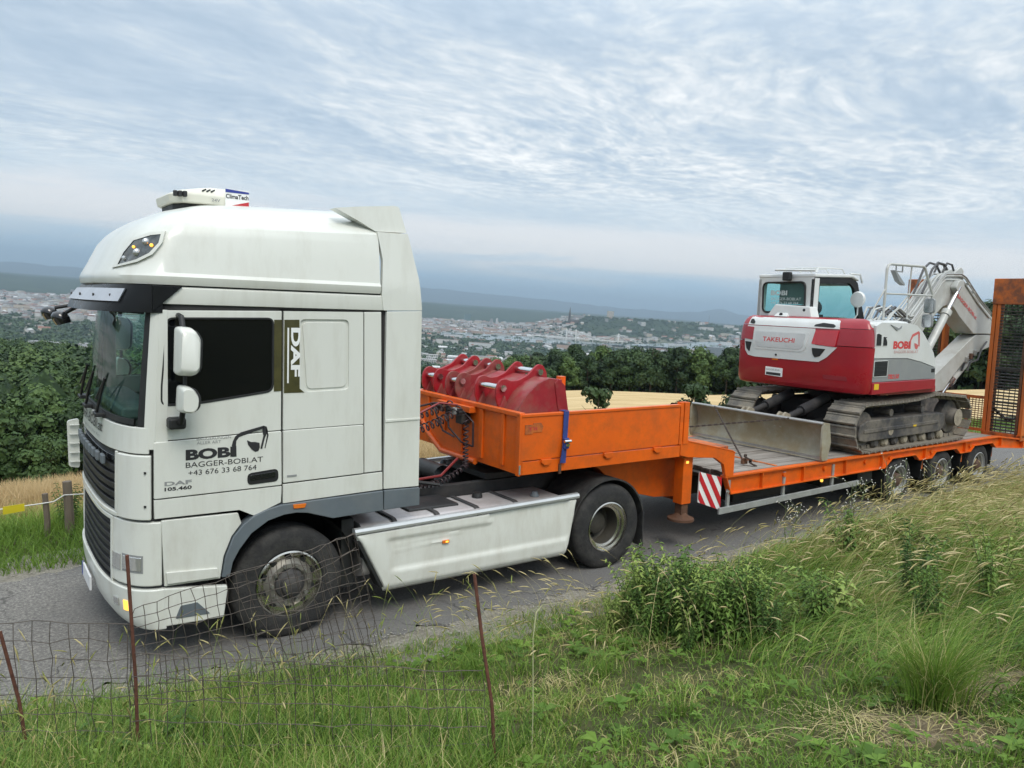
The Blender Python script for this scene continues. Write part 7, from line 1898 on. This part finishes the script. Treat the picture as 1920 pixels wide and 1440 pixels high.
n = len(X); o = blades('verge_grass', X, Y, rng.uniform(.03, .12, n), rng.uniform(.003, .006, n), rng.uniform(.4, 1.5, n), rng.uniform(0, 2*PI, n), .42+.2*patchy(X, Y, 2, 3)+rng.normal(0, .15, n), 2); o['kind'] = 'stuff'; o['label'] = 'ragged fringe of grass along the near road edge'; o['category'] = 'grass'

# ---- far side: verge grass, weeds, wheat
def far_Z(X, Y):
    p = np.stack([X, Y, 0*X], -1) @ S.T
    z = H(p[:, 0], p[:, 1])
    return ((z-p[:, 2]))
X = rng.uniform(-7, 24, 120000); Y = rng.uniform(3.0, 6.6, 120000)
m = visible(X, Y, 0*X+.1, 150) & ((X < .2) | (X > 1.5)); m &= rng.random(len(X)) < np.clip(1.1-.03*np.maximum(X, 0), .4, 1)
X, Y = X[m], Y[m]; n = len(X)
o = blades('verge_grass', X, Y, rng.uniform(.08, .26, n)*(1+.8*ll(Y, 3.8, 5)), rng.uniform(.006, .012, n), rng.uniform(.3, 1.0, n), rng.uniform(0, 2*PI, n), .36+.12*patchy(X, Y, .8, 3)+rng.normal(0, .10, n)+.35*ll(Y, 5.2, 6.4), 3, Z=far_Z(X, Y)-.02); o['kind'] = 'stuff'; o['label'] = 'green verge between the road and the wheat'; o['category'] = 'grass'
print('far verge', n)
X = np.concatenate([rng.uniform(-8, 26, 60000), rng.uniform(-6, 6, 30000)]); Y = np.concatenate([rng.uniform(5.7, 10.5, 60000), rng.uniform(5.7, 9, 30000)])
m = visible(X, Y, 0*X, 120); X, Y = X[m], Y[m]; n = len(X)
o = blades('wheat', X, Y, rng.uniform(.45, .62, n)*ll(Y, 5.4, 6.6), rng.uniform(.010, .02, n), rng.uniform(.1, .5, n), rng.uniform(0, 2*PI, n), rng.uniform(.86, 1.0, n), 3, Z=far_Z(X, Y)-.02, mat=grass_material('wheat_stalks', [(0, (.45, .33, .16)), (.86, (.50, .37, .19)), (1, (.66, .51, .29))])); o['kind'] = 'stuff'; o['label'] = 'ripe wheat stalks at the near edge of the field'; o['category'] = 'wheat'

# ---- broad-leaved plants
M_nettle = leaf_material('nettle_leaves', (.050, .105, .022), (.11, .20, .036), (.25, .33, .08), 7)
M_stem = material('green_stem', (.12, .15, .06), .7)
M_drystem = material('dry_stem', (.32, .27, .15), .8)
def leafy(name, h, nst, leaf, seed, spread, pairs):
    rg = np.random.default_rng(seed); gs = G(); gl = G()
    for s_ in range(nst):
        a_ = rg.uniform(0, 6.28); r_ = rg.uniform(0, spread); bx_, by_ = math.cos(a_)*r_, math.sin(a_)*r_
        hh_ = h*rg.uniform(.7, 1.05); lx, ly = rg.normal(0, .10), rg.normal(0, .10)
        pt = lambda t: Vector((bx_+lx*t*t, by_+ly*t*t, -.03+hh_*t))
        gs.tube([pt(t) for t in (0, .35, .7, 1.0)], [.005, .004, .003, .0015], 4)
        for k in range(pairs):
            t = .18+.82*k/pairs; p = pt(t); ph = k*PI/2+rg.normal(0, .3); L = leaf*(1.15-.6*t)*rg.uniform(.8, 1.2)
            for q in (0, PI):
                d = Vector((math.cos(ph+q), math.sin(ph+q), .25)); sd = Vector((-math.sin(ph+q), math.cos(ph+q), 0)); w_ = L*.23
                b0 = p; m1 = p+d*L*.4+sd*w_; m2 = p+d*L*.4-sd*w_; c1 = p+d*L*.45-Vector((0, 0, .01)); tip = p+d*L-Vector((0, 0, L*rg.uniform(.35, .75)))
                gl.add([b0, m1, c1, m2, tip], [(0, 1, 2), (0, 2, 3), (1, 4, 2), (2, 4, 3)])
    return gs.mesh('stem', M_stem), gl.mesh('leaves', M_nettle)
NET = [leafy('nettle', .62, 9, .072, 40+k, .12, 19) for k in range(4)]
def put(name, meshes, X, Y, s, rz, label, cat, group, names=('stem', 'leaves')):
    z = ground_t(X, Y)
    r_ = bpy.data.objects.new(name, None); col.objects.link(r_)
    r_.matrix_world = S4 @ Matrix.Translation((X, Y, z-.01)) @ Matrix.Rotation(rz, 4, 'Z') @ Matrix.Scale(s, 4)
    r_['label'] = label; r_['category'] = cat
    if group: r_['group'] = group
    for nm, me in zip(names, meshes):
        c = bpy.data.objects.new(nm, me); col.objects.link(c); c.parent = r_
        if nm in ('flowers', 'leaves'): c['kind'] = 'stuff'
    return r_
for k in range(54):
    X = 2.12+.80*rng.random()**.9; Y = -1.72-(X-2.1)*.30-1.0*rng.random()
    put('nettle', NET[k % 4], X, Y, rng.uniform(.55, 1.2)*(1.1-.35*abs(X-2.5)/.4*rng.random()), rng.uniform(0, 6.28), 'leafy green nettle in the dense clump between the mown turf and the tall grass', 'nettle', 'nettles in the dense clump beside the road')
WEED = [leafy('weed', .26, 6, .10, 60+k, .10, 6) for k in range(3)]
for k in range(30):
    X = -2.6+1.3*rng.random(); Y = -2.1+1.0*rng.random()
    put('broadleaf_weed', WEED[k % 3], X, Y, rng.uniform(.6, 1.15), rng.uniform(0, 6.28), 'low broad-leaved weed in the corner under the wire fence', 'weed', 'broad-leaved weeds under the fence')
DOCK = [leafy('dock', .34, 7, .12, 70+k, .14, 6) for k in range(3)]
for k in range(46):
    X = 2.4+5.2*rng.random()**1.3; Y = float(near_edge(X))-.7-2.9*rng.random()
    if X < 3.0 and Y < -3.2: continue
    put('dock_weed', DOCK[k % 3] if k % 3 else NET[k % 4], X, Y, rng.uniform(.7, 1.25), rng.uniform(0, 6.28), 'dark green leafy weed growing up through the tall grass on the right bank', 'weed', 'leafy weeds in the tall grass')
# thistle-like plants with small white flowers
M_flower = material('white_flower', (.75, .74, .68), .8)
def thistle(seed, h):
    rg = np.random.default_rng(seed); gs = G(); gl = G(); gf = G()
    for s_ in range(3):
        a_ = rg.uniform(0, 6.28); top = Vector((math.cos(a_)*.12, math.sin(a_)*.12, h*rg.uniform(.8, 1))); b0 = Vector((0, 0, -.03)); mid = b0.lerp(top, .5)+Vector((rg.normal(0, .02), rg.normal(0, .02), 0))
        gs.tube([b0, mid, top], [.007, .005, .003], 5)
        for k in range(7):
            t = .5+.5*k/7; p = b0.lerp(top, t); ph = rg.uniform(0, 6.28); L = rg.uniform(.06, .16); e = p+Vector((math.cos(ph)*L, math.sin(ph)*L, L*.8)); gs.tube([p, e], [.003, .002], 4)
            for q in range(3):
                c = e+Vector(rg.normal(0, .018, 3)); r_ = .0075; gf.add([c+Vector((r_, 0, 0)), c+Vector((0, r_, 0)), c-Vector((r_, 0, 0)), c-Vector((0, r_, 0)), c+Vector((0, 0, r_)), c-Vector((0, 0, r_))], [(0, 1, 4), (1, 2, 4), (2, 3, 4), (3, 0, 4), (1, 0, 5), (2, 1, 5), (3, 2, 5), (0, 3, 5)])
        for k in range(10):
            t = .1+.75*k/10; p = b0.lerp(top, t); ph = rg.uniform(0, 6.28); L = .09*(1.2-t); d = Vector((math.cos(ph), math.sin(ph), .2)); sd = Vector((-math.sin(ph), math.cos(ph), 0)); gl.add([p, p+d*L*.4+sd*L*.2, p+d*L, p+d*L*.4-sd*L*.2], [(0, 1, 2, 3)])
    return gs.mesh('stem', M_stem), gl.mesh('leaves', M_nettle), gf.mesh('flowers', M_flower)
for k, (X, Y, h, lb) in enumerate(((6.1, -.80, .80, 'tall flowering weed with white tufts, nearest the warning board'), (6.75, -1.25, .95, 'tall flowering weed, middle one of the row before the trailer'), (7.5, -1.35, .95, 'tall bushy flowering weed in front of the trailer wheels'), (7.9, -1.7, .8, 'thin flowering weed at the right end of the row'))):
    put('flowering_weed', thistle(80+k, h), X, Y, 1, k, lb, 'weed', 'flowering weeds at the roadside', ('stem', 'leaves', 'flowers'))
# clover and plantain: broader leaves low in the turf
def rosettes(name, n, x0, x1, y0, y1, size, label, keep):
    X, Y = scatter(n, x0, x1, y0, y1, keep); Z = bank(X, Y); k = 5; V = []; F = []; T = []
    for i in range(len(X)):
        s_ = size*rng.uniform(.6, 1.5); a0 = rng.uniform(0, 6.28); tn_ = rng.uniform(.12, .42); hz_ = rng.uniform(.01, .06)
        for q in range(k):
            a_ = a0+q*2*PI/k+rng.normal(0, .25); d = np.array([math.cos(a_), math.sin(a_), 0]); sd = np.array([-d[1], d[0], 0]); c = np.array([X[i], Y[i], Z[i]+hz_]); L = s_*rng.uniform(.8, 1.2); u = rng.uniform(.1, .7)
            b_ = len(V); V += [c, c+d*L*.5+sd*L*.26+[0, 0, L*u*.5], c+d*L+[0, 0, L*u*.35], c+d*L*.5-sd*L*.26+[0, 0, L*u*.5]]; F.append((b_, b_+1, b_+2, b_+3)); T += [tn_]*4
    me = bpy.data.meshes.new(name); me.from_pydata((np.array(V) @ S.T).tolist(), [], F); at = me.attributes.new('tone', 'FLOAT', 'POINT'); at.data.foreach_set('value', T); me.materials.append(M_grass)
    o = bpy.data.objects.new(name, me); col.objects.link(o); o['kind'] = 'stuff'; o['label'] = label; o['category'] = 'weeds'
rosettes('clover', 5200, -3.4, 4.2, -6, .2, .028, 'small clover leaves scattered through the turf', lambda X, Y: np.clip(.4+.8*patchy(X, Y, 1.9, 7), 0, 1))
rosettes('plantain', 900, -3.2, 3.4, -5.5, 0, .075, 'broad plantain leaves low in the turf', lambda X, Y: np.clip(.3+.9*patchy(X, Y, 1.3, 11), 0, 1))
M_bare = zone_material('bare_earth', [(.11, .085, .05), (.22, .175, .11), (.34, .28, .18)], 9, bump=.8, bump_scale=40)
def earth(cx, cy, rx, ry, seed):
    vs = [tuple(WT(cx, cy, bank(np.float64(cx), np.float64(cy))+.006))]; fs = []; rg = np.random.default_rng(seed); m_ = 40; rr_ = 1+.25*np.sin(np.arange(m_)*.7+seed)+rg.normal(0, .10, m_)
    for j in (1, 2, 3):
        for k in range(m_):
            a_ = 2*PI*k/m_; x = cx+rx*rr_[k]*math.cos(a_)*j/3; y = cy+ry*rr_[k]*math.sin(a_)*j/3; vs.append(tuple(WT(x, y, float(bank(np.float64(x), np.float64(y)))+(.006 if j < 3 else -.02))))
    for k in range(m_): fs.append((0, 1+k, 1+(k+1) % m_)); fs += [(1+j*m_+k, 1+(j+1)*m_+k, 1+(j+1)*m_+(k+1) % m_, 1+j*m_+(k+1) % m_) for j in (0, 1)]
    me = bpy.data.meshes.new('bare_ground'); me.from_pydata(vs, [], fs); me.materials.append(M_bare); me.shade_smooth(); o = bpy.data.objects.new('bare_ground', me); col.objects.link(o); o['kind'] = 'structure'
earth(1.62, -4.72, .32, .38, 1); earth(2.5, -4.6, .4, .2, 2)
# the dense tuft at bottom right
n = 750; r_ = np.abs(rng.normal(0, .16, n)); a_ = rng.uniform(0, 2*PI, n)
o = blades('grass_tuft', 2.02+r_*np.cos(a_)*.6, -4.55+r_*np.sin(a_)*.6, rng.uniform(.30, .62, n), rng.uniform(.003, .006, n), rng.uniform(.25, .95, n), a_+rng.normal(0, .7, n), .36+rng.normal(0, .13, n)+(rng.random(n) < .12)*.4, 5, .6); o['label'] = 'big dark green arching grass tuft beside the bare patch'; o['category'] = 'grass tuft'
# one long pale stem standing alone
g = G(); g.tube([(.03, -3.5, .60), (.06, -3.45, .95), (.12, -3.35, 1.26), (.165, -3.31, 1.38), (.22, -3.29, 1.405), (.35, -3.28, 1.39), (.48, -3.27, 1.33)], [.0028, .0026, .0022, .004, .002, .0015, .001], 5)
single('lone_grass_stalk', g, material('pale_stem', (.36, .36, .20), .7), (.03, -3.5, .60), 'single long pale grass stem standing right of the middle rusty rod', 'grass stem')
# small shrubs at the far verge
for k, (X, Y, hh_, s_, lb) in enumerate(((10.85, 8.2, 1.9, .135, 'small round shrub behind the orange box, left one'), (14.6, 8.4, 2.0, .135, 'small round shrub behind the end of the orange box'), (18.2, 9.5, 1.9, .15, 'small shrub showing just above the dozer blade'))):
    p = WT(X, Y, 0); z = float(H(p[0], p[1]))
    me = crown_mesh('crown', 12, 8.6, 12, 900, .55, M_leafB, 90+k, bottom=.10); r_ = bpy.data.objects.new('shrub', None); col.objects.link(r_); r_.location = (p[0], p[1], z); r_.scale = (s_, s_, s_); r_['label'] = lb; r_['category'] = 'shrub'; r_['group'] = 'shrubs along the wheat'
    for nm, m_ in (('crown', me), ('trunk', PROTO[0][1])): c = bpy.data.objects.new(nm, m_); col.objects.link(c); c.parent = r_
# ---- far fence on the left: weathered posts, white tape, yellow sign
M_postw = material('weathered_post', (.16, .13, .10), .9, var=.35, scale=8, stretch=(1, 1, .2), bump=.6)
for k, (X, Y, z1, r_, lb) in enumerate(((-1.53, 4.4, .53, .035, 'thin weathered fence post carrying the white tape'), (-1.29, 4.4, .66, .055, 'thicker dark fence post nearest the lorry'), (-2.75, 4.45, .5, .04, 'weathered fence post at the far left end'))):
    g = G(); g.tube([(X, Y, -.4), (X+.01, Y, .2), (X-.01, Y, z1)], [r_*1.05, r_, r_*.95], 9); single('fence_post', g, M_postw, (X, Y, -.1), lb, 'post', 'posts of the far field fence')
g = G()
for (a_, b_) in (((-2.75, 4.39, .42), (-1.56, 4.36, .42)), ((-1.56, 4.36, .42), (-1.34, 4.35, .50)), ((-1.34, 4.35, .50), (-.5, 4.40, .52))):
    a_ = Vector(a_); b_ = Vector(b_); m_ = (a_+b_)/2-Vector((0, 0, .03)); g.tube([a_, m_, b_], .008, 5)
single('fence_tape', g, material('white_tape', (.7, .7, .68), .7), (-1.56, 4.36, .42), 'white electric fence tape strung between the far posts', 'fence tape')
g = G(); g.poly([(-1.98, 4.30, .44), (-1.76, 4.30, .455), (-1.76, 4.30, .365), (-1.98, 4.30, .345)], (0, .006, 0)); single('warning_sign', g, material('sign_yellow', (.62, .52, .02), .5), (-1.9, 4.3, .4), 'small yellow sign hanging on the far fence tape', 'sign')
for k in range(9):
    X = -1.25+.9*rng.random(); Y = 4.5+.6*rng.random(); p = far_Z(np.array([X]), np.array([Y]))[0]
    r_ = bpy.data.objects.new('tall_weed', None); col.objects.link(r_); r_.matrix_world = S4 @ Matrix.Translation((X, Y, p-.02)) @ Matrix.Scale(rng.uniform(.9, 1.5), 4); r_['label'] = 'tall leafy weed growing along the far field fence'; r_['category'] = 'weed'; r_['group'] = 'tall weeds along the far field fence'
    for nm, me in zip(('stem', 'leaves'), NET[k % 4]): c = bpy.data.objects.new(nm, me); col.objects.link(c); c.parent = r_
# ---- near fence: rusty rods and sagging wire
M_rod = material('rusty_rod', (.12, .045, .028), .85, var=.4, scale=20, bump=.5)
for pts, lb in (([(-1.59, -2.03, .30), (-1.60, -2.02, .9), (-1.632, -2.0, 1.61)], 'rusty iron rod before the lorry bumper'), ([(-.11, -3.38, .5), (-.125, -3.34, .95), (-.15, -3.26, 1.3), (-.17, -3.2, 1.62)], 'rusty iron rod rising below the side skirt, rightmost of the three'), ([(-2.07, -1.57, .22), (-2.12, -1.53, .7), (-2.20, -1.5, 1.12)], 'short leaning rusty rod at the left corner')):
    g = G(); g.tube(pts, .0095, 8); single('fence_rod', g, M_rod, pts[0], lb, 'fence rod', 'rusty rods of the wire fence', smooth=50)
M_wire = material('old_wire', (.12, .10, .085), .6, metal=.4, var=.4, scale=10)
wf_ = Thing('wire_fence', (-.9, -2.2, .45), 'torn rusty square-mesh wire fence sagging towards the road', 'wire fence')
def wire_grid(c00, c10, c11, c01, nu, nv, bulge, seed, r=.0022, jit=.006):
    """corners bottom-left, bottom-right, top-right, top-left"""
    rg = np.random.default_rng(seed); c00, c10, c11, c01 = map(Vector, (c00, c10, c11, c01))
    jx = rg.normal(0, jit, (nu+1, nv+1, 3))
    def P_(i, j):
        u, v = i/nu, j/nv
        p = c00.lerp(c10, u).lerp(c01.lerp(c11, u), v)
        return p+Vector(bulge)*math.sin(PI*u)*(.4+.6*v)+Vector(jx[i, j])
    for i in range(nu+1): g = G(); g.tube([P_(i, j) for j in range(nv+1)], r, 4, caps=False); wf_.part('wire', g, M_wire)
    for j in range(nv+1): g = G(); g.tube([P_(i, j) for i in range(nu+1)], r*1.15, 4, caps=False); wf_.part('wire', g, M_wire)
# sagging upper sheet leaning out over the road edge
wire_grid((-1.62, -1.98, .74), (.26, -1.40, .12), (-.02, -1.35, 1.33), (-1.60, -1.93, 1.28), 22, 10, (0, .06, -.03), 1)
wire_grid((-.62, -1.62, .25), (.30, -1.30, .10), (-.02, -1.33, 1.33), (-.98, -1.58, 1.28), 12, 9, (.05, .05, -.06), 2, jit=.011)
# standing lower sheet along the rods
wire_grid((-1.62, -2.03, .42), (-.12, -3.34, .62), (-.16, -3.28, 1.12), (-1.62, -2.01, 1.06), 19, 5, (0, 0, -.01), 3, jit=.005)
wire_grid((-2.6, -1.05, .2), (-1.62, -2.03, .40), (-1.64, -1.99, 1.22), (-2.65, -1.0, 1.05), 12, 8, (0, 0, .02), 4, jit=.007)
